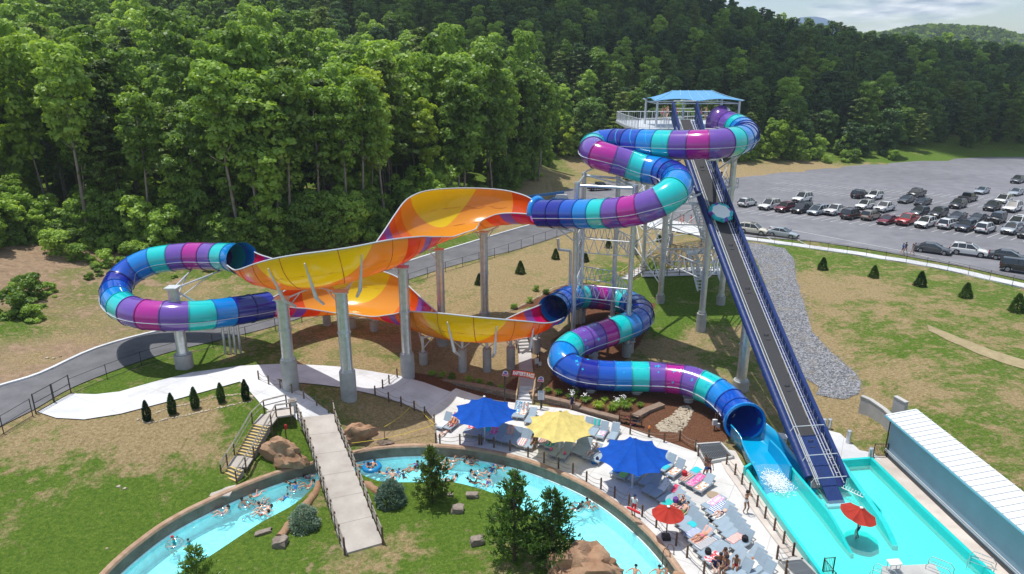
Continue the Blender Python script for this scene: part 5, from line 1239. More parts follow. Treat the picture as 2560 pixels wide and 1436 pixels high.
for (u, v, s, lab) in ((1301, 684, .95, 'small dark conifer on dry slope, right of the far pair of columns'), (1389, 648, .85, 'small dark conifer just left of the tall drain pipes'), (1198, 712, .8, 'small dark conifer half hidden behind the far silver column'), (1521, 620, .8, 'small dark conifer seen through the lattice frame'), (1463, 655, .8, 'small dark conifer behind the left posts of the lattice frame'), (1648, 606, .7, 'small dark conifer among the tower legs'),
                       (2056, 675, .95, 'small conifer below the car park fence, leftmost of that row'), (2184, 694, .90, 'small lopsided conifer below the car park fence, second of that row'), (2300, 716, 1.05, 'small conifer below the car park fence, third of that row'), (2414, 744, 1.0, 'small conifer below the car park fence, fourth of that row'), (2541, 780, 1.15, 'small conifer at the right photo edge below the fence')):
    conif('smp', u, v, s*.95, lab, group='young conifers on the slopes')
for (u, v, s, lab) in ((35, 790, 1.0, 'yellow green bush on the left bank above the road'), (75, 745, .9, 'green bush on the left bank near the dirt scar'), (150, 640, 1.2, 'leafy bush at the forest corner by the dirt scar'), (205, 652, .8, 'bush on the bank right of the dirt scar'), (262, 664, .7, 'low bush between the dirt scar and the leftmost tube loop'), (330, 650, .8, 'bush on the bank above the leftmost tube loop'), (420, 648, .6, 'small bush behind the top of the leftmost tube loop'), (85, 800, .6, 'low bush on the left bank close to the road')):
    p = G(u, v); plant('g', p.x, p.y, s, rt.uniform(0, 6), lab, 'bush', 'bushes on the left bank', 'bush')

for i in range(46):
    u = rt.choice((rt.uniform(150, 600), rt.uniform(230, 560), rt.uniform(20, 140))); v = rt.uniform(645, 700) if u > 150 else rt.uniform(700, 800); p = G(u, v); plant('g', p.x, p.y, rt.uniform(.18, .5), rt.uniform(0, 6), 'low scrubby bush growing on the bank between woods and road', 'bush', 'scrub on the bank between woods and road', 'bush', rt.uniform(.6, 1))
# ---- added cumulus, out of view over the far hillside, to shade the woods
bm = bmesh.new(); rc = random.Random(3); ch_ = 620.0
for tx, ty, r in ((30, 300, 85), (120, 300, 75), (205, 325, 62), (-50, 345, 70), (285, 350, 60), (70, 245, 40), (150, 248, 38), (-10, 400, 80), (90, 380, 60), (350, 330, 50), (240, 268, 32)):
    M = Matrix.Translation((tx-SUN_DIR.x/-SUN_DIR.z*ch_, ty-SUN_DIR.y/-SUN_DIR.z*ch_, ch_+rc.uniform(-15, 30))) @ Matrix.Diagonal((r, r*.85, r*.5, 1)); bmesh.ops.create_icosphere(bm, subdivisions=4, radius=1.0, matrix=M)
for q in bm.verts: q.co += q.normal*(22*noise.noise(q.co*.02)+12*noise.noise(q.co*.06))
bm.normal_update()
for q in bm.verts: q.co += q.normal*(14*noise.noise(q.co*.03))
me = bpy.data.meshes.new('added_shade_cloud'); bm.to_mesh(me); bm.free(); me.materials.append(mat('shade_cloud_white', (.85, .86, .88), 1.0)); me.polygons.foreach_set('use_smooth', [True]*len(me.polygons))
o = bpy.data.objects.new('added_shade_cloud', me); COL.objects.link(o); tag(o, kind='structure')
# ---------------- people
def V3(*a): return Vector(a)
def ik(a, b, l1, l2, hint):
    """middle joint between a and b"""
    a, b = Vector(a), Vector(b); d = b-a; L = min(d.length, (l1+l2)*.995); d.normalize(); x = (l1*l1-l2*l2+L*L)/(2*L); h = math.sqrt(max(0, l1*l1-x*x))
    hv = Vector(hint); hv = hv-d*hv.dot(d); hv.normalize(); return a+d*x+hv*h, a+d*L
POSES = {
 # faces +x ; pelvis, chest, neck, head, then hands and feet targets (left, right), elbow and knee hints
 'stand': dict(pel=(0,0,.93), chest=(.01,0,1.30), neck=(.0,0,1.47), head=(.03,0,1.60), hand=((.12,.30,.82),(.08,-.29,.80)), foot=((.03,.11,.08),(-.05,-.11,.08)), eh=(-1,0,-.2), kh=(1,0,0)),
 'walk': dict(pel=(0,0,.91), chest=(.03,0,1.28), neck=(.03,0,1.45), head=(.07,0,1.58), hand=((.28,.26,.88),(-.22,-.27,.86)), foot=((-.30,.09,.12),(.32,-.09,.08)), eh=(-1,0,-.2), kh=(1,0,0)),
 'photo': dict(pel=(0,0,.93), chest=(.0,0,1.30), neck=(.0,0,1.46), head=(.03,0,1.60), hand=((.27,.09,1.56),(.27,-.09,1.56)), foot=((.03,.11,.08),(-.06,-.13,.08)), eh=(0,0,-1), kh=(1,0,0)),
 'sit': dict(pel=(-.05,0,.48), chest=(-.03,0,.85), neck=(.02,0,1.01), head=(.08,0,1.13), hand=((.32,.14,.58),(.34,-.12,.60)), foot=((.48,.13,.08),(.44,-.12,.08)), eh=(-1,0,-.4), kh=(1,0,1)),
 'recline': dict(pel=(-.02,0,.42), chest=(-.27,0,.66), neck=(-.40,0,.79), head=(-.46,0,.90), hand=((.08,.27,.45),(.03,-.28,.46)), foot=((.78,.12,.38),(.62,-.13,.38)), eh=(-1,0,-.5), kh=(0,0,1)),
 'armup': dict(pel=(-.02,0,.42), chest=(-.27,0,.66), neck=(-.40,0,.79), head=(-.46,0,.90), hand=((-.38,.12,1.02),(-.46,-.14,1.0)), foot=((.80,.12,.38),(.70,-.13,.38)), eh=(0,0,1), kh=(0,0,1)),
 'lie': dict(pel=(0,0,.42), chest=(-.37,0,.42), neck=(-.54,0,.43), head=(-.66,0,.44), hand=((-.50,.34,.40),(-.10,-.30,.38)), foot=((.80,.10,.40),(.79,-.13,.40)), eh=(-.3,0,-.3), kh=(.1,0,1)),
 'float': dict(pel=(0,0,-.10), chest=(-.27,0,.14), neck=(-.40,0,.27), head=(-.42,0,.39), hand=((.05,.48,.10),(-.02,-.50,.12)), foot=((.72,.20,.10),(.66,-.22,.08)), eh=(-.5,0,-.6), kh=(0,0,1)),
 'floatb': dict(pel=(0,0,.02), chest=(-.30,0,.12), neck=(-.45,.02,.22), head=(-.52,.03,.33), hand=((-.75,.30,.15),(.30,-.28,.18)), foot=((.50,.32,.16),(.74,-.12,.05)), eh=(-.2,0,-.8), kh=(0,0,1)),
 'wade': dict(pel=(0,0,-.10), chest=(.03,0,.27), neck=(.04,0,.44), head=(.08,0,.57), hand=((.34,.34,.12),(.30,-.34,.14)), foot=((.05,.12,-.72),(-.08,-.12,-.72)), eh=(-1,0,-.4), kh=(1,0,0)),
}
def finger_set(mb, wr, el, side, T=1.0):
    d = (wr-el).normalized(); n = d.cross(Vector((0, 0, 1))); n = n.normalized() if n.length > .1 else Vector((0, 1, 0)); u = d.cross(n)
    base = wr+d*.03
    pv = [wr-n*.02, wr+n*.02, base+d*.06+n*.04, base+d*.06-n*.04]
    mb.add([q+u*s for s in (-.013, .013) for q in pv], [(0, 1, 2, 3), (7, 6, 5, 4), (0, 4, 5, 1), (1, 5, 6, 2), (2, 6, 7, 3), (3, 7, 4, 0)], 0)
    for k, L in enumerate((.062, .075, .070, .055)):
        o = base+d*.055+n*(.03-.02*k); m = o+d*L*.55+u*.006; e = m+d*L*.4+u*.022; mb.tube([o, m, e], [.010, .009, .007], 5)
    o = wr+d*.03+n*.035*side; mb.tube([o, o+d*.035+n*.03*side, o+d*.06+n*.035*side+u*.01], [.012, .010, .008], 5)
def build_body(key, female):
    p = POSES[key]; T = {k: Vector(p[k]) for k in ('pel', 'chest', 'neck', 'head')}
    sp = (T['chest']-T['pel']).normalized(); side = Vector((0, 1, 0)); shw = .165 if female else .195; hpw = .095
    V = []; E = []; RD = []
    def av(co, r, par=None):
        V.append(tuple(co)); RD.append(r)
        if par is not None: E.append((par, len(V)-1))
        return len(V)-1
    fl = -1
    pel = av(T['pel'], (.145, .115) if female else (.135, .115)); wst = av(T['pel'].lerp(T['chest'], .45), (.105, .085) if female else (.125, .10), pel); ch = av(T['chest'], (.135, .10) if female else (.155, .115), wst)
    nk = av(T['neck'], (.055, .055), ch); hm = av(T['neck'].lerp(T['head'], .5), (.062, .065), nk); hd = av(T['head'], (.088, .098), hm); hu = (T['head']-T['neck']).normalized(); ht = av(T['head']+hu*.07, (.07, .075), hd)
    bones = [('pelvis', pel, wst), ('belly', wst, ch), ('chest', ch, nk)]; ends = []
    for s, hand, foot in ((1, p['hand'][0], p['foot'][0]), (-1, p['hand'][1], p['foot'][1])):
        sh = T['chest'].lerp(T['neck'], .62)+side*s*shw; el, wr = ik(sh, Vector(hand), .29, .25, Vector(p['eh'])+side*s*.5)
        a = av(sh, (.052, .05), ch); b = av(sh.lerp(el, .5), (.046, .044), a); c = av(el, (.037, .036), b); d = av(el.lerp(wr, .35), (.038, .035), c); e = av(wr, (.025, .022), d); ends.append((wr, el, s))
        bones += [('shoulder', ch, a), ('uarm', a, b), ('uarm2', b, c), ('farm', c, e)]
        hp = T['pel']+side*s*hpw-sp*.05; kn, an = ik(hp, Vector(foot), .43, .42, Vector(p['kh'])+side*s*.12)
        a = av(hp, (.088, .09), pel); b = av(hp.lerp(kn, .4), (.082, .08), a); c = av(kn, (.055, .055), b); d = av(kn.lerp(an, .3), (.056, .052), c); e = av(an, (.035, .035), d)
        fdir = Vector((1, 0, -.15)) if key in ('stand', 'walk', 'photo', 'sit') else ((an-kn).normalized()*.35+Vector((0, 0, 1)))
        if key == 'wade': fdir = Vector((1, 0, 0))
        f = av(an+fdir.normalized()*.15+Vector((0, 0, -.03)), (.036, .022), e)
        bones += [('pelvis', pel, a), ('thigh1', a, b), ('thigh2', b, c), ('shin', c, e), ('foot', e, f)]
    me = bpy.data.meshes.new('body'); me.from_pydata(V, E, []); me.update(); o = bpy.data.objects.new('tmp', me); COL.objects.link(o)
    sk = o.modifiers.new('s', 'SKIN'); sk.use_smooth_shade = True; sk.branch_smoothing = .6
    for i, r in enumerate(RD): me.skin_vertices[0].data[i].radius = r
    me.skin_vertices[0].data[0].use_root = True
    sb = o.modifiers.new('sd', 'SUBSURF'); sb.levels = 1; sb.render_levels = 1
    dg = bpy.context.evaluated_depsgraph_get(); dg.update(); ev = o.evaluated_get(dg); m2 = bpy.data.meshes.new_from_object(ev); bpy.data.objects.remove(o)
    mb = MB(); mb.v = [tuple(v.co) for v in m2.vertices]; mb.f = [tuple(f.vertices) for f in m2.polygons]
    slot = {'pelvis': 1, 'thigh1': 2, 'chest': 3, 'belly': 4, 'shoulder': 5, 'uarm': 5}
    P_ = np.array(V); names = [b[0] for b in bones]; A = P_[[b[1] for b in bones]]; B = P_[[b[2] for b in bones]]
    for f in m2.polygons:
        c = np.array(f.center); ab = B-A; t = np.clip(((c-A)*ab).sum(1)/((ab**2).sum(1)+1e-9), 0, 1); dd = np.linalg.norm(c-(A+ab*t[:, None]), axis=1); k = int(dd.argmin()); n = names[k]; s_ = slot.get(n, 0)
        hd_ = np.linalg.norm(c-P_[nk]); 
        if n == 'chest' and t[k] > .62: s_ = 0
        if n == 'pelvis' and t[k] > .7 and bones[k][2] == wst: s_ = 4
        if np.linalg.norm(c-np.array(T['neck'])) < .08 or (c-np.array(T['neck'])) @ np.array(hu) > .0 and n in ('chest',): s_ = 0
        mb.m.append(s_)
    for wr, el, s in ends: finger_set(mb, wr, el, s)
    # nose, ears, eyes, mouth
    fw = Vector((1, 0, 0)); fw = (fw-hu*fw.dot(hu)).normalized() if abs(hu.x) < .9 else Vector((0, 0, 1)); sd = hu.cross(fw); H = T['head']
    mb.cyl(H+fw*.085, H+fw*.115-hu*.02, .012, .015, 5, m=0)
    for s in (-1, 1):
        mb.cyl(H+sd*s*.088, H+sd*s*.104, .026, .02, 6, m=0); mb.cyl(H+fw*.088+sd*s*.034+hu*.015, H+fw*.098+sd*s*.034+hu*.015, .011, n=6, m=6)
    mb.box(H+fw*.092-hu*.045, (.02, .04, .010), m=7)
    o = mb.build('body', [MT['skin0']]*8, smooth=True); me = o.data; bpy.data.objects.remove(o)
    # hair
    hb = MB(); c = H+hu*.025-fw*.012; rr = .112; rows = []
    for i in range(7):
        a = (math.pi*.62)*i/6
        for j in range(12):
            t = 2*math.pi*j/12; d = fw*math.cos(t)*math.sin(a)+sd*math.sin(t)*math.sin(a)+hu*math.cos(a); L = rr*(1.0 if math.cos(t) < .4 or i < 4 else .80); rows.append(c+d*L*(1.08 if female else 1)); 
    hb.add(rows, [(i*12+j, i*12+(j+1) % 12, (i+1)*12+(j+1) % 12, (i+1)*12+j) for i in range(6) for j in range(12)])
    if female: hb.tube([c-fw*.05, c-fw*.11-hu*.06, c-fw*.11-hu*.22], [.075, .065, .03], 8)
    o = hb.build('hair', MT['skin0'], smooth=True); hm_ = o.data; bpy.data.objects.remove(o); return me, hm_
for i, c in enumerate(((.62, .36, .25), (.50, .27, .17), (.30, .15, .085), (.68, .43, .33))): mat('skin%d' % i, c, .5, spec=.4)
for n, c in (('black', (.012, .012, .014)), ('brown', (.055, .026, .012)), ('blond', (.33, .21, .09)), ('red', (.55, .02, .03)), ('blue', (.01, .14, .42)), ('navy', (.012, .022, .09)), ('teal', (.01, .30, .34)), ('white', (.75, .75, .75)), ('pink', (.70, .12, .24)), ('green', (.10, .22, .08)), ('grey', (.22, .22, .24)), ('orange', (.70, .20, .03)), ('purple', (.16, .05, .30)), ('yellow', (.70, .52, .05))):
    mat('cloth_'+n, c, .8)
mat('eye', (.02, .02, .02), .3); mat('lips', (.35, .10, .09), .5)
BODY = {}
def person(pose, loc, rz, fem, skin, outfit, colr, hair, label, group=None, s=1.0, tilt=None):
    k = (pose, fem)
    if k not in BODY: BODY[k] = build_body(pose, fem)
    bm_, hm_ = BODY[k]; o = bpy.data.objects.new('person', bm_); COL.objects.link(o); o.location = loc; o.rotation_euler = (0, 0, rz); o.scale = (s, s, s)
    sk = MT['skin%d' % skin]; cl = MT['cloth_'+colr[0]]; c2 = MT['cloth_'+colr[-1]]
    on = {'bikini': {1: cl, 3: cl}, 'onepiece': {1: cl, 3: cl, 4: cl}, 'trunks': {1: cl, 2: cl}, 'shirt': {1: cl, 2: cl, 3: c2, 4: c2, 5: c2}}[outfit]
    for i in range(8):
        o.material_slots[i].link = 'OBJECT'; o.material_slots[i].material = on.get(i, sk) if i < 6 else (MT['eye'] if i == 6 else MT['lips'])
    h = bpy.data.objects.new('hair', hm_); COL.objects.link(h); h.parent = o; h.material_slots[0].link = 'OBJECT'; h.material_slots[0].material = MT['cloth_'+hair]
    return tag(o, label, 'person', group)
# ---------------- retaining walls, bridge, stairs, rocks
def W2(px, z=None): return [G(u, v) if z is None else PZ(u, v, z) for u, v in px]
def blockwall(px, h, label, zb=0.0, th=.45, name='retaining_wall', m=None, capm=None):
    pts = resample([PZ(u, v, zb) for u, v in px], step=.9); o = empty(name, tuple(pts[len(pts)//2]), 0, label, 'wall'); O = Vector(o.location)
    a = MB(); a.sweep([p-O for p in pts], [(-th/2, -.5), (-th/2, h-.10), (th/2, h-.10), (th/2, -.5)]); a.build('wall_face', m or M_BLOCK, o)
    b = MB(); b.sweep([p-O for p in pts], [(-th/2-.04, h-.10), (-th/2-.04, h), (th/2+.04, h), (th/2+.04, h-.10)]); b.build('cap', capm or M_CAPB, o); return o
blockwall([(1022, 950), (1080, 962), (1140, 974), (1205, 985), (1262, 996), (1294, 1003)], .85, 'long tan block retaining wall from the big column pier to the stair foot')
blockwall([(1328, 1003), (1345, 985), (1352, 972)], .9, 'short return wall of tan blocks right of the stair foot', .0)
blockwall([(1328, 1006), (1400, 1021), (1450, 1034)], .85, 'tan block retaining wall behind the yellow umbrella')
blockwall([(1450, 1034), (1500, 1048), (1548, 1060)], .60, 'lower stepped block wall ending at the wooden shoe rack')
blockwall([(1585, 1052), (1615, 1035), (1655, 1020)], .45, 'single low block wall right of the shoe rack', .25, .6)
# stairs: a run of steps between two pixel positions
def stairs(a, b, wd, n, label, tread_m, nosing=None, name='stairs', rail=None, side_m=None, rail_m=None):
    a, b = Vector(a), Vector(b); o = empty(name, tuple(a), 0, label, 'stairs'); d = b-a; hd_ = Vector((d.x, d.y, 0)); L = hd_.length; hd_.normalize(); rz = math.atan2(hd_.y, hd_.x); lt = Vector((-hd_.y, hd_.x, 0)); st = MB(); ns = MB()
    for k in range(n):
        q = hd_*(L*(k+.5)/n); z = d.z*(k+1)/n; st.box((q.x, q.y, z/2-.25), (L/n+.002, wd, abs(z)+.5), rz)
        if nosing: e = hd_*(L*(k)/n+.03); ns.box((e.x, e.y, z-.012), (.09, wd*.99, .035), rz)
    st.build('steps', tread_m, o)
    if nosing: ns.build('nosing', nosing, o)
    if rail:
        for s in (-1, 1):
            mb = MB(); off = lt*s*(wd/2+.06); up = Vector((0, 0, rail)); p0_ = off; p1_ = off+d; mb.tube([p0_+up, p1_+up], .05, 4); mb.tube([p0_+up*.55, p1_+up*.55], .03, 4)
            k_ = max(2, int(L/1.4)+1)
            for k in range(k_+1): q = p0_.lerp(p1_, k/k_); mb.cyl(q-Vector((0, 0, .3)), q+up, .05, n=6)
            mb.build('handrail', rail_m or M_WOODG, o)
    return o
sa = PZ(1311, 1012, .05); sb_ = PZ(1318, 966, 1.0); stairs(sa, sb_, 1.35, 5, 'concrete steps with pale timber rails rising from the deck under the red sign', M_PATHC, rail=.9, rail_m=M_WOODN)
s2 = G(1312, 884, .1); s3 = G(1298, 846, .9); stairs(s2, s3, 1.25, 7, 'shaded grey steps with wooden rails up the slope behind the low wall slide', M_WALLC, rail=.9, rail_m=M_WOOD)
sheet('hill_path', [sb_+Vector((-.65, 0, 0)), sb_+Vector((.7, 0, 0)), s2+Vector((.65, 0, 0)), s2+Vector((-.65, 0, 0))], lambda q: np.maximum(HFv(q)+.10, .9), M_WALLC, .8)
s4 = G(1562, 700, .1); s5 = G(1603, 676, .35); stairs(s4, s5, 1.3, 6, 'white steps with timber rails climbing to the tower foot', M_PATHC, rail=.95, rail_m=M_WOODN)
# wooden rails along the upper walk
def wood_fence(px, label, h=.95, sp=1.8, m=None, name='wooden_fence', dz=0, rails=(.95, .5)):
    pts = W2(px); o = empty(name, tuple(pts[0]), 0, label, 'fence'); O = Vector(o.location); rm = MB()
    for a, b in zip(pts, pts[1:]):
        for r_ in rails: rm.tube([a-O+Vector((0, 0, h*r_)), b-O+Vector((0, 0, h*r_))], .045, 4)
    rm.build('rail', m or M_WOOD, o)
    for p in resample(pts, step=sp): mb = MB(); q = Vector((p.x, p.y, GZ(p.x, p.y)))-O; mb.cyl(q-Vector((0, 0, .3)), q+Vector((0, 0, h)), .06, n=7); mb.build('post', m or M_WOOD, o)
    return o
wood_fence([(1430, 712), (1490, 706), (1562, 695)], 'low timber railing along the slope above the far tube bend', m=M_WOODN)
wood_fence([(1606, 694), (1640, 692), (1700, 690), (1790, 687)], 'dark rail fence along the shaded queue path at the tower foot', m=M_WOOD)
# left stairs (timber with yellow nosings), two flights
YEL = mat('yellow_nosing', (.62, .45, .12), .7); LT_ = empty('timber_stairs', tuple(PZ(571, 1198, .1)), 0, 'long grey timber staircase with yellow edged steps up the green slope', 'stairs'); LO = Vector(LT_.location)
def flight(a, b, n, wd):
    d = b-a; h = Vector((d.x, d.y, 0)); L = h.length; h.normalize(); rz = math.atan2(h.y, h.x); mb = MB(); ns = MB()
    for k in range(n):
        q = a+h*(L*(k+.5)/n)-LO; z = d.z*(k+1)/n; mb.box((q.x, q.y, q.z+z-.05), (L/n+.04, wd, .08), rz); mb.box((q.x, q.y, q.z+z-.3), (L/n+.04, wd*.98, .42), rz); e = a+h*(L*k/n)-LO; ns.box((e.x, e.y, e.z+z-.02), (.09, wd, .05), rz)
    mb.build('steps', M_WOODG, LT_); ns.build('nosing', YEL, LT_)
f0 = PZ(573, 1200, .1); f1 = PZ(592, 1168, .75); f2 = PZ(611, 1140, .85); f3 = PZ(655, 1062, 2.35); f4 = PZ(676, 1036, 2.4); f5 = PZ(722, 1026, 2.4)
flight(f0, f1, 4, 1.5); flight(f2, f3, 11, 1.5)
def slab_(a, b, wd, nm='landing', m=None):
    d = b-a; h = Vector((d.x, d.y, 0)).normalized(); l = Vector((-h.y, h.x, 0))*wd/2; mb = MB(); vs = [a+l-LO, a-l-LO, b-l-LO, b+l-LO]; vs += [q-Vector((0, 0, .12)) for q in vs]
    mb.add(vs, [(0, 1, 2, 3), (7, 6, 5, 4), (0, 4, 5, 1), (1, 5, 6, 2), (2, 6, 7, 3), (3, 7, 4, 0)]); mb.build(nm, m or M_BRID, LT_)
slab_(f1, f2, 1.5); slab_(f3, f4, 1.5); slab_(f4-Vector((.3, 0, 0)), f5+Vector((.4, 0, 0)), 1.5); slab_(PZ(548, 1240, .05), f0, 1.4)
for s in (-1, 1):
    pts = []
    for a, b in ((f0, f1), (f1, f2), (f2, f3), (f3, f4), (f4, f5)):
        d = (b-a); d.z = 0; d.normalize(); l = Vector((-d.y, d.x, 0))*s*.82; pts += [a+l, b+l]
    pts = [pts[0]]+[pts[i].lerp(pts[i+1], .5) for i in range(1, len(pts)-1, 2)]+[pts[-1]]
    up = Vector((0, 0, 1.0)); rm = MB(); rm.tube([p-LO+up for p in pts], .07, 4); rm.tube([p-LO+up*.55 for p in pts], .045, 4); rm.build('handrail', M_WOODG, LT_)
    for a, b in zip(pts, pts[1:]):
        n = max(1, int((b-a).length/1.6))
        for k in range(n+(1 if b is pts[-1] else 0)): q = a.lerp(b, k/n)-LO; mb = MB(); mb.cyl(q-Vector((0, 0, .9)), q+up, .06, n=6); mb.build('post', M_LOG, LT_)
# bridge
bl = [PZ(745, 1045, 2.25), PZ(765, 1085, 1.9), PZ(790, 1165, 1.25), PZ(815, 1240, .65), PZ(838, 1315, .1), PZ(862, 1384, -.42)]
br = [PZ(835, 1035, 2.25), PZ(842, 1065, 1.95), PZ(872, 1140, 1.30), PZ(902, 1215, .7), PZ(930, 1290, .12), PZ(957, 1357, -.42)]
bgo = empty('footbridge', tuple(bl[3].lerp(br[3], .5)), 0, 'sloping concrete footbridge over the lazy river down to the grass', 'bridge'); BO = Vector(bgo.location)
BL = resample(catmull(bl, 6), n=12); BR = resample(catmull(br, 6), n=12); mb = MB(); vs = []
for a, b in zip(BL, BR): vs += [a-BO, b-BO, b-BO-Vector((0, 0, .35)), a-BO-Vector((0, 0, .35))]
mb.add(vs, [(i*4+k, i*4+(k+1) % 4, i*4+4+(k+1) % 4, i*4+4+k) for i in range(12) for k in range(4)]+[(0, 1, 2, 3), (51, 50, 49, 48)]); mb.build('deck', M_BRID, bgo)
mb = MB()
for i in (2, 4, 6, 8, 10):
    a, b = BL[i]-BO+Vector((0, 0, .004)), BR[i]-BO+Vector((0, 0, .004)); t = (BL[i+1]-BL[i]).normalized()*.02; mb.add([a, b, b+t, a+t], [(0, 1, 2, 3)])
mb.build('joint', mat('joint_dark', (.12, .11, .10), .9), bgo)
for side in (BL, BR):
    PT = resample([p for p in side], n=13); up = Vector((0, 0, 1.05)); mb = MB()
    for f in (1.0, .72, .45): mb.tube([p-BO+up*f for p in PT], .035, 5)
    mb.build('rope_rail', M_WOODG, bgo)
    for p in PT: mb = MB(); mb.cyl(p-BO-Vector((0, 0, .25)), p-BO+up*1.12, .07, .065, 8); mb.build('post', M_LOG, bgo)
# rocks
def rock(name, u, v, dims, seed, label, m=None, rz=0, cat='boulder', z=None, lump=.28, sub=3, flatz=.5, group=None):
    bm = bmesh.new(); bmesh.ops.create_icosphere(bm, subdivisions=sub, radius=1.0); rd = Vector((seed*3.1, seed*1.7, seed))
    for q in bm.verts:
        n = q.co.normalized(); c = Vector((max(-.72, min(.72, n.x)), max(-.72, min(.72, n.y)), max(-.62, min(.62, n.z)))) if lump < .5 else n
        k = 1+lump*noise.noise(n*1.3+rd)+lump*.5*noise.noise(n*3.1+rd)+.05*noise.noise(n*8+rd); q.co = Vector((c.x*k*dims[0]*.75, c.y*k*dims[1]*.75, c.z*k*dims[2]*.8+dims[2]*flatz*.55))
    me = bpy.data.meshes.new(name); bm.to_mesh(me); bm.free(); me.materials.append(m or M_ROCK); me.polygons.foreach_set('use_smooth', [True]*len(me.polygons)); me.set_sharp_from_angle(angle=R(32))
    o = bpy.data.objects.new(name, me); COL.objects.link(o); p = G(u, v) if z is None else PZ(u, v, z); o.location = p; o.rotation_euler = (0, 0, rz); return tag(o, label, cat, group)
rock('boulder', 1144, 1278, (.75, .6, .5), 1, 'pinkish square boulder on the island lawn below the light green pine')
rock('boulder', 1181, 1243, (.75, .45, .42), 2, 'low dark boulder near the inner river kerb')
rock('boulder', 1193, 1358, (.80, .55, .55), 3, 'dark angular boulder on the lawn beside the large pines', rz=.3)
rock('boulder', 701, 1362, (.85, .7, .58), 4, 'craggy grey boulder at the foot of the rock log')
rock('boulder', 657, 1335, (.95, .35, .25), 5, 'flat pale stone on the lawn left of the craggy boulder', rz=.5)
rock('boulder', 1125, 1240, (.4, .3, .2), 6, 'small tan stone beside the light green pine')
rock('rock_outcrop', 712, 1148, (2.35, 1.1, 1.45), 7, 'huge tan artificial rock bank left of the footbridge', M_TANR, -.35, 'rock', lump=.55, sub=4)
rock('rock_outcrop', 893, 1098, (1.9, .8, 1.2), 8, 'tan artificial rock bank right of the footbridge', M_TANR, .65, 'rock', lump=.55, sub=4)
rock('rock_outcrop', 1458, 1446, (2.9, 1.7, 2.1), 9, 'large brown rock mound at the bottom edge beside the river', M_TANR, .2, 'rock', z=-.8, lump=.6, sub=4)
rock('rock_outcrop', 1700, 1450, (.9, .6, .35), 12, 'low tan rock at the bottom end of the canal coping', M_TANR, -.6, 'rock', z=0)
for nm, px, lab, z in (('rock_log', [(800, 1208), (790, 1232), (762, 1268), (735, 1300), (712, 1330), (700, 1345)], 'long tan artificial log of rock running down from the bridge', -.55), ('rock_log', [(888, 1192), (905, 1205), (930, 1222), (950, 1236)], 'short tan artificial rock log right of the bridge', -.6)):
    pts = resample(catmull([PZ(u, v, z) for u, v in px], 5), n=26); mb = MB(); mb.tube([p+Vector((0, 0, .08*noise.noise(p*1.5))) for p in pts], [.30+.11*noise.noise(p*1.7) for p in pts], 12)
    o = mb.build(nm, M_TANR, autos=40, origin=tuple(pts[13])); tag(o, lab, 'rock')
for i, (u, v, s) in enumerate(((118, 896, .28), (134, 897, .25), (150, 892, .22), (2030, 667, .22), (770, 1222, .2), (297, 1218, .25), (312, 1222, .2), (267, 1370, .15), (2310, 1156, .0), (1345, 1215, 0))):
    if s: rock('stone', u, v, (s, s*.8, s*.5), 20+i, ['rust coloured stone beside the road on the left bank, left of a pair', 'rust coloured stone beside the road, right of a pair', 'flat grey stone beside the left road', 'tan stone lying on the grey gravel swale', 'small stone beside the bridge rock', 'pale stone on the sparse left lawn', 'smaller pale stone on the sparse left lawn', 'tiny tan stone near the left canal wall'][i], M_COBB if i != 2 else M_ROCK, cat='stone', sub=2)
# cobbles: edging round the evergreens, the drain bed, edging of the mulch
def cobbles(name, pts, s, label, jit=.1, seed=1, seg=1):
    rd = random.Random(seed); mb = MB()
    bm0 = bmesh.new(); bmesh.ops.create_icosphere(bm0, subdivisions=seg, radius=1.0); bv = [v.co.copy() for v in bm0.verts]; bf = [tuple(v.index for v in f.verts) for f in bm0.faces]; bm0.free()
    for p in pts:
        q = Vector((p.x+rd.uniform(-jit, jit), p.y+rd.uniform(-jit, jit), 0)); q.z = GZ(q.x, q.y)+s*.12; k = s*rd.uniform(.6, 1.3); M = Matrix.Rotation(rd.uniform(0, 6.3), 3, 'Z') @ Matrix.Diagonal((k, k*rd.uniform(.55, .9), k*rd.uniform(.4, .6)))
        mb.add([q+M @ (v*(1+.18*noise.noise(v*2+q))) for v in bv], bf)
    o = mb.build(name, M_COBB, smooth=False); return tag(o, label, 'stones', kind='stuff')
edge = [(346, 1050), (420, 1022), (480, 1008), (545, 992), (600, 985), (632, 990), (628, 1003), (560, 1018), (490, 1034), (420, 1046), (370, 1060), (346, 1050)]
cobbles('stone_edging', resample([G(u, v) for u, v in edge], step=.24), .15, 'ring of tan cobbles round the row of slim evergreens', .04)
q = PP([(1720, 1015), (1733, 1030), (1715, 1065), (1700, 1082), (1650, 1078), (1640, 1062), (1680, 1040), (1700, 1018)]); qa = npoly(q); pts = []
rr_ = random.Random(5); xs_ = [a for a, b in qa]; ys_ = [b for a, b in qa]
while len(pts) < 620:
    a = (rr_.uniform(min(xs_), max(xs_)), rr_.uniform(min(ys_), max(ys_)))
    if inpoly(np.array([a]), qa)[0]: pts.append(Vector((a[0], a[1], 0)))
cobbles('cobble_bed', pts, .13, 'spill of tan river cobbles on the brown mulch beside the exit tube', .02, 2)
cobbles('stone_edging', resample([G(u, v) for u, v in [(1250, 786), (1300, 768), (1340, 745), (1380, 722), (1420, 712)]], step=.3), .17, 'line of pale stones edging the mulch above the lower tube mouth', .06, 3)
pts = []; rr_ = random.Random(8); gpn = npoly(gravp); xs_ = [a for a, b in gpn]; ys_ = [b for a, b in gpn]
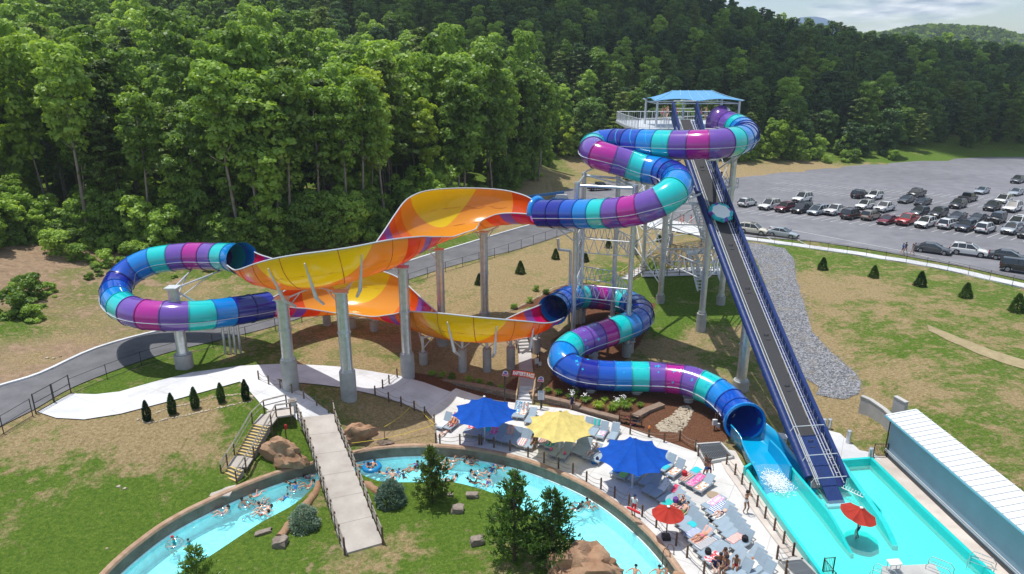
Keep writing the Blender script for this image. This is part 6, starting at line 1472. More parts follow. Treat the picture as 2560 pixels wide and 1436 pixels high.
while len(pts) < 5000:
    a = (rr_.uniform(min(xs_), max(xs_)), rr_.uniform(min(ys_), max(ys_)))
    if inpoly(np.array([a]), gpn)[0]: pts.append(Vector((a[0]+rr_.gauss(0, .35), a[1]+rr_.gauss(0, .35), 0)))
o = cobbles('gravel_stones', pts, .085, 'loose grey stones spread over the gravel swale', .02, 4, 0 if False else 1); o.data.materials[0] = mat('grey_stone', (.20, .205, .23), .9, var=.5, vscale=2.0)
# ---------------- rope fences
def rope_fence(px, label, z=None, h=.95, sp=None, ropes=(.82, .45), m=None, r=.07, closed=False):
    pts = [PZ(u, v, z) if z is not None else G(u, v) for u, v in px]; o = empty('rope_fence', tuple(pts[0]), 0, label, 'fence', 'rope and post fences'); O = Vector(o.location)
    if sp: pts = resample(pts, step=sp)
    if z is None: pts = [Vector((p.x, p.y, GZ(p.x, p.y))) for p in pts]
    for p in pts: mb = MB(); mb.cyl(p-O-Vector((0, 0, .2)), p-O+Vector((0, 0, h-.05)), r, r*.95, 9); mb.cyl(p-O+Vector((0, 0, h-.05)), p-O+Vector((0, 0, h)), r*.95, r*.5, 9); mb.build('post', m or M_LOG, o, autos=40)
    for f in ropes:
        mb = MB(); tp = []
        for a, b in zip(pts, pts[1:]):
            for k in range(6): t = k/6; q = a.lerp(b, t)-O; q.z += h*f-.22*math.sin(math.pi*t)*min(1, (b-a).length/2); tp.append(q)
        tp.append(pts[-1]-O+Vector((0, 0, h*f))); mb.tube(tp, .02, 4); mb.build('rope', M_ROPE, o)
    return o
rope_fence([(1198, 1112), (1204, 1113), (1235, 1120), (1275, 1128), (1320, 1144), (1360, 1158), (1396, 1172), (1432, 1186), (1466, 1207), (1502, 1224), (1536, 1246), (1572, 1265), (1605, 1293), (1640, 1320), (1690, 1365), (1717, 1395), (1759, 1436), (1790, 1470)], 'long rope and post fence along the curved canal wall', 0.0)
rope_fence([(1090, 1108), (1100, 1112), (1150, 1112), (1198, 1112)], 'rope fence across the left tip of the sundeck', .05)
rope_fence([(938, 988), (972, 1004), (1003, 1015), (1036, 1026), (1062, 1040), (1086, 1060), (1090, 1108)], 'rope fence curving between the shaded path and the dry hollow')
rope_fence([(957, 972), (973, 960), (993, 944)], 'three post rope fence crossing the path top by the big column')
rope_fence([(647, 950), (672, 962), (701, 972), (730, 984), (760, 998), (792, 1015), (822, 1034)], 'rope fence on the slope from the fork to the bridge head', sp=None, m=M_WOOD)
rope_fence([(1575, 1088), (1660, 1108), (1699, 1102), (1738, 1125), (1745, 1140), (1763, 1164)], 'rope fence between the mulch bed and the deck, ending at the grate', .05)
rope_fence([(1816, 1162), (1837, 1188), (1854, 1212), (1873, 1236), (1892, 1268), (1912, 1297), (1935, 1327), (1958, 1360), (1982, 1390)], 'rope fence along the left wall of the teal splash channel', .05)
rope_fence([(1982, 1390), (1942, 1397), (1964, 1434), (1990, 1470)], 'short rope fence round the lower drain grate', .05)
# ---------------- fences of metal
def mesh_fence(pts, h, label, sp, m, pk, rails, r=.03, name='metal_fence', cat='fence', grp=None):
    o = empty(name, tuple(pts[0]), 0, label, cat, grp); O = Vector(o.location); up = Vector((0, 0, h)); P_ = resample(pts, step=sp)
    for p in P_: mb = MB(); mb.cyl(p-O-Vector((0, 0, .1)), p-O+up*1.03, r*1.5, n=6); mb.build('post', m, o)
    mb = MB()
    for f in rails: mb.tube([p-O+up*f for p in P_], r, 4)
    for a, b in zip(P_, P_[1:]):
        n = int((b-a).length/pk) if pk else 0
        for k in range(1, n): q = a.lerp(b, k/n)-O; mb.cyl(q+up*rails[-1], q+up*rails[0], r*.34, n=3)
    mb.build('panel', m, o); return o
fl_ = [Vector((p.x, p.y, 3.0)) for p in FENCE_LOT]
mesh_fence(fl_[2:], 1.35, 'long black picket fence beside the white sidewalk of the car park', 2.6, M_BLACK, .16, (1.0, .88, .08), .022)
lo_ = [G(u, v) for u, v in [(-60, 1135), (0, 1090), (82, 1040)]]; mesh_fence(lo_, 1.5, 'black wire fence in the lower left corner beside the road', 2.8, M_BLACK, 0, (1.0, .5, .05), .025)
lo_ = [G(u, v) for u, v in [(178, 985), (275, 945), (372, 908), (480, 880), (575, 862), (700, 826), (850, 775), (1025, 710), (1110, 682), (1250, 640), (1330, 612), (1392, 592)]]; mesh_fence(lo_, 1.4, 'black wire fence following the lower side of the road', 3.3, M_BLACK, 0, (1.0, .06), .022)
g0, g1 = G(90, 1034), G(178, 984)
for a, b, lab in ((g0, g0.lerp(g1, .5), 'left leaf of the black double gate at the path end'), (g0.lerp(g1, .52), g1, 'right leaf of the black double gate at the path end')):
    mesh_fence([a, b], 1.7, lab, (b-a).length*.99, M_BLACK, 0, (1.0, .55, .08), .035, 'gate', 'gate', 'double gate')
# sign arch
sl_, sr_ = PZ(1262, 1000, .9), PZ(1354, 1018, .3); zt1 = Zat(sl_.x, sl_.y, 927)
so_ = empty('entrance_sign', tuple(sl_), 0, 'red to orange arched sign reading RAFTER\'S RAGE on two black poles', 'sign'); SGO = Vector(so_.location)
for p, v in ((sl_, 928), (sr_, 940)): z = Zat(p.x, p.y, v); mb = MB(); mb.cyl(p-SGO-Vector((0, 0, .3)), Vector((p.x, p.y, z))-SGO, .06, n=8); mb.build('pole', M_BLACK, so_)
A1 = Vector((sl_.x, sl_.y, Zat(sl_.x, sl_.y, 931))); A2 = Vector((sr_.x, sr_.y, Zat(sr_.x, sr_.y, 946))); dx = (A2-A1); SW = dx.length; dxn = dx.normalized(); upv = Vector((0, 0, 1)); upv = (upv-dxn*upv.dot(dxn)).normalized(); nrm = dxn.cross(upv); nrm = -nrm if nrm.y > 0 else nrm
def panel(name, x0, x1, h, mats_, arc=.12, parent=None, thick=.08, off=0.0, mi=None, n=16, lift=0):
    mb = MB(); vs = []
    for i in range(n+1):
        f = i/n; x = x0+(x1-x0)*f; z = arc*math.sin(math.pi*(x/SW))+lift
        for s in (-h/2, h/2):
            for t in (0, thick): vs.append(A1-SGO+dxn*x+upv*(z+s)+nrm*(off+t))
    mb.add(vs, [f for i in range(n) for f in ((i*4, i*4+2, i*4+6, i*4+4), (i*4+1, i*4+5, i*4+7, i*4+3), (i*4, i*4+4, i*4+5, i*4+1), (i*4+2, i*4+3, i*4+7, i*4+6))]+[(0, 1, 3, 2), (n*4, n*4+2, n*4+3, n*4+1)]); return mb.build(name, mats_, parent)
sm, st_, sb2 = newmat('sign_red_orange'); tcg = N(st_, 'ShaderNodeTexCoord'); spx = N(st_, 'ShaderNodeSeparateXYZ'); st_.links.new(tcg.outputs['Generated'], spx.inputs[0]); st_.links.new(ramp(st_, spx.outputs[0], [(.3, (.50, .025, .03)), (1, (.75, .16, .02))]), sb2.inputs['Base Color'])
pad = SW*.20
panel('sign_border', pad-.06, SW-pad+.06, .62, M_BLACK, parent=so_, off=-.03, thick=.05); panel('sign_board', pad, SW-pad, .52, sm, parent=so_, off=.022, thick=.04)
def text_mesh(s, size, ext=.01, bold=.0):
    cu = bpy.data.curves.new('t', 'FONT'); cu.body = s; cu.size = size; cu.extrude = ext; cu.offset = bold; cu.align_x = 'CENTER'; cu.align_y = 'CENTER'; o = bpy.data.objects.new('t', cu); COL.objects.link(o)
    dg = bpy.context.evaluated_depsgraph_get(); dg.update(); me = bpy.data.meshes.new_from_object(o.evaluated_get(dg)); bpy.data.objects.remove(o); return me
me = text_mesh("RAFTER'S RAGE", .46, .01, .012); me.materials.clear(); me.materials.append(M_WHITE); lt = bpy.data.objects.new('lettering', me); COL.objects.link(lt); lt.parent = so_
wdt = max(v.co.x for v in me.vertices)-min(v.co.x for v in me.vertices); sx = (SW-2*pad)*.93/wdt
for v in me.vertices: v.co.x *= sx; v.co.y += .12*math.sin(math.pi*((v.co.x+SW/2)/SW))
Mx = Matrix((dxn, upv, nrm)).transposed(); lt.rotation_euler = Mx.to_euler(); lt.location = A1-SGO+dxn*(SW/2)+nrm*.075
for x in (.08, SW-.08):
    mb = MB(); c = A1-SGO+dxn*x+upv*(-.10)+nrm*.07; k = 14; vs = [c]+[c+dxn*math.cos(math.pi*i/k)*.24+upv*(math.sin(math.pi*i/k)*.26+.02) for i in range(k+1)]
    mb.add(vs, [(0, i+1, i+2) for i in range(k)], 0); vs2 = [c+nrm*.012]+[c+nrm*.012+dxn*math.cos(math.pi*i/k)*.17+upv*(math.sin(math.pi*i/k)*.18+.04) for i in range(k+1)]; mb.add(vs2, [(0, i+1, i+2) for i in range(k)], 1)
    b_ = c+nrm*.006; mb.add([b_-dxn*.30-upv*.22, b_+dxn*.30-upv*.22, b_+dxn*.24+upv*.03, b_-dxn*.24+upv*.03], [(0, 1, 2, 3)], 2); b3 = c+nrm*.018-upv*.1; mb.add([b3-dxn*.22-upv*.06, b3+dxn*.22-upv*.06, b3+dxn*.22+upv*.05, b3-dxn*.22+upv*.05], [(0, 1, 2, 3)], 3)
    mb.build('round_emblem', [mat('emblem_white', (.72, .70, .72), .6), mat('emblem_violet', (.10, .07, .34), .5), mat('emblem_pink', (.62, .42, .50), .6), mat('emblem_red', (.45, .05, .08), .6)], so_)
# rules sign
rp = PZ(1352, 1028, .05); ro = empty('rules_sign', tuple(rp), 0, 'white notice board with small text on a black post beside the steps', 'sign')
mb = MB(); mb.cyl((0, 0, 0), (0, 0, 2.3), .06, n=8); mb.cyl((0, 0, 0), (0, 0, .04), .18, n=12); mb.build('post', M_BLACK, ro)
mb = MB(); mb.box((0, -.08, 1.55), (.62, .04, .92), tap=1); mb.build('frame', M_BLACK, ro); mb = MB(); mb.box((0, -.103, 1.55), (.56, .01, .86)); mb.build('board', mat('notice_grey', (.62, .65, .68), .6), ro)
mb = MB(); rd = random.Random(2)
for k in range(9): mb.box((-.02+rd.uniform(-.02, .02), -.11, 1.72-.07*k), (rd.uniform(.34, .46), .004, .018))
mb.build('text_line', mat('text_grey', (.22, .23, .25), .7), ro)
mb = MB(); mb.box((0, -.11, 1.88), (.40, .004, .10)); mb.build('heading', mat('heading_blue', (.04, .12, .28), .6), ro)
# hydrant-like red box post by the stairs
bp = G(716, 1098); bo = empty('red_box_post', tuple(bp), 0, 'small red box on a dark post beside the timber stairs', 'post'); mb = MB(); mb.cyl((0, 0, 0), (0, 0, 1.25), .05, n=8); mb.build('post', M_LOG, bo); mb = MB(); mb.box((.08, -.05, 1.05), (.16, .12, .34)); mb.cyl((.08, -.05, 1.2), (.08, -.05, 1.27), .05, n=8); mb.build('box', MT['cloth_red'], bo)
# concrete bin at bridge head
bp = G(733, 1026); bo = empty('litter_bin', tuple(bp), .4, 'square grey litter bin at the top of the timber stairs', 'bin'); mb = MB(); mb.box((0, 0, .45), (.6, .6, .9)); mb.build('body', M_WALLC, bo); mb = MB(); mb.box((0, 0, .94), (.68, .68, .08)); mb.box((0, 0, 1.0), (.4, .4, .06)); mb.build('lid', mat('bin_lid', (.25, .22, .20), .7), bo)
# wooden shoe rack
bp = PZ(1575, 1066, .02); bo = empty('shoe_rack', tuple(bp), -.42, 'dark wooden shoe rack holding sandals at the deck edge', 'rack')
for x in (-.95, 0, .95): mb = MB(); mb.box((x, 0, .62), (.08, .08, 1.24)); mb.build('post', M_LOG, bo)
for z in (.2, .5, .8, 1.1): mb = MB(); mb.box((0, .05, z), (2.0, .34, .04), M=Matrix.Rotation(-.35, 4, 'X')); mb.build('shelf', M_LOG, bo)
rd = random.Random(6)
for k in range(14):
    z = rd.choice((.2, .5, .8)); mb = MB(); x = rd.uniform(-.85, .85); mb.box((x, 0, z+.06), (.08, .22, .05)); mb.box((x+.1, 0, z+.06), (.08, .22, .05))
    q = Vector((x, 0, 0)); q.rotate(Matrix.Rotation(-.42, 3, 'Z')); o = MB(); o.box((-.05, 0, .02), (.08, .24, .04)); o.box((.05, .03, .02), (.08, .24, .04)); c = ('black', 'navy', 'grey', 'brown', 'pink')[k % 5]
    ob = o.build('sandals', MT['cloth_'+c]); ob.location = bp+Vector((q.x, q.y-.03, z+.05)); ob.rotation_euler = (0, 0, -.42); tag(ob, 'pair of sandals on the wooden shoe rack', 'sandals', 'sandals on the shoe rack')
for i, (u, v, c) in enumerate(((1535, 1052, 'black'), (1548, 1059, 'navy'), (1556, 1064, 'brown'), (1567, 1066, 'pink'), (1570, 1067, 'pink'))):
    o = MB(); o.box((-.06, 0, .02), (.09, .25, .05)); o.box((.06, .05, .02), (.09, .25, .05)); ob = o.build('sandals', MT['cloth_'+c]); ob.location = PZ(u, v, .04); ob.rotation_euler = (0, 0, i); tag(ob, ['black sandals lying farthest left in front of the shoe rack', 'navy sandals on the deck left of the shoe rack', 'brown sandals on the deck near the shoe rack', 'left pair of pink sandals before the shoe rack', 'right pair of pink sandals before the shoe rack'][i], 'sandals')
# boxes and posts in the mulch
for u, v, lab in ((1789, 1075, 'white electrical boxes on twin posts beside the exit tube'), (1346, 918, 'white electrical box on a rail post beside the hillside stairs')):
    bp = G(u, v); bo = empty('electrical_box', tuple(bp), .2, lab, 'box'); mb = MB(); mb.cyl((-.12, 0, 0), (-.12, 0, 1.5), .05, n=7); mb.cyl((.12, .05, 0), (.12, .05, 1.6), .05, n=7); mb.build('post', M_LOG, bo); mb = MB(); mb.box((-.2, -.1, .75), (.36, .2, .5)); mb.box((.12, -.12, .45), (.26, .18, .34)); mb.build('cabinet', mat('cabinet_white', (.66, .68, .68), .5), bo)
bp = G(1687-65, 1094); bo = empty('marker_post', tuple(bp), 0, 'wooden post with an orange cone cap at the mulch edge', 'post'); mb = MB(); mb.cyl((0, 0, 0), (0, 0, .9), .1, n=9); mb.build('post', M_LOG, bo); mb = MB(); mb.cyl((0, 0, .9), (0, 0, 1.08), .11, .07, n=9); mb.build('cap', MT['cloth_orange'], bo)
# drain grates
for px, lab in (([(1744, 1112), (1800, 1108), (1828, 1140), (1765, 1152)], 'raised steel grate on a concrete kerb beside the exit chute'), ([(1955, 1405), (2005, 1400), (2050, 1445), (2000, 1455)], 'steel drain grate at the bottom of the deck')):
    c = [PZ(u, v, .25) for u, v in px]; ce = sum(c, Vector())/4; o = empty('drain_grate', (ce.x, ce.y, 0), 0, lab, 'grate'); CE = Vector(o.location); mb = MB(); out = [CE+(q-CE)*1.12 for q in c]
    for a, b in zip(out, out[1:]+out[:1]):
        a = Vector((a.x, a.y, .12))-CE; b = Vector((b.x, b.y, .12))-CE; mb.box((a+b)/2, ((b-a).length+.1, .16, .30), math.atan2((b-a).y, (b-a).x))
    mb.build('kerb', M_WALLC, o); mb = MB(); mb.add([Vector((q.x, q.y, .1))-CE for q in c], [(0, 1, 2, 3)]); mb.build('pit', mat('pit_shade', (.06, .065, .07), .8), o); mb = MB()  # pit is a dark sheet; the shade below the bars is its colour
    for k in range(15): f = (k+.5)/15; a = c[0].lerp(c[1], f)-CE; b = c[3].lerp(c[2], f)-CE; a.z = b.z = .22; d = (b-a); mb.box((a+b)/2, (d.length, .05, .05), math.atan2(d.y, d.x))
    for f in (.1, .5, .9): a = c[0].lerp(c[3], f)-CE; b = c[1].lerp(c[2], f)-CE; a.z = b.z = .20; d = b-a; mb.box((a+b)/2, (d.length, .05, .05), math.atan2(d.y, d.x))
    mb.build('bars', mat('grate_steel', (.22, .24, .26), .5, metal=.6), o)
# caution tape round the hole
tpg = empty('caution_tape', tuple(G(962, 1098)), 0, 'thin yellow caution tape strung round a dug hole in the dry hollow', 'tape'); TO = Vector(tpg.location)
for a, b in (((962, 1085), (1040, 1020)), ((1040, 1022), (1088, 1078)), ((1085, 1080), (880, 1128))):
    mb = MB(); p, q = G(*a, .7)-TO, G(*b, .7)-TO; mb.tube([p.lerp(q, k/6)-Vector((0, 0, .25*math.sin(math.pi*k/6))) for k in range(7)], .022, 4); mb.build('tape_run', MT['cloth_yellow'], tpg)
mb = MB(); p = G(962, 1100)-TO; mb.cyl(p, p+Vector((0, 0, .9)), .03, n=6); mb.build('stake', M_WOOD, tpg)
rock('dirt_pile', 962, 1104, (.9, .7, .16), 41, 'low heap of dug earth round a hole in the dry hollow', mat('dug_earth', (.16, .12, .09), .95, var=.4, bump=.05), cat='dirt pile', lump=.6)
rock('painted_hole', 964, 1101, (.3, .26, .2), 42, 'near-black lump painted as the shaded hole in the dug earth', mat('hole_shade', (.02, .016, .012), 1.0), cat='hole', lump=.3)  # solid near-black lump; the shade inside the hole is put into its colour
# ---------------- parasols
def fabric(name, c, tr=.25):
    m, t, b = newmat(name); b.inputs['Base Color'].default_value = (*c, 1); b.inputs['Roughness'].default_value = .8; b.inputs['Specular IOR Level'].default_value = .2
    tl = N(t, 'ShaderNodeBsdfTranslucent'); tl.inputs['Color'].default_value = (*c, 1); ms = N(t, 'ShaderNodeMixShader', inp={0: tr}); out = [n for n in t.nodes if n.type == 'OUTPUT_MATERIAL'][0]
    tc = N(t, 'ShaderNodeTexCoord'); nn = noise_node(t, tc.outputs['Object'], 2.2, 4); c2 = mixc(t, 1.0, c, ramp(t, nn, [(.3, (.80, .80, .80)), (.7, (1.12, 1.12, 1.12))]), 'MULTIPLY'); t.links.new(c2, b.inputs['Base Color'])
    t.links.new(b.outputs[0], ms.inputs[1]); t.links.new(tl.outputs[0], ms.inputs[2]); t.links.new(ms.outputs[0], out.inputs[0]); return m
F_BLUE = fabric('blue_shade_cloth', (.008, .095, .50)); F_YEL = fabric('yellow_shade_cloth', (.80, .64, .22)); F_RED = fabric('red_shade_cloth', (.48, .045, .03))
def parasol(p, R0, zr, za, n, m, label, sag=.16, pole_r=.07, rot=0, tilt=None, pole_m=None, base=True, name='parasol', scal=.17):
    o = empty(name, tuple(p), 0, label, 'umbrella'); mb = MB(); K = 7; M_ = 6; vs = [Vector((0, 0, za))]
    for j in range(1, K+1):
        f = j/K
        for i in range(n*M_):
            a = rot+2*math.pi*i/(n*M_); q = (i % M_)/M_; w = math.sin(math.pi*q)**.7; r = R0*f*(1-scal*w*f); z = za-(za-zr)*f**.92-sag*math.sin(math.pi*f)*.6-.17*w*f+.10*w*f**6; vs.append(Vector((r*math.cos(a), r*math.sin(a), z)))
    L = n*M_; fs = [(0, 1+i, 1+(i+1) % L) for i in range(L)]+[(1+(j-1)*L+i, 1+j*L+i, 1+j*L+(i+1) % L, 1+(j-1)*L+(i+1) % L) for j in range(1, K) for i in range(L)]
    T = Matrix.Identity(4)
    if tilt: T = Matrix.Translation((0, 0, za*.82)) @ Matrix.Rotation(tilt[0], 4, Vector((math.cos(tilt[1]), math.sin(tilt[1]), 0))) @ Matrix.Translation((0, 0, -za*.82))
    mb.add([T @ v for v in vs], fs); mb.build('canopy', m, o, autos=28)
    for i in range(n):
        a = rot+2*math.pi*i/n; mb = MB(); mb.tube([T @ Vector((math.cos(a)*R0*f_, math.sin(a)*R0*f_, za-(za-zr)*f_**.92-sag*math.sin(math.pi*f_)*.6-.06)) for f_ in (.03, .25, .5, .75, .97)], .018, 4); mb.build('rib', M_STEELW, o)
    mb = MB(); mb.cyl((0, 0, 0), T @ Vector((0, 0, za-.02)), pole_r, pole_r*.8, 10); 
    if base: mb.cyl((0, 0, 0), (0, 0, .05), pole_r*3.2, n=14)
    mb.build('pole', pole_m or M_STEELW, o, autos=40); mb = MB(); mb.lathe(T @ Vector((0, 0, za-.02)), [(.10, 0), (.10, .06), (.04, .10), (0, .10)], 10); mb.build('finial', M_WHITE, o)
    return o
U1 = PZ(1212, 1104, .03); U2 = PZ(1398, 1139, .03); U3 = PZ(1580, 1218, .03)
parasol(U1, 2.62, 2.55, 3.95, 10, F_BLUE, 'large royal blue scalloped umbrella nearest the entrance steps', rot=.15)
parasol(U2, 2.65, 2.55, 3.85, 10, F_YEL, 'large pale yellow scalloped umbrella between the two blue ones', rot=.05)
parasol(U3, 2.65, 2.55, 3.95, 10, F_BLUE, 'large royal blue scalloped umbrella nearest the red one on the deck', rot=.25)
ru = PZ(1665, 1347, .03); parasol(ru, 1.02, 1.85, 2.35, 8, F_RED, 'small red umbrella on a wooden pole standing by the canal wall', sag=.05, pole_r=.045, pole_m=M_LOG, scal=.04, rot=.3)
ru2 = PZ(2136, 1348, -.22); parasol(ru2, 1.12, 1.85, 2.35, 8, F_RED, 'red umbrella shading the attendant standing in the teal pool', sag=.05, pole_r=.025, tilt=(.22, 1.2), scal=.04, base=False)
mb = MB(); mb.box((0, 0, .12), (.5, .5, .24)); o = mb.build('umbrella_foot', M_BLACK); o.location = ru; tag(o, 'black weight at the foot of the small red umbrella by the canal', 'umbrella base')
# ---------------- loungers
M_SLING = mat('grey_blue_sling', (.27, .35, .42), .7, var=.06); M_FRAME = mat('lounger_frame', (.42, .45, .47), .4, metal=.4)
def make_lounger(back):
    """foot end at -x, head at +x; back = raise angle"""
    o = empty('sun_lounger', (0, 0, 0)); H = .34; jx = .30; bl_ = .78
    fr = MB()
    for s in (-1, 1): fr.box((-.02, s*.32, H-.02), (1.92, .035, .05))
    fr.box((-.97, 0, H-.02), (.04, .66, .05)); fr.box((.93, 0, H-.02), (.04, .66, .05)); fr.build('frame', M_FRAME, o)
    for x in (-.82, .72):
        for s in (-1, 1): mb = MB(); mb.box((x, s*.31, H/2-.02), (.045, .04, H-.03)); mb.build('leg', M_FRAME, o)
    mb = MB(); mb.box((-.33, 0, H+.012), (1.25, .60, .018)); mb.build('seat_sling', M_SLING, o)
    c, s_ = math.cos(back), math.sin(back); mb = MB(); M = Matrix.Rotation(-back, 4, 'Y'); mb.box((jx+bl_/2*c, 0, H+.02+bl_/2*s_), (bl_, .60, .018), M=M); mb.build('backrest', M_SLING, o)
    mb = MB()
    for s in (-1, 1): mb.cyl((jx, s*.31, H+.01), (jx+bl_*c, s*.31, H+.01+bl_*s_), .018, n=5)
    mb.cyl((jx+bl_*c, -.31, H+.01+bl_*s_), (jx+bl_*c, .31, H+.01+bl_*s_), .018, n=5)
    if back > .2: mb.cyl((jx+bl_*.55*c, .28, H+bl_*.55*s_), (jx+.62, .30, H), .012, n=4); mb.cyl((jx+bl_*.55*c, -.28, H+bl_*.55*s_), (jx+.62, -.30, H), .012, n=4)
    mb.build('back_frame', M_FRAME, o); return o
PROTO = {}
BK = {'u': R(56), 'm': R(36), 'f': R(1)}
def lounger(u, v, hd, bk, label, group='sun loungers on the deck'):
    if bk not in PROTO: PROTO[bk] = make_lounger(BK[bk]); o = PROTO[bk]
    else: o = copy_tree(PROTO[bk])
    p = PZ(u, v, .04); o.location = p; o.rotation_euler = (0, 0, R(hd)); return tag(o, label, 'lounger', group)
def towel_mat(name, kind, a, b, c=None):
    if name in MT: return MT[name]
    m, t, bb = newmat(name); tc = N(t, 'ShaderNodeTexCoord'); sp = N(t, 'ShaderNodeSeparateXYZ'); t.links.new(tc.outputs['Object'], sp.inputs[0])
    if kind == 'sx': f = mth(t, 'FRACT', mth(t, 'MULTIPLY', sp.outputs[0], 5.5)); col = ramp(t, f, [(0, a), (.5, b)], 'CONSTANT')
    elif kind == 'sy': f = mth(t, 'FRACT', mth(t, 'MULTIPLY', sp.outputs[1], 6.0)); col = ramp(t, f, [(0, a), (.4, b)]+([(.75, c)] if c else []), 'CONSTANT')
    elif kind == 'n': col = ramp(t, noise_node(t, tc.outputs['Object'], 7, 3), [(.42, a), (.52, b)]+([(.62, c)] if c else []), 'CONSTANT')
    else: col = mixc(t, noise_node(t, tc.outputs['Object'], 5, 4), a, b)
    t.links.new(col, bb.inputs['Base Color']); bb.inputs['Roughness'].default_value = .95; return m
W_ = (.75, .75, .73)
TW_ = {'aqua': ('p', (.02, .42, .50), (.03, .55, .60)), 'orange': ('n', W_, (.75, .22, .06), (.7, .3, .12)), 'teal': ('p', (.02, .40, .36), (.03, .50, .44)), 'pinkp': ('n', (.75, .10, .32), (.80, .40, .50), (.7, .2, .4)), 'bluestripe': ('sx', (.03, .12, .42), W_), 'blackstripe': ('sx', (.05, .05, .10), W_), 'white': ('p', W_, (.62, .62, .62)),
      'redstripe': ('sx', (.65, .20, .20), (.78, .62, .55)), 'multi': ('sy', (.55, .12, .10), (.10, .22, .30), (.65, .55, .35)), 'redblue': ('n', (.62, .06, .08), W_, (.08, .25, .55)), 'green': ('sx', (.10, .45, .16), (.35, .55, .12)), 'magenta': ('sy', W_, (.75, .08, .35), (.55, .65, .15)), 'peach': ('p', (.62, .28, .20), (.72, .42, .33)), 'bluewave': ('n', (.05, .30, .55), W_), 'pinkw': ('n', (.78, .35, .55), W_), 'navyp': ('p', (.02, .10, .28), (.03, .18, .42)), 'red': ('p', (.6, .04, .10), (.7, .08, .16))}
def towel(u, v, hd, bk, key, label, span=(-.75, .25), wd=.56, back=True):
    """cloth following a lounger from x=span[0]; up the back when back"""
    p = PZ(u, v, .04); H = .37; pts = []; n = 12; b = BK[bk]
    for k in range(n+1):
        x = span[0]+(span[1]-span[0])*k/n
        if x <= .30: pts.append((x, H))
        else: q = x-.30; pts.append((.30+q*math.cos(b), H+q*math.sin(b)+.01))
    mb = MB(); rd = random.Random(hash(key) % 99+int(u)); vs = []
    M2 = 8
    for i, (x, z) in enumerate(pts):
        for j in range(M2+1):
            y = -wd/2+wd*j/M2; e = max(0, abs(y)-.29); vs.append((x+.03*math.sin(j*1.3+u), y+.02*math.sin(i*.9+v), z+.012*math.sin(i*1.7+j*.9+u)-e*1.6))
    mb.add(vs, [(i*(M2+1)+j, i*(M2+1)+j+1, (i+1)*(M2+1)+j+1, (i+1)*(M2+1)+j) for i in range(n) for j in range(M2)])
    T = TW_[key]; o = mb.build('beach_towel', towel_mat('towel_'+key, *T), smooth=True); s = o.modifiers.new('t', 'SOLIDIFY'); s.thickness = .012; s.offset = 1
    o.location = p; o.rotation_euler = (0, 0, R(hd)); return tag(o, label, 'towel')
ORD = ['first', 'second', 'third', 'fourth', 'fifth', 'sixth', 'seventh', 'eighth', 'ninth', 'tenth', 'eleventh']
def row(a, b, n, hd, bks, where):
    out = []
    for k in range(n):
        f = k/(n-1) if n > 1 else 0; u = a[0]+(b[0]-a[0])*f; v = a[1]+(b[1]-a[1])*f; bk = bks[k % len(bks)]; lounger(u, v, hd, bk, 'grey blue lounger, %s from %s' % (ORD[k], where)); out.append((u, v, hd, bk))
    return out
RA = row((1177, 1079), (1328, 1114), 9, 72, 'uuuuuuuuu', 'the left in the shaded row below the first blue umbrella')
for k, key, lab, sp in ((0, 'redblue', 'red and blue towel on the leftmost lounger in shade of the first blue umbrella', (-.2, .8)), (2, 'aqua', 'long aqua towel hanging on a lounger back below the first blue umbrella', (0, 1.05)), (3, 'pinkp', 'pink patterned towel over a lounger back below the first blue umbrella', (-.2, 1.05)), (5, 'peach', 'peach towel over a lounger back right of the first blue umbrella', (.3, 1.05)), (7, 'magenta', 'white, magenta and lime striped towel between blue and yellow umbrellas', (-.9, .2))): towel(*RA[k], key, lab, sp)
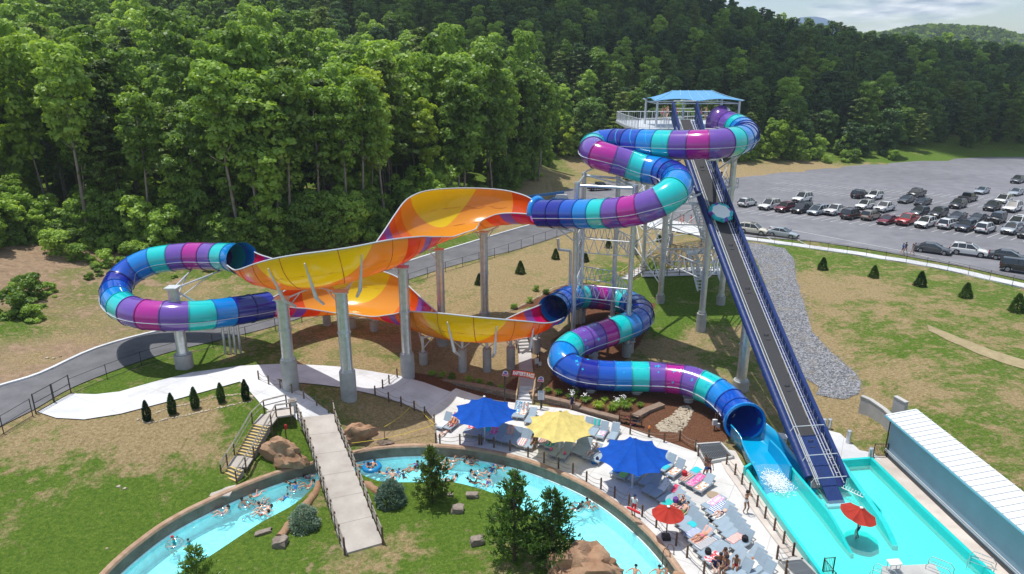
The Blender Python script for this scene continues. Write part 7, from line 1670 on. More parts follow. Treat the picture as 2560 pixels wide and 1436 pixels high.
for u, v, hd, bk, lab in ((1112, 1066, 62, 'u', 'lounger with red bag at the far left end of the deck'), (1133, 1068, 62, 'u', 'lounger occupied at the far left end, nearer the blue umbrella'), (1253, 1052, 70, 'f', 'flat lounger half under the right side of the first blue umbrella'), (1292, 1038, 72, 'u', 'lounger with aqua towel behind the first blue umbrella'), (1308, 1040, 72, 'u', 'lounger with orange patterned towel right of the first blue umbrella'), (1327, 1052, 72, 'm', 'empty lounger behind the left edge of the yellow umbrella'),
    (1362, 1106, 66, 'm', 'lounger with multicoloured towel under the yellow umbrella'), (1380, 1114, 66, 'm', 'lounger a man sits on under the yellow umbrella'), (1391, 1134, 62, 'u', 'grey lounger with pink hat in front of the yellow umbrella'), (1414, 1140, 62, 'u', 'grey lounger with pink cloth in front of the yellow umbrella'), (1446, 1127, 62, 'u', 'grey lounger with dark sandals right of the yellow umbrella pole'), (1463, 1133, 62, 'u', 'grey lounger next to a woman left of the second blue umbrella'), (1482, 1143, 50, 'm', 'lounger occupied at the left edge of the second blue umbrella'), (1503, 1150, 50, 'f', 'flat lounger with blue bag left of the second blue umbrella'),
    (1467, 1079, 66, 'u', 'lounger farthest left in the sunny trio behind the yellow umbrella'), (1486, 1084, 66, 'u', 'lounger with teal towel on its back behind the yellow umbrella'), (1506, 1090, 66, 'u', 'lounger with pink towel behind the second blue umbrella'), (1534, 1094, 66, 'u', 'lone lounger just behind the second blue umbrella top'),
    (1549, 1182, 52, 'f', 'shaded lounger with dark towel under the second blue umbrella'), (1566, 1190, 52, 'm', 'shaded lounger with green towel under the second blue umbrella'), (1594, 1197, 50, 'm', 'shaded lounger with blue white towel under the second blue umbrella'), (1622, 1206, 48, 'm', 'bare shaded lounger right of the second blue umbrella pole'), (1630, 1226, 46, 'u', 'bare shaded lounger, lower of a pair right of the second blue umbrella'), (1650, 1236, 44, 'm', 'lounger draped with a white towel below the second blue umbrella'), (1672, 1250, 42, 'm', 'lounger with red towel stripe above the small red umbrella'),
    (1650, 1166, 46, 'm', 'lounger with a sunbather at the right edge of the second blue umbrella'), (1668, 1173, 46, 'u', 'lounger with small blue towel right of the second blue umbrella'), (1690, 1186, 46, 'u', 'lounger with spotted white towel right of the second blue umbrella'), (1722, 1200, 44, 'f', 'flat lounger with striped towel in the bright towel trio'), (1740, 1211, 44, 'f', 'flat lounger with pink towel in the bright towel trio'), (1760, 1223, 44, 'm', 'lounger with orange white towel in the bright towel trio')):
    lounger(u, v, hd, bk, lab)
for u, v, hd, bk, key, lab, sp in ((1292, 1038, 72, 'u', 'bluewave', 'blue and white towel behind the first blue umbrella', (-.3, 1.05)), (1308, 1040, 72, 'u', 'orange', 'orange patterned towel right of the first blue umbrella', (-.5, 1.05)), (1362, 1106, 66, 'm', 'multi', 'striped towel in the shade of the yellow umbrella', (-.8, .8)), (1380, 1114, 66, 'm', 'teal', 'teal towel under the man below the yellow umbrella', (-.8, .9)), (1486, 1084, 66, 'u', 'teal', 'plain teal towel on a lounger back behind the yellow umbrella', (.5, 1.05)), (1506, 1090, 66, 'u', 'pinkw', 'pink and white towel on a seat behind the second blue umbrella', (-.6, .1)),
    (1549, 1182, 52, 'f', 'navyp', 'dark blue towel in shade under the second blue umbrella', (-.7, .6)), (1566, 1190, 52, 'm', 'green', 'green striped towel in shade under the second blue umbrella', (-.9, .3)), (1594, 1197, 50, 'm', 'bluewave', 'blue and white towel in shade under the second blue umbrella', (-.5, 1.0)), (1668, 1173, 46, 'u', 'aqua', 'small bright blue towel right of the second blue umbrella', (-.7, .0)), (1690, 1186, 46, 'u', 'orange', 'white towel with orange spots right of the second blue umbrella', (-.8, .25)), (1722, 1200, 44, 'f', 'multi', 'dark multicoloured striped towel on a flat lounger', (-.95, .3)), (1729, 1194, 44, 'f', 'aqua', 'bright blue towel at the head of the striped one', (.2, .95)), (1740, 1211, 44, 'f', 'pinkp', 'hot pink towel spread over a flat lounger', (-.95, .9)), (1760, 1223, 44, 'm', 'orange', 'orange and white towel on the lounger beside the pink one', (-.9, .25)),
    (1650, 1236, 44, 'm', 'white', 'white towel bunched over a lounger below the second blue umbrella', (0, 1.05)), (1672, 1250, 42, 'm', 'red', 'red towel strip on a lounger back above the small red umbrella', (.4, 1.05)), (1112, 1066, 62, 'u', 'white', 'white towel on the lounger at the far left end of the deck', (-.8, .2)), (1133, 1068, 62, 'u', 'redblue', 'red patterned towel at the far left end of the deck', (-.6, 1.0))):
    towel(u, v, hd, bk, key, lab, sp, .30 if key == 'red' else .56)
CA = row((1682, 1262), (1789, 1400), 10, 36, 'mmmuuumffm', 'the top in the double file beside the small red umbrella')
for k, key, lab, sp in ((0, 'teal', 'teal towel at the top of the file beside the small red umbrella', (-.9, -.1)), (1, 'pinkw', 'pink towel under the woman in black beside the small red umbrella', (-.9, .2)), (2, 'green', 'green towel under the man beside the small red umbrella', (-.9, .2)), (4, 'aqua', 'pale aqua towel on the left file right of the small red umbrella', (-.2, .3)), (5, 'bluestripe', 'bold blue and white striped towel on the left file', (-.9, .15)), (6, 'peach', 'peach towel under the tanned sunbather lying face down', (-.9, .9)), (7, 'blackstripe', 'thin dark and white striped towel in the left file', (-.9, .8)), (9, 'redblue', 'red, white and blue towel at the bottom of the left file', (-.9, .3))): towel(*CA[k], key, lab, sp)
CB = row((1783, 1266), (1855, 1368), 8, 36, 'ffmuuuuu', 'the top in the file nearest the splash channel')
for k, key, lab, sp in ((0, 'pinkw', 'pink and white towel on the topmost lounger of the right file', (-.5, .9)), (1, 'bluestripe', 'blue patterned towel on the second lounger of the right file', (-.7, .9)), (2, 'white', 'white towel under the woman in dark blue', (-.9, .2)), (6, 'redstripe', 'red and cream striped towel near the end of the right file', (-.9, .3))): towel(*CB[k], key, lab, sp)
CC = row((1874, 1405), (1908, 1450), 4, 36, 'muuu', 'the top of the short file at the bottom edge'); towel(*CC[1], 'white', 'plain white towel in the short file at the bottom edge', (-.8, .2))
CD = row((1832, 1412), (1852, 1445), 3, 36, 'mmu', 'the top of the crowded trio by the seated group')
# bags
def bag(u, v, c, label, z=.0, s=1):
    p = PZ(u, v, z); mb = MB(); mb.lathe((0, 0, 0), [(.0, .0), (.17*s, .01), (.21*s, .12*s), (.18*s, .30*s), (.08*s, .38*s), (0, .38*s)], 10); mb.tube([(-.1*s, 0, .33*s), (0, 0, .46*s), (.1*s, 0, .33*s)], .018, 5); o = mb.build('bag', MT['cloth_'+c], autos=40); o.location = p; tag(o, label, 'bag')
for u, v, c, lab, z in ((1777, 1303, 'black', 'black backpack between the two lounger files', .05), (1862, 1352, 'black', 'black backpack on the last lounger of the right file', .42), (1770, 1384, 'black', 'black bag on the striped towel in the left file', .42), (1689, 1255, 'purple', 'dark purple bag above the woman in black', .42), (1484, 1159, 'blue', 'bright blue bag under a lounger left of the second blue umbrella', .02), (1493, 1149, 'navy', 'navy hat-like bag on the flat lounger left of the second blue umbrella', .40), (1464, 1094, 'black', 'black tote below the sunny trio of loungers', .02), (1201, 1082, 'red', 'red bag between loungers below the first blue umbrella', .02), (1711, 1188, 'red', 'black and red bag on a lounger head right of the second blue umbrella', .42), (1241, 1090, 'black', 'black bag under the lounger with the pink towel', .02), (1378, 1126, 'pink', 'pink sun hat on a grey lounger before the yellow umbrella', .40), (1412, 1136, 'pink', 'pink folded cloth on a grey lounger before the yellow umbrella', .40), (1878, 1400, 'orange', 'straw coloured hat on a lounger at the bottom edge', .40), (1566, 1176, 'grey', 'grey bag in shade below the second blue umbrella', .02)):
    bag(u, v, c, lab, z, .6 if 'hat' in lab or 'cloth' in lab else 1)
# round tables / mushroom tops: small round manhole covers
mb = MB(); mb.cyl((0, 0, 0), (0, 0, .02), .45, n=24); o = mb.build('manhole_cover', mat('cover_brown', (.34, .26, .18), .8)); o.location = PZ(1783, 1238, .05); tag(o, 'round tan manhole cover on the deck beside the orange white towel', 'cover')
# ---------------- people on the deck
def pz(u, v, z): return PZ(u, v, z)
def on_lounger(L, pose, *a, **k): u, v, hd, bk = L; return person(pose, pz(u, v, .04), R(hd+180), *a, **k)
PW = [
 ('photo', pz(1764, 1198, .04), R(110), True, 2, 'bikini', ('blue',), 'brown', 'woman in a blue bikini with both arms raised below the upper grate'),
 ('stand', pz(1771, 1199, .04), R(70), True, 1, 'bikini', ('navy',), 'brown', 'person in a navy swimsuit just right of the woman with raised arms'),
 ('photo', pz(1863, 1282, .04), R(-70), True, 2, 'bikini', ('white', 'white'), 'black', 'tanned woman walking in a bikini with hands at her face beside the channel fence'),
 ('stand', pz(1584, 1292, .04), R(230), False, 1, 'shirt', ('red', 'white'), 'navy', 'lifeguard in white shirt and cap holding a red rescue tube by the canal'),
 ('stand', pz(1429, 1030, .04), R(-60), True, 1, 'shirt', ('navy', 'navy'), 'white', 'person in dark clothes behind the yellow umbrella by the block wall'),
 ('sit', pz(1334, 1119, .02), R(250), True, 2, 'bikini', ('yellow', 'black'), 'black', 'dark haired woman in yellow sitting before the yellow umbrella'),
 ('sit', pz(1341, 1116, .02), R(230), True, 2, 'bikini', ('brown',), 'black', 'dark haired woman sitting just right of the one in yellow')]
for a in PW: person(*a)
on_lounger((1380, 1114, 66, 'm'), 'recline', False, 3, 'trunks', ('black',), 'brown', 'man in black shorts sitting in the shade of the yellow umbrella')
on_lounger((1133, 1068, 62, 'u'), 'recline', True, 1, 'bikini', ('orange',), 'brown', 'woman in orange on a lounger at the far left of the deck')
person('lie', pz(1112, 1094, -.30), R(242), True, 3, 'bikini', ('white',), 'brown', 'woman lying on her back on the sunny deck at its left tip')
on_lounger((1482, 1143, 50, 'm'), 'armup', True, 3, 'onepiece', ('grey', 'white'), 'brown', 'woman in grey reclining at the left edge of the second blue umbrella')
on_lounger((1650, 1166, 46, 'm'), 'lie', True, 3, 'bikini', ('red',), 'brown', 'sunbather lying at the right edge of the second blue umbrella')
on_lounger(CA[1], 'armup', True, 0, 'onepiece', ('black',), 'black', 'woman in a black swimsuit reclining with a raised arm by the small red umbrella')
on_lounger(CA[2], 'recline', False, 0, 'trunks', ('green',), 'brown', 'bare chested man in green shorts reclining by the small red umbrella')
on_lounger(CA[6], 'lie', True, 1, 'bikini', ('pink',), 'blond', 'tanned woman lying on a peach towel in the left file')
on_lounger(CB[2], 'lie', True, 3, 'bikini', ('navy',), 'brown', 'woman in a dark blue swimsuit lying on a white towel in the right file')
for i, (u, v, rz, f, sk, of, c, hr, lab) in enumerate(((1811, 1412, 230, True, 1, 'bikini', ('white',), 'brown', 'woman at the top of the seated group at the bottom edge'), (1798, 1424, 260, False, 2, 'trunks', ('navy',), 'black', 'man at the left of the seated group at the bottom edge'), (1815, 1432, 220, True, 2, 'bikini', ('purple',), 'black', 'woman in the middle of the seated group at the bottom edge'), (1838, 1430, 240, False, 2, 'trunks', ('red',), 'brown', 'man hugging his knees at the right of the seated group'), (1785, 1434, 270, False, 3, 'shirt', ('navy', 'navy'), 'brown', 'person in dark clothes at the far left of the seated group'))):
    person('sit', pz(u, v, .0), R(rz), f, sk, of, c, hr, lab)
# rescue tube
mb = MB(); a = PZ(1567, 1268, 1.05); b = PZ(1601, 1284, .95); mb.tube([a, a.lerp(b, .1), a.lerp(b, .9), b], [.05, .09, .09, .05], 8); o = mb.build('rescue_tube', MT['cloth_red'], smooth=True, origin=tuple(a)); tag(o, 'long red rescue tube held by the lifeguard at the canal', 'rescue tube')
# ---------------- swimmers in the river
ringm = bpy.data.materials.new('clear_vinyl'); ringm.use_nodes = True; t_ = ringm.node_tree; t_.nodes.clear(); a_ = N(t_, 'ShaderNodeBsdfTransparent'); a_.inputs[0].default_value = (.88, .95, .96, 1); b_ = N(t_, 'ShaderNodeBsdfGlossy', inp={'Roughness': .12}); d_ = N(t_, 'ShaderNodeBsdfDiffuse'); d_.inputs[0].default_value = (.7, .85, .88, 1)
fr_ = N(t_, 'ShaderNodeLayerWeight', inp={0: .35}); m1_ = N(t_, 'ShaderNodeMixShader'); m2_ = N(t_, 'ShaderNodeMixShader', inp={0: .12}); t_.links.new(a_.outputs[0], m2_.inputs[1]); t_.links.new(d_.outputs[0], m2_.inputs[2]); t_.links.new(fr_.outputs['Facing'], m1_.inputs[0]); t_.links.new(m2_.outputs[0], m1_.inputs[1]); t_.links.new(b_.outputs[0], m1_.inputs[2]); o_ = N(t_, 'ShaderNodeOutputMaterial'); t_.links.new(m1_.outputs[0], o_.inputs[0])
def torus(R1_, r, n=24, k=9):
    vs = []; 
    for i in range(n):
        t = 2*math.pi*i/n
        for j in range(k): q = 2*math.pi*j/k; vs.append(((R1_+r*math.cos(q))*math.cos(t), (R1_+r*math.cos(q))*math.sin(t), r*math.sin(q)))
    return vs, [(i*k+j, i*k+(j+1) % k, ((i+1) % n)*k+(j+1) % k, ((i+1) % n)*k+j) for i in range(n) for j in range(k)]
tm = MB(); v_, f_ = torus(.42, .15); tm.add(v_, f_, 0)
for s in (-1, 1): tm.tube([(s*.1-.06, .55*s, .06), (s*.1, .60*s, .16), (s*.1+.06, .55*s, .06)], .025, 5, m=1)
to_ = tm.build('swim_ring', [ringm, M_BLACK], smooth=True); ring_me = to_.data; bpy.data.objects.remove(to_)
WZ = -.96
SWIM = [  # u, v, pose, dir, female, skin, outfit, colours, hair, ring, words
 (437,1362,'wade',200,False,0,'shirt',('teal','teal'),'red',1,'man in a teal shirt and red cap wading in the left river arm'),(474,1366,'wade',160,False,0,'shirt',('green','teal'),'black',0,'child in aqua top wading beside the man in a red cap'),
 (556,1284,'float',215,True,3,'bikini',('purple',),'brown',1,'woman in violet floating alone near the middle of the left river arm'),(616,1264,'float',330,True,2,'bikini',('blue',),'black',1,'dark haired woman in blue floating with her arm stretched out'),(643,1242,'floatb',60,True,3,'bikini',('pink',),'blond',0,'person in pale pink lying back with raised elbows'),
 (656,1262,'float',80,False,1,'trunks',('navy',),'black',1,'man sunk in a clear ring in the left river arm'),(660,1278,'floatb',200,True,3,'bikini',('white',),'brown',1,'upper of two sunbathers floating at the inner kerb, left arm of river'),(653,1290,'floatb',190,True,3,'bikini',('red',),'brown',0,'lower of two sunbathers floating at the inner kerb, left arm of river'),
 (708,1252,'floatb',240,False,0,'shirt',('blue','blue'),'black',0,'child in a bright blue shirt paddling left of the bridge'),(736,1212,'floatb',20,False,3,'shirt',('black','black'),'brown',0,'swimmer in black shorts stretched out left of the bridge'),(737,1225,'float',270,False,0,'shirt',('blue','blue'),'black',1,'child in a blue shirt below the swimmer in black'),
 (770,1216,'float',200,True,1,'bikini',('red',),'brown',0,'woman close to the bridge beside the inner rock log'),(772,1196,'float',30,True,3,'shirt',('pink','pink'),'brown',1,'child in a pink top floating right beside the bridge'),
 (904,1171,'floatb',200,True,1,'onepiece',('black',),'brown',0,'person in black just right of the bridge'),(930,1170,'float',250,False,1,'trunks',('navy',),'black',2,'man lounging in a solid blue ring right of the bridge'),(966,1186,'floatb',30,False,0,'trunks',('blue',),'brown',0,'swimmer in blue trunks lying face down, legs up'),(982,1196,'float',280,False,0,'trunks',('navy',),'brown',1,'man floating below the swimmer in blue trunks'),
 (990,1188,'float',230,False,0,'shirt',('blue','blue'),'black',0,'child in blue beside the inner kerb right of the bridge'),(1010,1194,'float',290,False,2,'shirt',('navy','navy'),'black',0,'dark shirted child near the inner kerb left of the light pine'),(1022,1182,'floatb',210,True,1,'bikini',('black',),'brown',0,'swimmer in black left of the light green pine'),(1034,1172,'float',230,True,1,'shirt',('pink','purple'),'brown',0,'woman in violet pink partly behind the light green pine'),
 (1102,1158,'float',340,True,3,'bikini',('white',),'brown',0,'woman emerging right of the light green pine top'),(1104,1176,'floatb',250,True,3,'bikini',('white',),'blond',0,'pale swimmer right of the light green pine'),(1134,1156,'floatb',15,True,1,'bikini',('white',),'black',1,'dark haired woman floating away from the others, knees up'),(1124,1174,'floatb',60,True,1,'bikini',('brown',),'black',0,'woman below the dark haired one, arms folded'),
 (1170,1150,'floatb',150,False,3,'trunks',('blue',),'blond',0,'topmost of a tight cluster of floating swimmers'),(1182,1154,'float',10,True,3,'bikini',('blue',),'brown',1,'swimmer in a blue bikini within the tight cluster'),(1178,1164,'floatb',350,True,1,'bikini',('navy',),'brown',0,'swimmer in navy at the foot of the tight cluster'),(1192,1190,'float',350,True,0,'onepiece',('black',),'black',1,'woman in a black swimsuit sitting upright in her ring'),
 (1186,1210,'floatb',345,False,2,'shirt',('black','black'),'black',0,'swimmer in black at the inner kerb left of the large pine'),(1217,1212,'float',250,True,3,'onepiece',('purple',),'black',0,'woman in a lilac swimsuit at the inner kerb'),(1226,1182,'float',240,False,0,'shirt',('blue','navy'),'blue',1,'man in blue with a blue cap left of the large pine'),(1247,1172,'floatb',160,False,3,'trunks',('orange',),'brown',0,'pale swimmer just left of the large pine top'),(1128,1203,'float',200,True,3,'bikini',('pink',),'brown',0,'swimmer tucked against the inner kerb right of the light pine'),
 (1442,1272,'float',200,False,2,'shirt',('black','black'),'black',1,'man in black floating in the open river right of the pines'),(1476,1268,'float',300,False,2,'trunks',('white',),'black',1,'man in white trunks floating in the open river, farthest right'),(1586,1440,'float',250,False,1,'trunks',('navy',),'black',0,'head and shoulders of a man at the bottom edge of the river, left one'),(1645,1442,'float',250,False,1,'trunks',('red',),'black',0,'head of a swimmer at the bottom edge, middle one'),(1666,1440,'float',250,False,2,'trunks',('blue',),'black',0,'head of a swimmer at the bottom edge, closest to the wall')]
for u, v, po, dr, f, sk, of, c, hr, rg, lab in SWIM:
    p = PZ(u, v, WZ); person(po, p+Vector((0, 0, .04)), R(dr), f, sk, of, c, hr, lab, 'swimmers in the lazy river', s=.95 if 'child' not in lab else .75)
    if rg:
        o = bpy.data.objects.new('swim_ring', ring_me); COL.objects.link(o); o.location = p+Vector((0, 0, .06)); o.rotation_euler = (0, 0, R(dr))
        if rg == 2: o.scale = (1.35, 1.35, 1.3); [setattr(o.material_slots[i], 'link', 'OBJECT') for i in (0,)]; o.material_slots[0].material = mat('ring_blue', (.01, .22, .50), .25)
        tag(o, ('solid blue ring' if rg == 2 else 'clear ring')+' under the '+' '.join(lab.split()[:11]), 'swim ring', 'swim rings in the river')
# ladder hoops at the canal wall
lp = PZ(1662, 1385, 0); lo = empty('pool_ladder', tuple(lp), R(-40), 'pair of dark grab hoops on the curved canal wall near the bottom', 'ladder')
for y in (-.25, .25): mb = MB(); mb.tube([(0, y, -.8), (0, y, .3), (.1, y, .6), (.3, y, .65), (.45, y, .5), (.48, y, 0)], .03, 6); mb.build('hoop', M_LOG, lo)
# ---------------- teal pool walls and equipment
def basin_wall(px, zt, zb, th, label, taper=None, m=None, name='pool_wall'):
    pts = resample([PZ(u, v, zt) for u, v in px], step=.8); o = empty(name, tuple(pts[0]), 0, label, 'wall', 'walls of the teal splash pool'); O = Vector(o.location); mb = MB(); vs = []; n = len(pts)
    for i, p in enumerate(pts):
        a = pts[max(i-1, 0)]; b = pts[min(i+1, n-1)]; d = b-a; d.z = 0; d.normalize(); x = Vector((d.y, -d.x, 0))*th/2; h = zt
        if taper: f = i/(n-1); h = zt-(zt+.25)*max(0, (f-taper)/(1-taper))**1.6
        for sx_, z in ((-1, zb), (-1, h-.02), (-.9, h), (.9, h), (1, h-.02), (1, zb)): q = p+x*sx_-O; q.z = z-O.z; vs.append(q)
    mb.add(vs, [(i*6+k, i*6+(k+1) % 6, i*6+6+(k+1) % 6, i*6+6+k) for i in range(n-1) for k in range(6)]+[tuple(range(6)), tuple((n-1)*6+k for k in reversed(range(6)))]); mb.build('wall', m or M_TEAL2, o); return o
basin_wall([(1866, 1172), (1962, 1306), (2060, 1440), (2100, 1495)], .55, -.7, .22, 'teal left wall of the splash channel beside the deck fence')
basin_wall([(1862, 1168), (1884, 1155)], .75, -.7, .2, 'short teal return where the left channel wall meets the chute')
basin_wall([(1975, 1164), (2010, 1205), (2060, 1264), (2082, 1292), (2120, 1340), (2136, 1356)], .62, -.7, .20, 'teal dividing wall between splash channel and conveyor bay', .62)
basin_wall([(2104, 1155), (2140, 1205), (2200, 1288), (2243, 1346)], .35, -.7, .35, 'teal low divider right of the conveyor foot, the longer one', .75)
basin_wall([(2132, 1196), (2170, 1240), (2200, 1270), (2212, 1290)], .25, -.7, .10, 'thin short teal fin right of the conveyor', .8)
basin_wall([(2100, 1150), (2178, 1144)], .35, -.7, .25, 'teal back wall of the landing pool')
basin_wall([(2178, 1144), (2300, 1262), (2442, 1396), (2500, 1450), (2550, 1500)], .35, -.7, .25, 'long teal right wall of the landing pool by the pink walkway')
# white water where the chute lands
foam_m = mat('foam_white', (.85, .90, .90), .9); rd = random.Random(4); mb = MB()
bm0 = bmesh.new(); bmesh.ops.create_icosphere(bm0, subdivisions=1, radius=1.0); bv = [v.co.copy() for v in bm0.verts]; bf = [tuple(v.index for v in f.verts) for f in bm0.faces]; bm0.free(); fc = PZ(1940, 1200, -.2)
for k in range(2200):
    a = rd.uniform(0, 6.28); r = rd.random()**.7; q = fc+Vector((math.cos(a)*r*.8+rd.gauss(0, .25), math.sin(a)*r*1.2+rd.gauss(-.2, .4), rd.uniform(-.05, .10)*(1-r))); s = rd.uniform(.006, .024); mb.add([Vector((q.x+v.x*s*1.7, q.y+v.y*s*1.7, q.z+v.z*s*.8)) for v in bv], bf)
o = mb.build('splash_foam', foam_m); tag(o, 'white splash of water below the blue chute', 'foam', kind='stuff')
# blue insert of the chute continues as wide trough under the flume walls
basin_wall([(1925, 1100), (1955, 1130), (1978, 1166)], .95, -.5, .16, 'blue right side wall joining the chute to the channel', m=MT['flume_blue'])
# attendant
person('stand', PZ(2143, 1349, -.50), R(140), False, 2, 'shirt', ('navy', 'white'), 'black', 'attendant in a white shirt and dark hat standing in the teal pool')
# platform at the bottom
pl_ = [PZ(2205, 1416, .2), PZ(2335, 1410, .2), PZ(2352, 1436, .2), PZ(2380, 1490, .2), PZ(2230, 1500, .2), PZ(2205, 1440, .2)]
o = empty('pool_platform', tuple(pl_[0]), 0, 'grey concrete platform rising from the pool at the bottom edge', 'platform'); O = Vector(o.location); mb = MB(); n = len(pl_); mb.add([p-O for p in pl_]+[p-O-Vector((0, 0, .8)) for p in pl_], [tuple(range(n)), tuple(range(2*n-1, n-1, -1))]+[(i, (i+1) % n, n+(i+1) % n, n+i) for i in range(n)]); mb.build('slab', M_WALLC, o)
bp = PZ(2232, 1428, .2); o = empty('starting_block', tuple(bp), .1, 'white step stand on the grey pool platform', 'stand'); mb = MB(); mb.box((0, 0, .62), (.75, .42, .08), M=Matrix.Rotation(.15, 4, 'X')); mb.build('top', M_WHITE, o)
for x in (-.3, .3):
    for y in (-.15, .15): mb = MB(); mb.cyl((x, y, 0), (x, y, .6), .025, n=6); mb.build('leg', M_STEEL, o)
for u, v, lab in ((2350, 1432, 'chrome handrail on the right of the grey pool platform'), (2455, 1418, 'chrome handrail over the right pool wall at the bottom'), (2210, 1450, 'chrome handrail at the left of the grey pool platform')):
    bp = PZ(u, v, .1); o = empty('handrail', tuple(bp), -.75, lab, 'handrail')
    for y in (-.35, .35): mb = MB(); mb.tube([(-.7, y, -.4), (-.7, y, .35), (-.55, y, .6), (.4, y, .62), (.6, y, .4), (.6, y, -.2)], .028, 7); mb.tube([(-.6, y, .3), (.5, y, .32)], .02, 6); mb.build('rail', M_STEEL, o)
# ladder-like white hose rack right of the conveyor foot
bp = PZ(2132, 1232, .2); o = empty('coiled_rack', tuple(bp), -.9, 'row of small white hooks beside the conveyor foot', 'rack'); mb = MB(); mb.tube([(-.8, 0, 0), (.8, 0, 0)], .03, 5)
for k in range(8): x = -.7+.2*k; mb.tube([(x, 0, 0), (x, .1, .18), (x, .25, .12), (x, .28, 0)], .022, 5)
mb.build('hook', M_WHITE, o)
# small iron gates
mesh_fence([PZ(2183, 1141, .1), PZ(2216, 1141, .1)], 1.05, 'small black iron gate between the steel bollard and the shed', 1.2, M_BLACK, .12, (1.0, .08), .03, 'iron_gate', 'gate')
mesh_fence([PZ(2056, 1432, .3), PZ(2082, 1430, .3)], 1.0, 'small black iron fence on the channel wall at the bottom', 1.0, M_BLACK, .1, (1.0, .08), .03, 'iron_gate', 'gate')
mesh_fence([PZ(2056, 1434, .3), PZ(2084, 1470, .3)], 1.0, 'black iron fence running off the bottom edge beside the pool', 1.4, M_BLACK, .1, (1.0, .08), .03, 'iron_gate', 'gate')
# steel bollards
for u, v, h, lab in ((2119, 1110, 1.15, 'lone steel bollard on the pale slab beside the conveyor foot'), (2176, 1140, .85, 'steel bollard beside the small iron gate'), (2043, 1072, .9, 'steel bollard left in the trio by the conveyor'), (2058, 1076, 1.05, 'steel bollard in the middle of the trio by the conveyor'), (2072, 1074, .95, 'steel bollard right in the trio by the conveyor'), (1960, 1090, 1.0, 'steel bollard between chute and conveyor'), (2000, 1130, .9, 'short steel bollard beneath the conveyor foot')):
    bp = G(u, v); mb = MB(); mb.lathe((0, 0, -.2), [(.17, 0), (.17, h+.18), (.15, h+.2), (0, h+.2)], 16); o = mb.build('bollard', M_STEEL, autos=40); o.location = bp; tag(o, lab, 'bollard', 'steel bollards round the conveyor foot')
bp = G(1948, 1120); o = empty('pump_tank', tuple(bp), 0, 'round white lidded tank standing beside the blue chute', 'tank'); mb = MB(); mb.lathe((0, 0, 0), [(.5, 0), (.5, 1.0), (.46, 1.05)], 22); mb.build('drum', M_STEELW, o, autos=40); mb = MB(); mb.lathe((0, 0, 1.05), [(.52, -.04), (.52, .02), (.1, .10), (0, .10)], 22); mb.build('lid', M_WHITE, o, autos=40)
bp = G(1985, 1150); o = empty('sand_filter', tuple(bp), 0, 'fat grey filter vessel in the shade below the conveyor', 'filter'); mb = MB(); mb.lathe((0, 0, 0), [(.55, 0), (.62, .3), (.62, .8), (.45, 1.1), (.12, 1.2), (.12, 1.35), (0, 1.35)], 20); mb.build('vessel', M_WALLC, o, autos=50); mb = MB(); mb.tube([(.1, 0, 1.3), (.6, 0, 1.3), (.8, 0, 1.0), (.8, 0, .0)], .06, 7); mb.build('pipe', M_STEELW, o)
# ---------------- shed
s0, s1 = PZ(2214, 1139, .05), PZ(2540, 1449, .05); sd_ = (s1-s0).normalized(); sn = Vector((-sd_.y, sd_.x, 0)); sn = -sn if sn.x < 0 else sn
zE = Zat(s0.x, s0.y, 1037); s1 = s0+sd_*26; bk = PZ(2302, 1058, zE+.35); dp_ = (bk-s0).dot(sn); dp_ = max(1.6, dp_)
so_ = empty('pool_shed', tuple(s0), 0, 'long low shed with a white ribbed metal roof and blue grey wall', 'building'); SO2 = Vector(so_.location); SO2.z = 0; so_.location = SO2
M_SHW = mat('blue_grey_wall', (.26, .40, .49), .6, var=.06, vscale=1.0); M_RIBW = mat('roof_rib_grey', (.62, .64, .66), .5); M_SHR = mat('white_metal_roof', (.72, .74, .76), .42, metal=.1, var=.05)
def prism(mb, c4, z0, z1s):
    vs = [Vector((p.x, p.y, z0))-SO2 for p in c4]+[Vector((p.x, p.y, z))-SO2 for p, z in zip(c4, z1s)]; mb.add(vs, [(3, 2, 1, 0), (4, 5, 6, 7), (0, 1, 5, 4), (1, 2, 6, 5), (2, 3, 7, 6), (3, 0, 4, 7)])
c4 = [s0, s1, s1+sn*dp_, s0+sn*dp_]; mb = MB(); prism(mb, c4, .25, (zE-.2, zE-.2, zE+.1, zE+.1)); mb.build('wall', M_SHW, so_)
mb = MB(); prism(mb, [s0-sn*.06, s1-sn*.06, s1+sn*(dp_+.05), s0+sn*(dp_+.05)], -.3, (.3,)*4); mb.build('foundation', M_STEELD, so_)
mb = MB(); e = .35; r4 = [s0-sn*e-sd_*e, s1-sn*e, s1+sn*(dp_+e), s0+sn*(dp_+e)-sd_*e]; prism(mb, r4, 0, (0,)*4); 
for i, z in ((0, zE-.16), (1, zE-.16), (2, zE+.28), (3, zE+.28)): mb.v[i] = (mb.v[i][0], mb.v[i][1], z-.09); mb.v[i+4] = (mb.v[i+4][0], mb.v[i+4][1], z)
n_ = int(26/.55)
for k in range(n_):
    a = r4[0]+sd_*(.2+.55*k); b = r4[3]+sd_*(.2+.55*k); a = Vector((a.x, a.y, zE-.145))-SO2; b = Vector((b.x, b.y, zE+.295))-SO2; w2 = sd_*.03; mb.add([a-w2, a+w2, b+w2, b-w2, a-w2+Vector((0, 0, .035)), a+w2+Vector((0, 0, .035)), b+w2+Vector((0, 0, .035)), b-w2+Vector((0, 0, .035))], [(4, 5, 6, 7), (0, 4, 7, 3), (1, 2, 6, 5), (0, 1, 5, 4)], 1)
mb.build('roof', [M_SHR, M_RIBW], so_); mb = MB(); mb.tube([Vector((p.x, p.y, zE-.26))-SO2 for p in (s0-sn*.4-sd_*.3, s1-sn*.4)], .07, 6); mb.build('gutter', mat('gutter_teal', (.10, .33, .42), .4), so_)
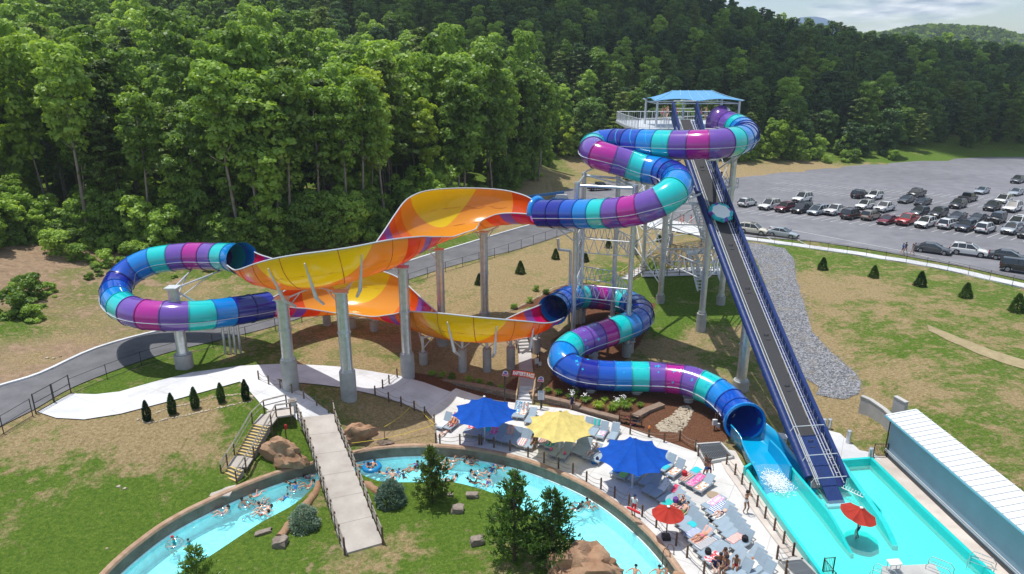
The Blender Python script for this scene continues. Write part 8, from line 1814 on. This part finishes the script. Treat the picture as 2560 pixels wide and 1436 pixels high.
mb = MB(); mb.tube([Vector((p.x, p.y, z))-SO2 for p, z in ((s0-sn*.06-sd_*.06, .2), (s0-sn*.06-sd_*.06, zE-.2))], .05, 6); mb.build('corner_trim', M_BLACK, so_)
mb = MB(); 
for z in (.55, .68): mb.tube([Vector((p.x, p.y, z))-SO2 for p in (s0-sn*.12, s1-sn*.12)], .035, 6)
mb.build('conduit', M_STEELW, so_)
for px, h, lab in (([(2145, 1050), (2170, 1062), (2200, 1085), (2226, 1112)], 2.3, 'concrete retaining wall in front of the shed end, left one'), ([(2222, 1082), (2250, 1100)], 3.35, 'short concrete wall behind the shed roof corner')):
    o = blockwall(px, h, lab, 0.0, .3, 'concrete_wall', M_WALLC, M_WALLC)
# ---------------- vehicles
GLASS = mat('car_glass', (.018, .024, .03), .08, coat=.5, spec=.8); TYRE = mat('tyre_rubber', (.018, .018, .018), .8); RIM = mat('alloy_rim', (.35, .36, .38), .3, metal=.8); TRIM = mat('black_trim', (.02, .02, .022), .5); HLAMP = mat('lamp_glass', (.62, .64, .66), .1, coat=.6); TLAMP = mat('tail_lamp', (.30, .01, .01), .2, coat=.5); PLATE = mat('number_plate', (.45, .46, .5), .5)
PAINT = {'white': (.74, .74, .73), 'cream': (.66, .62, .52), 'silver': (.42, .47, .52), 'black': (.012, .013, .016), 'grey': (.075, .082, .092), 'red': (.46, .018, .022), 'maroon': (.16, .012, .025), 'tan': (.34, .27, .21), 'navy': (.02, .03, .055), 'brown': (.05, .025, .024)}
for k, c in PAINT.items(): mat('paint_'+k, c, .28, coat=.8, metal=.25 if k in ('silver', 'grey', 'tan') else 0)
CARDIM = {'suv': (4.8, 1.92, 1.75), 'sedan': (4.8, 1.82, 1.44), 'pickup': (5.8, 2.0, 1.88), 'van': (5.1, 1.98, 1.74), 'jeep': (4.4, 1.88, 1.86), 'big': (5.3, 2.02, 1.92)}
def profile(k):
    """(x, z lower roofline) stations: hood/belt outline and cabin outline, x forward"""
    L, W, H = CARDIM[k]
    if k == 'sedan': belt = [(-L/2, .72), (-L/2+.12, .98), (-1.55, 1.03), (.9, .95), (L/2-.35, .80), (L/2, .58)]; cab = [(-1.75, 1.03), (-1.0, H-.02), (.15, H), (1.15, .95)]
    elif k in ('suv', 'big'): belt = [(-L/2, .80), (-L/2+.06, 1.08), (-1.6, 1.12), (.95, 1.10), (L/2-.30, 1.0), (L/2, .72)]; cab = [(-L/2+.12, 1.08), (-L/2+.48, H-.06), (-1.0, H), (.30, H-.02), (1.15, 1.09)]
    elif k == 'van': belt = [(-L/2, .80), (-L/2+.06, 1.05), (-1.4, 1.08), (1.2, 1.0), (L/2-.25, .86), (L/2, .62)]; cab = [(-L/2+.10, 1.05), (-L/2+.38, H-.05), (-.8, H), (.55, H-.05), (1.75, .98)]
    elif k == 'jeep': belt = [(-L/2, .95), (-L/2+.05, 1.18), (-1.0, 1.2), (.75, 1.2), (L/2-.1, 1.15), (L/2, .95)]; cab = [(-L/2+.06, 1.18), (-L/2+.16, H-.02), (.2, H), (.62, H-.06), (.80, 1.18)]
    else: belt = [(-L/2, .85), (-L/2+.04, 1.12), (-1.0, 1.14), (1.1, 1.16), (L/2-.25, 1.10), (L/2, .85)]; cab = [(-.95, 1.13), (-.85, H-.03), (-.3, H), (.55, H-.03), (1.25, 1.15)]
    return L, W, H, belt, cab
CARS = {}
def make_car(k):
    L, W, H, belt, cab = profile(k); zb = .30 if k in ('sedan', 'van') else .42; o = empty('parked_car', (0, 0, 0))
    mb = MB(); xs_ = [b[0] for b in belt]; n = 22; rows = []; wb = L*.30; wr = .34 if k in ('sedan', 'van') else .40
    for i in range(n+1):
        x = -L/2+L*i/n; z = float(np.interp(x, xs_, [b[1] for b in belt])); e = min(1, (L/2-abs(x))/.35); w = W/2*(.86+.14*math.sqrt(max(0, 1-(1-e)**2)))
        zl = zb
        for wx in (-wb*1.0, wb*1.08):
            dd = abs(x-wx)
            if dd < wr+.06: zl = max(zl, min(z-.12, math.sqrt(max(0, (wr+.07)**2-dd*dd))+wr))
        rows.append([(x, -w*.96, zl), (x, -w, min(z-.05, max(zl, (zb+z)/2))), (x, -w*.97, z-.06), (x, -w*.86, z), (x, 0, z+.03), (x, w*.86, z), (x, w*.97, z-.06), (x, w, min(z-.05, max(zl, (zb+z)/2))), (x, w*.96, zl)])
    vs = [q for r in rows for q in r]; K = 9; fs = [(i*K+j, i*K+j+1, (i+1)*K+j+1, (i+1)*K+j) for i in range(n) for j in range(K-1)]+[tuple(range(K)), tuple(n*K+j for j in reversed(range(K)))]+[(i*K, (i+1)*K, (i+1)*K+8, i*K+8) for i in range(n)]
    mb.add(vs, fs)
    if k == 'pickup':  # bed recess rails
        mb.box((-1.95, -.92, 1.17), (1.85, .12, .10)); mb.box((-1.95, .92, 1.17), (1.85, .12, .10)); mb.box((-2.85, 0, 1.17), (.08, 1.84, .10))
    mb.build('body', MT['paint_white'], o, autos=35)
    if k == 'pickup': mb = MB(); mb.box((-1.92, 0, 1.155), (1.72, 1.68, .02)); mb.build('bed_liner', TRIM, o)
    # cabin: glass band with painted roof
    cw0, cw1 = W/2*.90, W/2*.74; mb = MB(); vs = []; 
    for x, z in cab:
        f = 0 if z < 1.25 else 1; w = cw0+(cw1-cw0)*f; vs += [(x, -w, z), (x, w, z)]
    m_ = len(cab); base = [(cab[0][0], cab[0][1]-.04), (cab[-1][0], cab[-1][1]-.04)]
    # side panels as fans
    mb.add(vs, [(2*i, 2*i+1, 2*i+3, 2*i+2) for i in range(m_-1)]+[tuple(2*i for i in range(m_)), tuple(2*i+1 for i in reversed(range(m_)))])
    mb.build('windows', GLASS, o, autos=25)
    mb = MB(); rf = [(x, z) for x, z in cab if z > 1.25]; vs = []
    for x, z in rf: vs += [(x, -cw1*1.0, z+.005), (x, -cw1*.8, z+.035), (x, cw1*.8, z+.035), (x, cw1*1.0, z+.005)]
    q = len(rf); mb.add(vs, [(4*i+j, 4*i+j+1, 4*i+j+5, 4*i+j+4) for i in range(q-1) for j in range(3)])
    for s in (-1, 1):   # pillars
        for (xa, za), (xb, zb_) in ((cab[0], rf[0]), (cab[-1], rf[-1])): mb.tube([(xa, s*cw0, za), (xb, s*cw1, zb_)], .05, 5)
        for xm in (-.35,)+((-1.35,) if k in ('suv', 'van', 'big') else ()): mb.tube([(xm, s*(cw0+.005), 1.02), (xm, s*(cw1+.008), H-.02)], .045, 4)
    mb.build('roof', MT['paint_white'], o, autos=35)
    if k in ('suv', 'big', 'van'): mb = MB(); [mb.tube([(-1.5, s*.66, H+.03), (-1.4, s*.66, H+.07), (.1, s*.66, H+.07), (.2, s*.66, H+.03)], .02, 4) for s in (-1, 1)]; mb.box((-.2, 0, H+.028), (.75, .8, .02)); mb.build('roof_rails', TRIM, o)
    for wx in (-wb, wb*1.08):
        for s in (-1, 1):
            w = empty('wheel', (wx, s*(W/2-.12), wr)); w.parent = o; mb = MB(); mb.cyl((0, -.11, 0), (0, .11, 0), wr, n=18); mb.build('tyre', TYRE, w, autos=40); mb = MB(); mb.cyl((0, s*.112, 0), (0, s*.13, 0), wr*.62, wr*.5, n=12); mb.build('rim', RIM, w)
    zl = float(np.interp(L/2-.15, xs_, [b[1] for b in belt]))
    for s in (-1, 1):
        mb = MB(); mb.box((L/2-.10, s*W*.36, zl-.12), (.22, .36, .15)); mb.build('headlight', HLAMP, o); mb = MB(); mb.box((-L/2+.06, s*W*.40, .95), (.16, .22, .26)); mb.build('tail_light', TLAMP, o)
        mb = MB(); mb.box((.95, s*(W/2+.08), 1.08), (.14, .20, .13)); mb.build('mirror', TRIM, o)
    mb = MB(); mb.box((L/2-.01, 0, zl-.18), (.08, W*.44, .22 if k != 'pickup' else .32)); mb.build('grille', TRIM, o); [MB().box((s*(L/2-.02), 0, zb+.06), (.14, W*.86, .18)).build('bumper', TRIM, o) for s in (-1, 1)]
    mb = MB(); mb.box((-L/2-.005, 0, .80), (.03, .34, .16)); mb.build('number_plate', PLATE, o)
    if k == 'jeep': mb = MB(); mb.cyl((-L/2-.12, 0, 1.05), (-L/2+.02, 0, 1.05), .40, n=18); mb.build('spare_wheel', TYRE, o)
    return o
def car(k, u, v, hd, col, label, z=3.0):
    if k not in CARS: CARS[k] = make_car(k); o = CARS[k]
    else: o = copy_tree(CARS[k])
    o.location = PZ(u, v, z+.01); o.rotation_euler = (0, 0, R(hd))
    for c in o.children:
        if c.name.split('.')[0] in ('body', 'roof'): c.material_slots[0].link = 'OBJECT'; c.material_slots[0].material = MT['paint_'+col]
    o.name = {'pickup': 'pickup_truck', 'suv': 'parked_suv', 'big': 'parked_suv', 'van': 'parked_minivan', 'jeep': 'parked_suv'}.get(k, 'parked_car')
    return tag(o, label, {'pickup': 'pickup truck', 'van': 'minivan'}.get(k, 'car'), 'vehicles in the car park')
def z4(x, y): return 1820+x/3.459, 420+y/3.459
F = 218; B = 38   # nose towards the camera / away
CL = [('suv',165,330,42,'white','white car alone at the left end, seen from behind'),('big',355,355,F,'white','white car left of the maroon one in the front row'),('suv',488,375,F,'maroon','dark red car left of the black one in the front row'),('big',640,292,F,'white','white car standing behind the dark red and black ones'),('big',635,385,F,'black','black car between the dark red and the silver one'),('van',775,400,F,'silver','silver minivan left of the white pickup truck'),('pickup',925,400,F,'white','white pickup truck between minivan and dark brown car'),('big',1065,435,B,'brown','dark brown car seen from behind right of the white pickup'),
 ('suv',1180,355,F,'white','white car behind the dark brown one'),('suv',1230,445,B,'tan','beige car seen from behind in the front row'),('pickup',1350,375,F,'white','white pickup truck in the second row behind the beige car'),('sedan',1372,480,F,'maroon','small dark red sedan left of the bright red pickup'),('pickup',1545,485,F,'red','bright red pickup truck in the front row'),('suv',1650,415,F,'grey','dark grey car behind the bright red pickup'),('suv',1700,510,F,'white','white car right of the bright red pickup'),('suv',1815,425,F,'black','black car behind the white car next to the red pickup'),
 ('suv',1895,520,B,'white','white car seen from behind, right of the white car by the red pickup'),('sedan',1980,450,F,'grey','grey sedan in the second row, left of a pair of grey sedans'),('suv',2050,540,F,'navy','dark blue car between two white ones in the front row'),('sedan',2155,465,F,'grey','grey sedan in the second row, left of the black off-roader'),('suv',2220,555,B,'white','white car seen from behind, right of the dark blue one'),('jeep',2320,475,F,'black','boxy black off-roader in the second row'),('suv',2445,565,F,'silver','silver car near the right end of the front row'),('van',2500,500,F,'white','white minivan at the right photo edge in the second row'),('suv',2590,600,F,'black','black car cut by the right edge in the front row'),
 ('suv',1135,258,B,'black','dark car seen from behind in the far pair near the middle'),('suv',1262,272,F,'white','white car next to the dark one in the far pair'),('sedan',1540,300,F,'grey','dark grey sedan left in the far group of three'),('pickup',1625,250,F,'black','black pickup truck behind the group of dark sedans'),('sedan',1680,320,F,'black','black sedan right in the far group of three'),('suv',1985,345,F,'black','black car in front of the far dark pickup'),('pickup',2070,290,B,'black','black pickup truck in the far row seen from behind'),('sedan',2193,222,F,'silver','pale silver sedan standing alone in the far row'),
 ('suv',2280,365,F,'black','black car in the third row near the right'),('van',2380,300,F,'white','white minivan behind the black car near the right'),('big',2455,375,F,'white','large white car at the right in the third row'),('suv',2500,130,F,'grey','grey car farthest away at the right edge'),('sedan',2487,235,F,'silver','silver sedan at the right edge below the farthest car'),
 ('suv',218,570,-38,'cream','cream car parked alone behind the fence near the conveyor'),('sedan',470,595,-38,'silver','silver sedan right of the cream car behind the fence'),('sedan',1765,735,-38,'grey','grey sedan beside the pedestrians'),('suv',2075,755,-38,'white','white car with a bright sunshade behind the fence'),('sedan',2420,800,-38,'grey','dark grey sedan near the right edge behind the fence'),('jeep',2520,905,-38,'black','black off-roader cut by the right edge at the fence')]
for k, x, y, hd, c, lab in CL: u, v = z4(x, y); car(k, u, v, hd, c, lab)
car('pickup', 1500, 476, 20, 'black', 'black pickup truck behind the lattice frame'); car('suv', 1582, 452, 15, 'black', 'black car behind the tube and lattice frame')
# stall lines (thin paint sheets)
mb = MB()
def seg(mb, a, b, w=.12, z=3.006, px=True):
    a = PZ(*a, z) if px else Vector(a); b = PZ(*b, z) if px else Vector(b); d = (b-a); d.z = 0; n = Vector((-d.y, d.x, 0)).normalized()*w/2; K = max(1, int(d.length/3)); mb.add([a-n, a+n, b+n, b-n], [(0, 1, 2, 3)])
a0 = PZ(*z4(262, 405), 3.0); a1 = PZ(*z4(2445, 625), 3.0); n = 25; dv = Vector((math.cos(R(38)), math.sin(R(38)), 0))
for rshift in (0, 10.6, 31, 41.5):
    for i in range(-3, n+8):
        p = a0.lerp(a1, i/n)+Vector((.51, .86, 0))*rshift; p.z = 3.006; q = p+dv*5.2
        if inpoly(np.array([[p.x, p.y], [q.x, q.y]]), npoly(LOT)).all(): seg(mb, tuple(p), tuple(q), .11, px=False)
for a, b in (((105, 470), (300, 590)), ((365, 503), (1480, 712)), ((365, 503), (430, 545)), ((330, 592), (440, 665)), ((575, 608), (710, 680)), ((1480, 712), (2200, 880))): seg(mb, z4(*a), z4(*b), .16)
for i in range(7): seg(mb, (1500+i*22, 505-i*5), (1548+i*22, 520-i*5), .12)
for i in range(10): seg(mb, (1590+i*13, 552), (1640+i*13, 580-2), .12, 3.012) if i % 2 else None
o = mb.build('lot_markings', M_LINE); tag(o, kind='structure')
# pedestrians
person('walk', PZ(2256, 637, 3.02), R(205), False, 1, 'shirt', ('navy', 'blue'), 'black', 'pedestrian in a blue shirt on the left of the pair walking by the fence')
person('walk', PZ(2263, 634, 3.02), R(205), False, 1, 'shirt', ('navy', 'navy'), 'black', 'tall pedestrian in dark clothes on the right of the pair by the fence')
person('walk', PZ(2280, 638, 3.02), R(190), False, 1, 'shirt', ('grey', 'grey'), 'brown', 'lone pedestrian in grey walking left of the grey sedan')
# people at and on the tower
for i, (u, v, po, rz, f, sk, of, c, hr, z, lab) in enumerate(((1655, 300, 'stand', -80, True, 1, 'bikini', ('pink',), 'brown', DZ, 'woman on the launch deck left of the blue conveyor head'), (1664, 298, 'stand', -60, False, 1, 'trunks', ('teal',), 'brown', DZ, 'bare chested man on the launch deck beside the conveyor head'), (1668, 301, 'stand', 200, True, 3, 'bikini', ('navy',), 'blond', DZ, 'second woman on the launch deck touching the conveyor cover'), (1690, 298, 'stand', 250, False, 1, 'trunks', ('red',), 'brown', DZ, 'man on the launch deck seen between the conveyor head covers'), (1744, 302, 'stand', 200, True, 1, 'bikini', ('red',), 'brown', DZ, 'swimmer on the launch deck just right of the conveyor'), (1752, 301, 'stand', 160, True, 2, 'bikini', ('pink',), 'black', DZ, 'swimmer in the middle of the right hand deck group'), (1764, 300, 'stand', 190, False, 1, 'trunks', ('blue',), 'brown', DZ, 'swimmer at the right of the deck group near the tube mouth'))):
    r = PZ(u, v, z+.02); person(po, r, R(rz), f, sk, of, c, hr, lab, 'people on the launch deck')
rd = random.Random(12)
cx_s, cy_s = (xs0+xs1)/2, (ya+yb)/2
for i in range(9):
    z_l = [18.9, 18.9, 15.7, 15.7, 12.5, 12.5, 9.4, 9.4, 6.2][i]; y = [ya+.6, yb-.6][int(((z_l-2.9)/3.2)) % 2]+rd.uniform(-.4, .4); k = round((z_l-3.0)/3.2); zz = 3.0+3.2*k; ye = (yb-.6) if (k-1) % 2 == 0 else ya+.6
    person('stand', Vector((cx_s+rd.uniform(-1.0, 1.3), ye+rd.uniform(-.4, .4), zz+.02)), R(rd.uniform(0, 360)), rd.random() < .5, rd.choice((0, 1, 1, 3)), 'trunks' if i % 2 else 'bikini', (('red', 'black', 'blue', 'pink', 'teal', 'navy')[i % 6],), rd.choice(('brown', 'black')), 'swimmer queuing on the tower stair landings', 'queue on the tower stairs')
for i, (u, v, c, f) in enumerate(((1664, 676, 'black', 1), (1672, 677, 'black', 1), (1703, 676, 'pink', 1), (1712, 680, 'purple', 1), (1728, 674, 'red', 0), (1742, 676, 'navy', 0), (1756, 672, 'teal', 0), (1770, 674, 'orange', 1))):
    p = G(u, v, .12); person('stand', p, R(rd.uniform(0, 360)), bool(f), rd.choice((0, 1, 3)), 'bikini' if f else 'trunks', (c,), 'brown', ['woman in black, leftmost in the shaded queue at the tower foot', 'woman in black, second in the shaded queue at the tower foot', 'woman in pink in the shaded queue at the tower foot', 'woman in violet in the shaded queue at the tower foot', 'man in red trunks in the queue at the tower foot', 'man in navy trunks in the queue at the tower foot', 'man in teal trunks in the queue at the tower foot', 'woman in orange at the right of the tower foot queue'][i], 'queue at the tower foot')
for i, (u, v, c, f) in enumerate(((1700, 560, 'red', 0), (1708, 562, 'red', 1), (1727, 562, 'red', 0), (1748, 566, 'blue', 0), (1757, 568, 'navy', 1), (1740, 563, 'teal', 0))):
    p = PZ(u, v, 3.13); person('walk', p, R(rd.uniform(120, 240)), bool(f), rd.choice((0, 1, 3)), 'shirt', (c, c), 'brown', 'visitor in %s on the white walkway behind the tower%s' % (c, ['', ', second from left', ', third from left', '', '', ''][i]), 'visitors on the walkway')
# ---------------- boom lift
bp = PZ(1392, 512, 3.05); bo = empty('boom_lift', tuple(bp), R(188), 'blue boom lift with a folded arm and basket parked beyond the road', 'boom lift'); BLU = mat('lift_blue', (.01, .13, .36), .35, coat=.4); mb = MB(); mb.box((0, 0, .75), (2.6, 2.0, .45)); mb.box((-.3, 0, 1.15), (2.2, 1.6, .4)); mb.build('chassis', BLU, bo)
mb = MB(); mb.box((-1.0, 0, 1.6), (2.4, 1.3, .75), tap=.88); mb.build('counterweight', mat('lift_grey', (.45, .47, .50), .5), bo)
for x in (-.95, .95):
    for y in (-1.0, 1.0): mb = MB(); mb.cyl((x, y-.16, .48), (x, y+.16, .48), .48, n=18); mb.build('wheel', TYRE, bo, autos=40)
mb = MB(); mb.box((2.4, .3, 2.15), (7.6, .42, .48), M=Matrix.Rotation(.10, 4, 'Y')); mb.build('boom', BLU, bo); mb = MB(); mb.box((5.9, .3, 1.55), (2.2, .25, .28), M=Matrix.Rotation(.35, 4, 'Y')); mb.build('jib', BLU, bo); mb = MB(); mb.box((2.2, -.0, 2.16), (2.6, .2, .22), M=Matrix.Rotation(.10, 4, 'Y')); mb.build('decal', M_WHITE, bo)
mb = MB(); railing(mb, [(6.6, -.7, .35), (8.2, -.7, .35), (8.2, 1.3, .35), (6.6, 1.3, .35), (6.6, -.7, .35)], 1.1, .7, (.05, .5), None, .04); mb.box((7.4, .3, .35), (1.6, 2.0, .06)); mb.build('basket', BLU, bo)
# ---------------- flower bed plants
def tuft(seed, h, r, n, m, name, fl=None):
    rng = np.random.default_rng(seed); V = []; mi = []
    for k in range(n):
        a = rng.uniform(0, 6.28); o_ = rng.uniform(0, r*.3); d = np.array([math.cos(a), math.sin(a), 0]); t = np.array([-d[1], d[0], 0])*.02; b = d*o_; m_ = b+d*r*.45+np.array([0, 0, h*.8]); e = b+d*r*rng.uniform(.7, 1)+np.array([0, 0, h*rng.uniform(.4, .9)]); V += [b-t, b+t, m_+t, m_-t, m_-t, m_+t, e+t*.3, e-t*.3]; mi += [0, 0]
    if fl:
        for k in range(fl): a = rng.uniform(0, 6.28); q = np.array([math.cos(a)*r*rng.uniform(.1, .7), math.sin(a)*r*rng.uniform(.1, .7), h*rng.uniform(1.1, 1.6)]); s = .04; V += [q+[-s, -s, 0], q+[s, -s, .02], q+[s, s, 0], q+[-s, s, .02]]; mi += [1]
    me = fast_mesh(name, np.array(V), [m, M_WHITE]); me.polygons.foreach_set('material_index', mi); return me
T1 = tuft(1, .55, .45, 90, L_BRI, 'grass_tuft'); T2 = tuft(2, .5, .5, 90, L_MID, 'flower_plant', 18)
for i, (u, v, k, s) in enumerate(((1396, 990, 0, 1), (1428, 1000, 1, 1.1), (1438, 988, 1, 1.0), (1462, 1006, 1, 1), (1495, 1022, 0, 1.3), (1470, 1004, 0, .8), (1530, 1028, 0, 1.1), (1540, 1018, 1, 1.1), (1556, 1010, 1, 1.0), (1565, 1022, 0, 1.2), (1600, 1018, 0, .8), (1370, 984, 0, .9), (1580, 1006, 0, .8), (1512, 1005, 0, .8))):
    p = G(u, v, .02); o = bpy.data.objects.new('flower_plant' if k else 'grass_tuft', T2 if k else T1); COL.objects.link(o); o.location = p; o.scale = (s, s, s); o.rotation_euler = (0, 0, i); tag(o, ('white flowering plant' if k else 'bright green grass tuft')+' in the mulch below the starry navy tube', 'plant', 'white flowers below the tube' if k else 'grass tufts below the tube')
for i, (u, v) in enumerate(((1081, 940), (1106, 943), (1130, 948), (1172, 955), (1198, 960), (1226, 968), (1253, 975))):
    p = G(u, v, .02); o = bpy.data.objects.new('low_shrub', VAR['g'][1]); COL.objects.link(o); o.location = p; o.scale = (.22, .22, .16); o.rotation_euler = (0, 0, i); tag(o, 'low dark shrub in the mulch above the long block wall', 'shrub', 'low shrubs above the long block wall')
for i, (u, v) in enumerate(((1285, 773), (1324, 757), (1325, 784), (1365, 735), (1340, 728))):
    p = G(u, v, .02); o = bpy.data.objects.new('low_shrub', VAR['g'][1]); COL.objects.link(o); o.location = p; o.scale = (.24, .24, .20); o.rotation_euler = (0, 0, i*2); tag(o, 'little green shrub on the mulch above the lower tube mouth', 'shrub', 'little shrubs above the lower tube mouth')
# ---------------- summer haze round the whole place
hz = MB().box((60, 330, 60), (1500, 1250, 190)); hm = bpy.data.materials.new('haze'); hm.use_nodes = True; ht_ = hm.node_tree; ht_.nodes.clear()
pv = N(ht_, 'ShaderNodeVolumePrincipled'); pv.inputs['Color'].default_value = (.80, .88, 1, 1); pv.inputs['Density'].default_value = .00018; pv.inputs['Anisotropy'].default_value = .2; ho = N(ht_, 'ShaderNodeOutputMaterial'); ht_.links.new(pv.outputs[0], ho.inputs['Volume'])
tag(hz.build('haze', hm), 'thin summer haze over the valley', 'haze', kind='stuff')
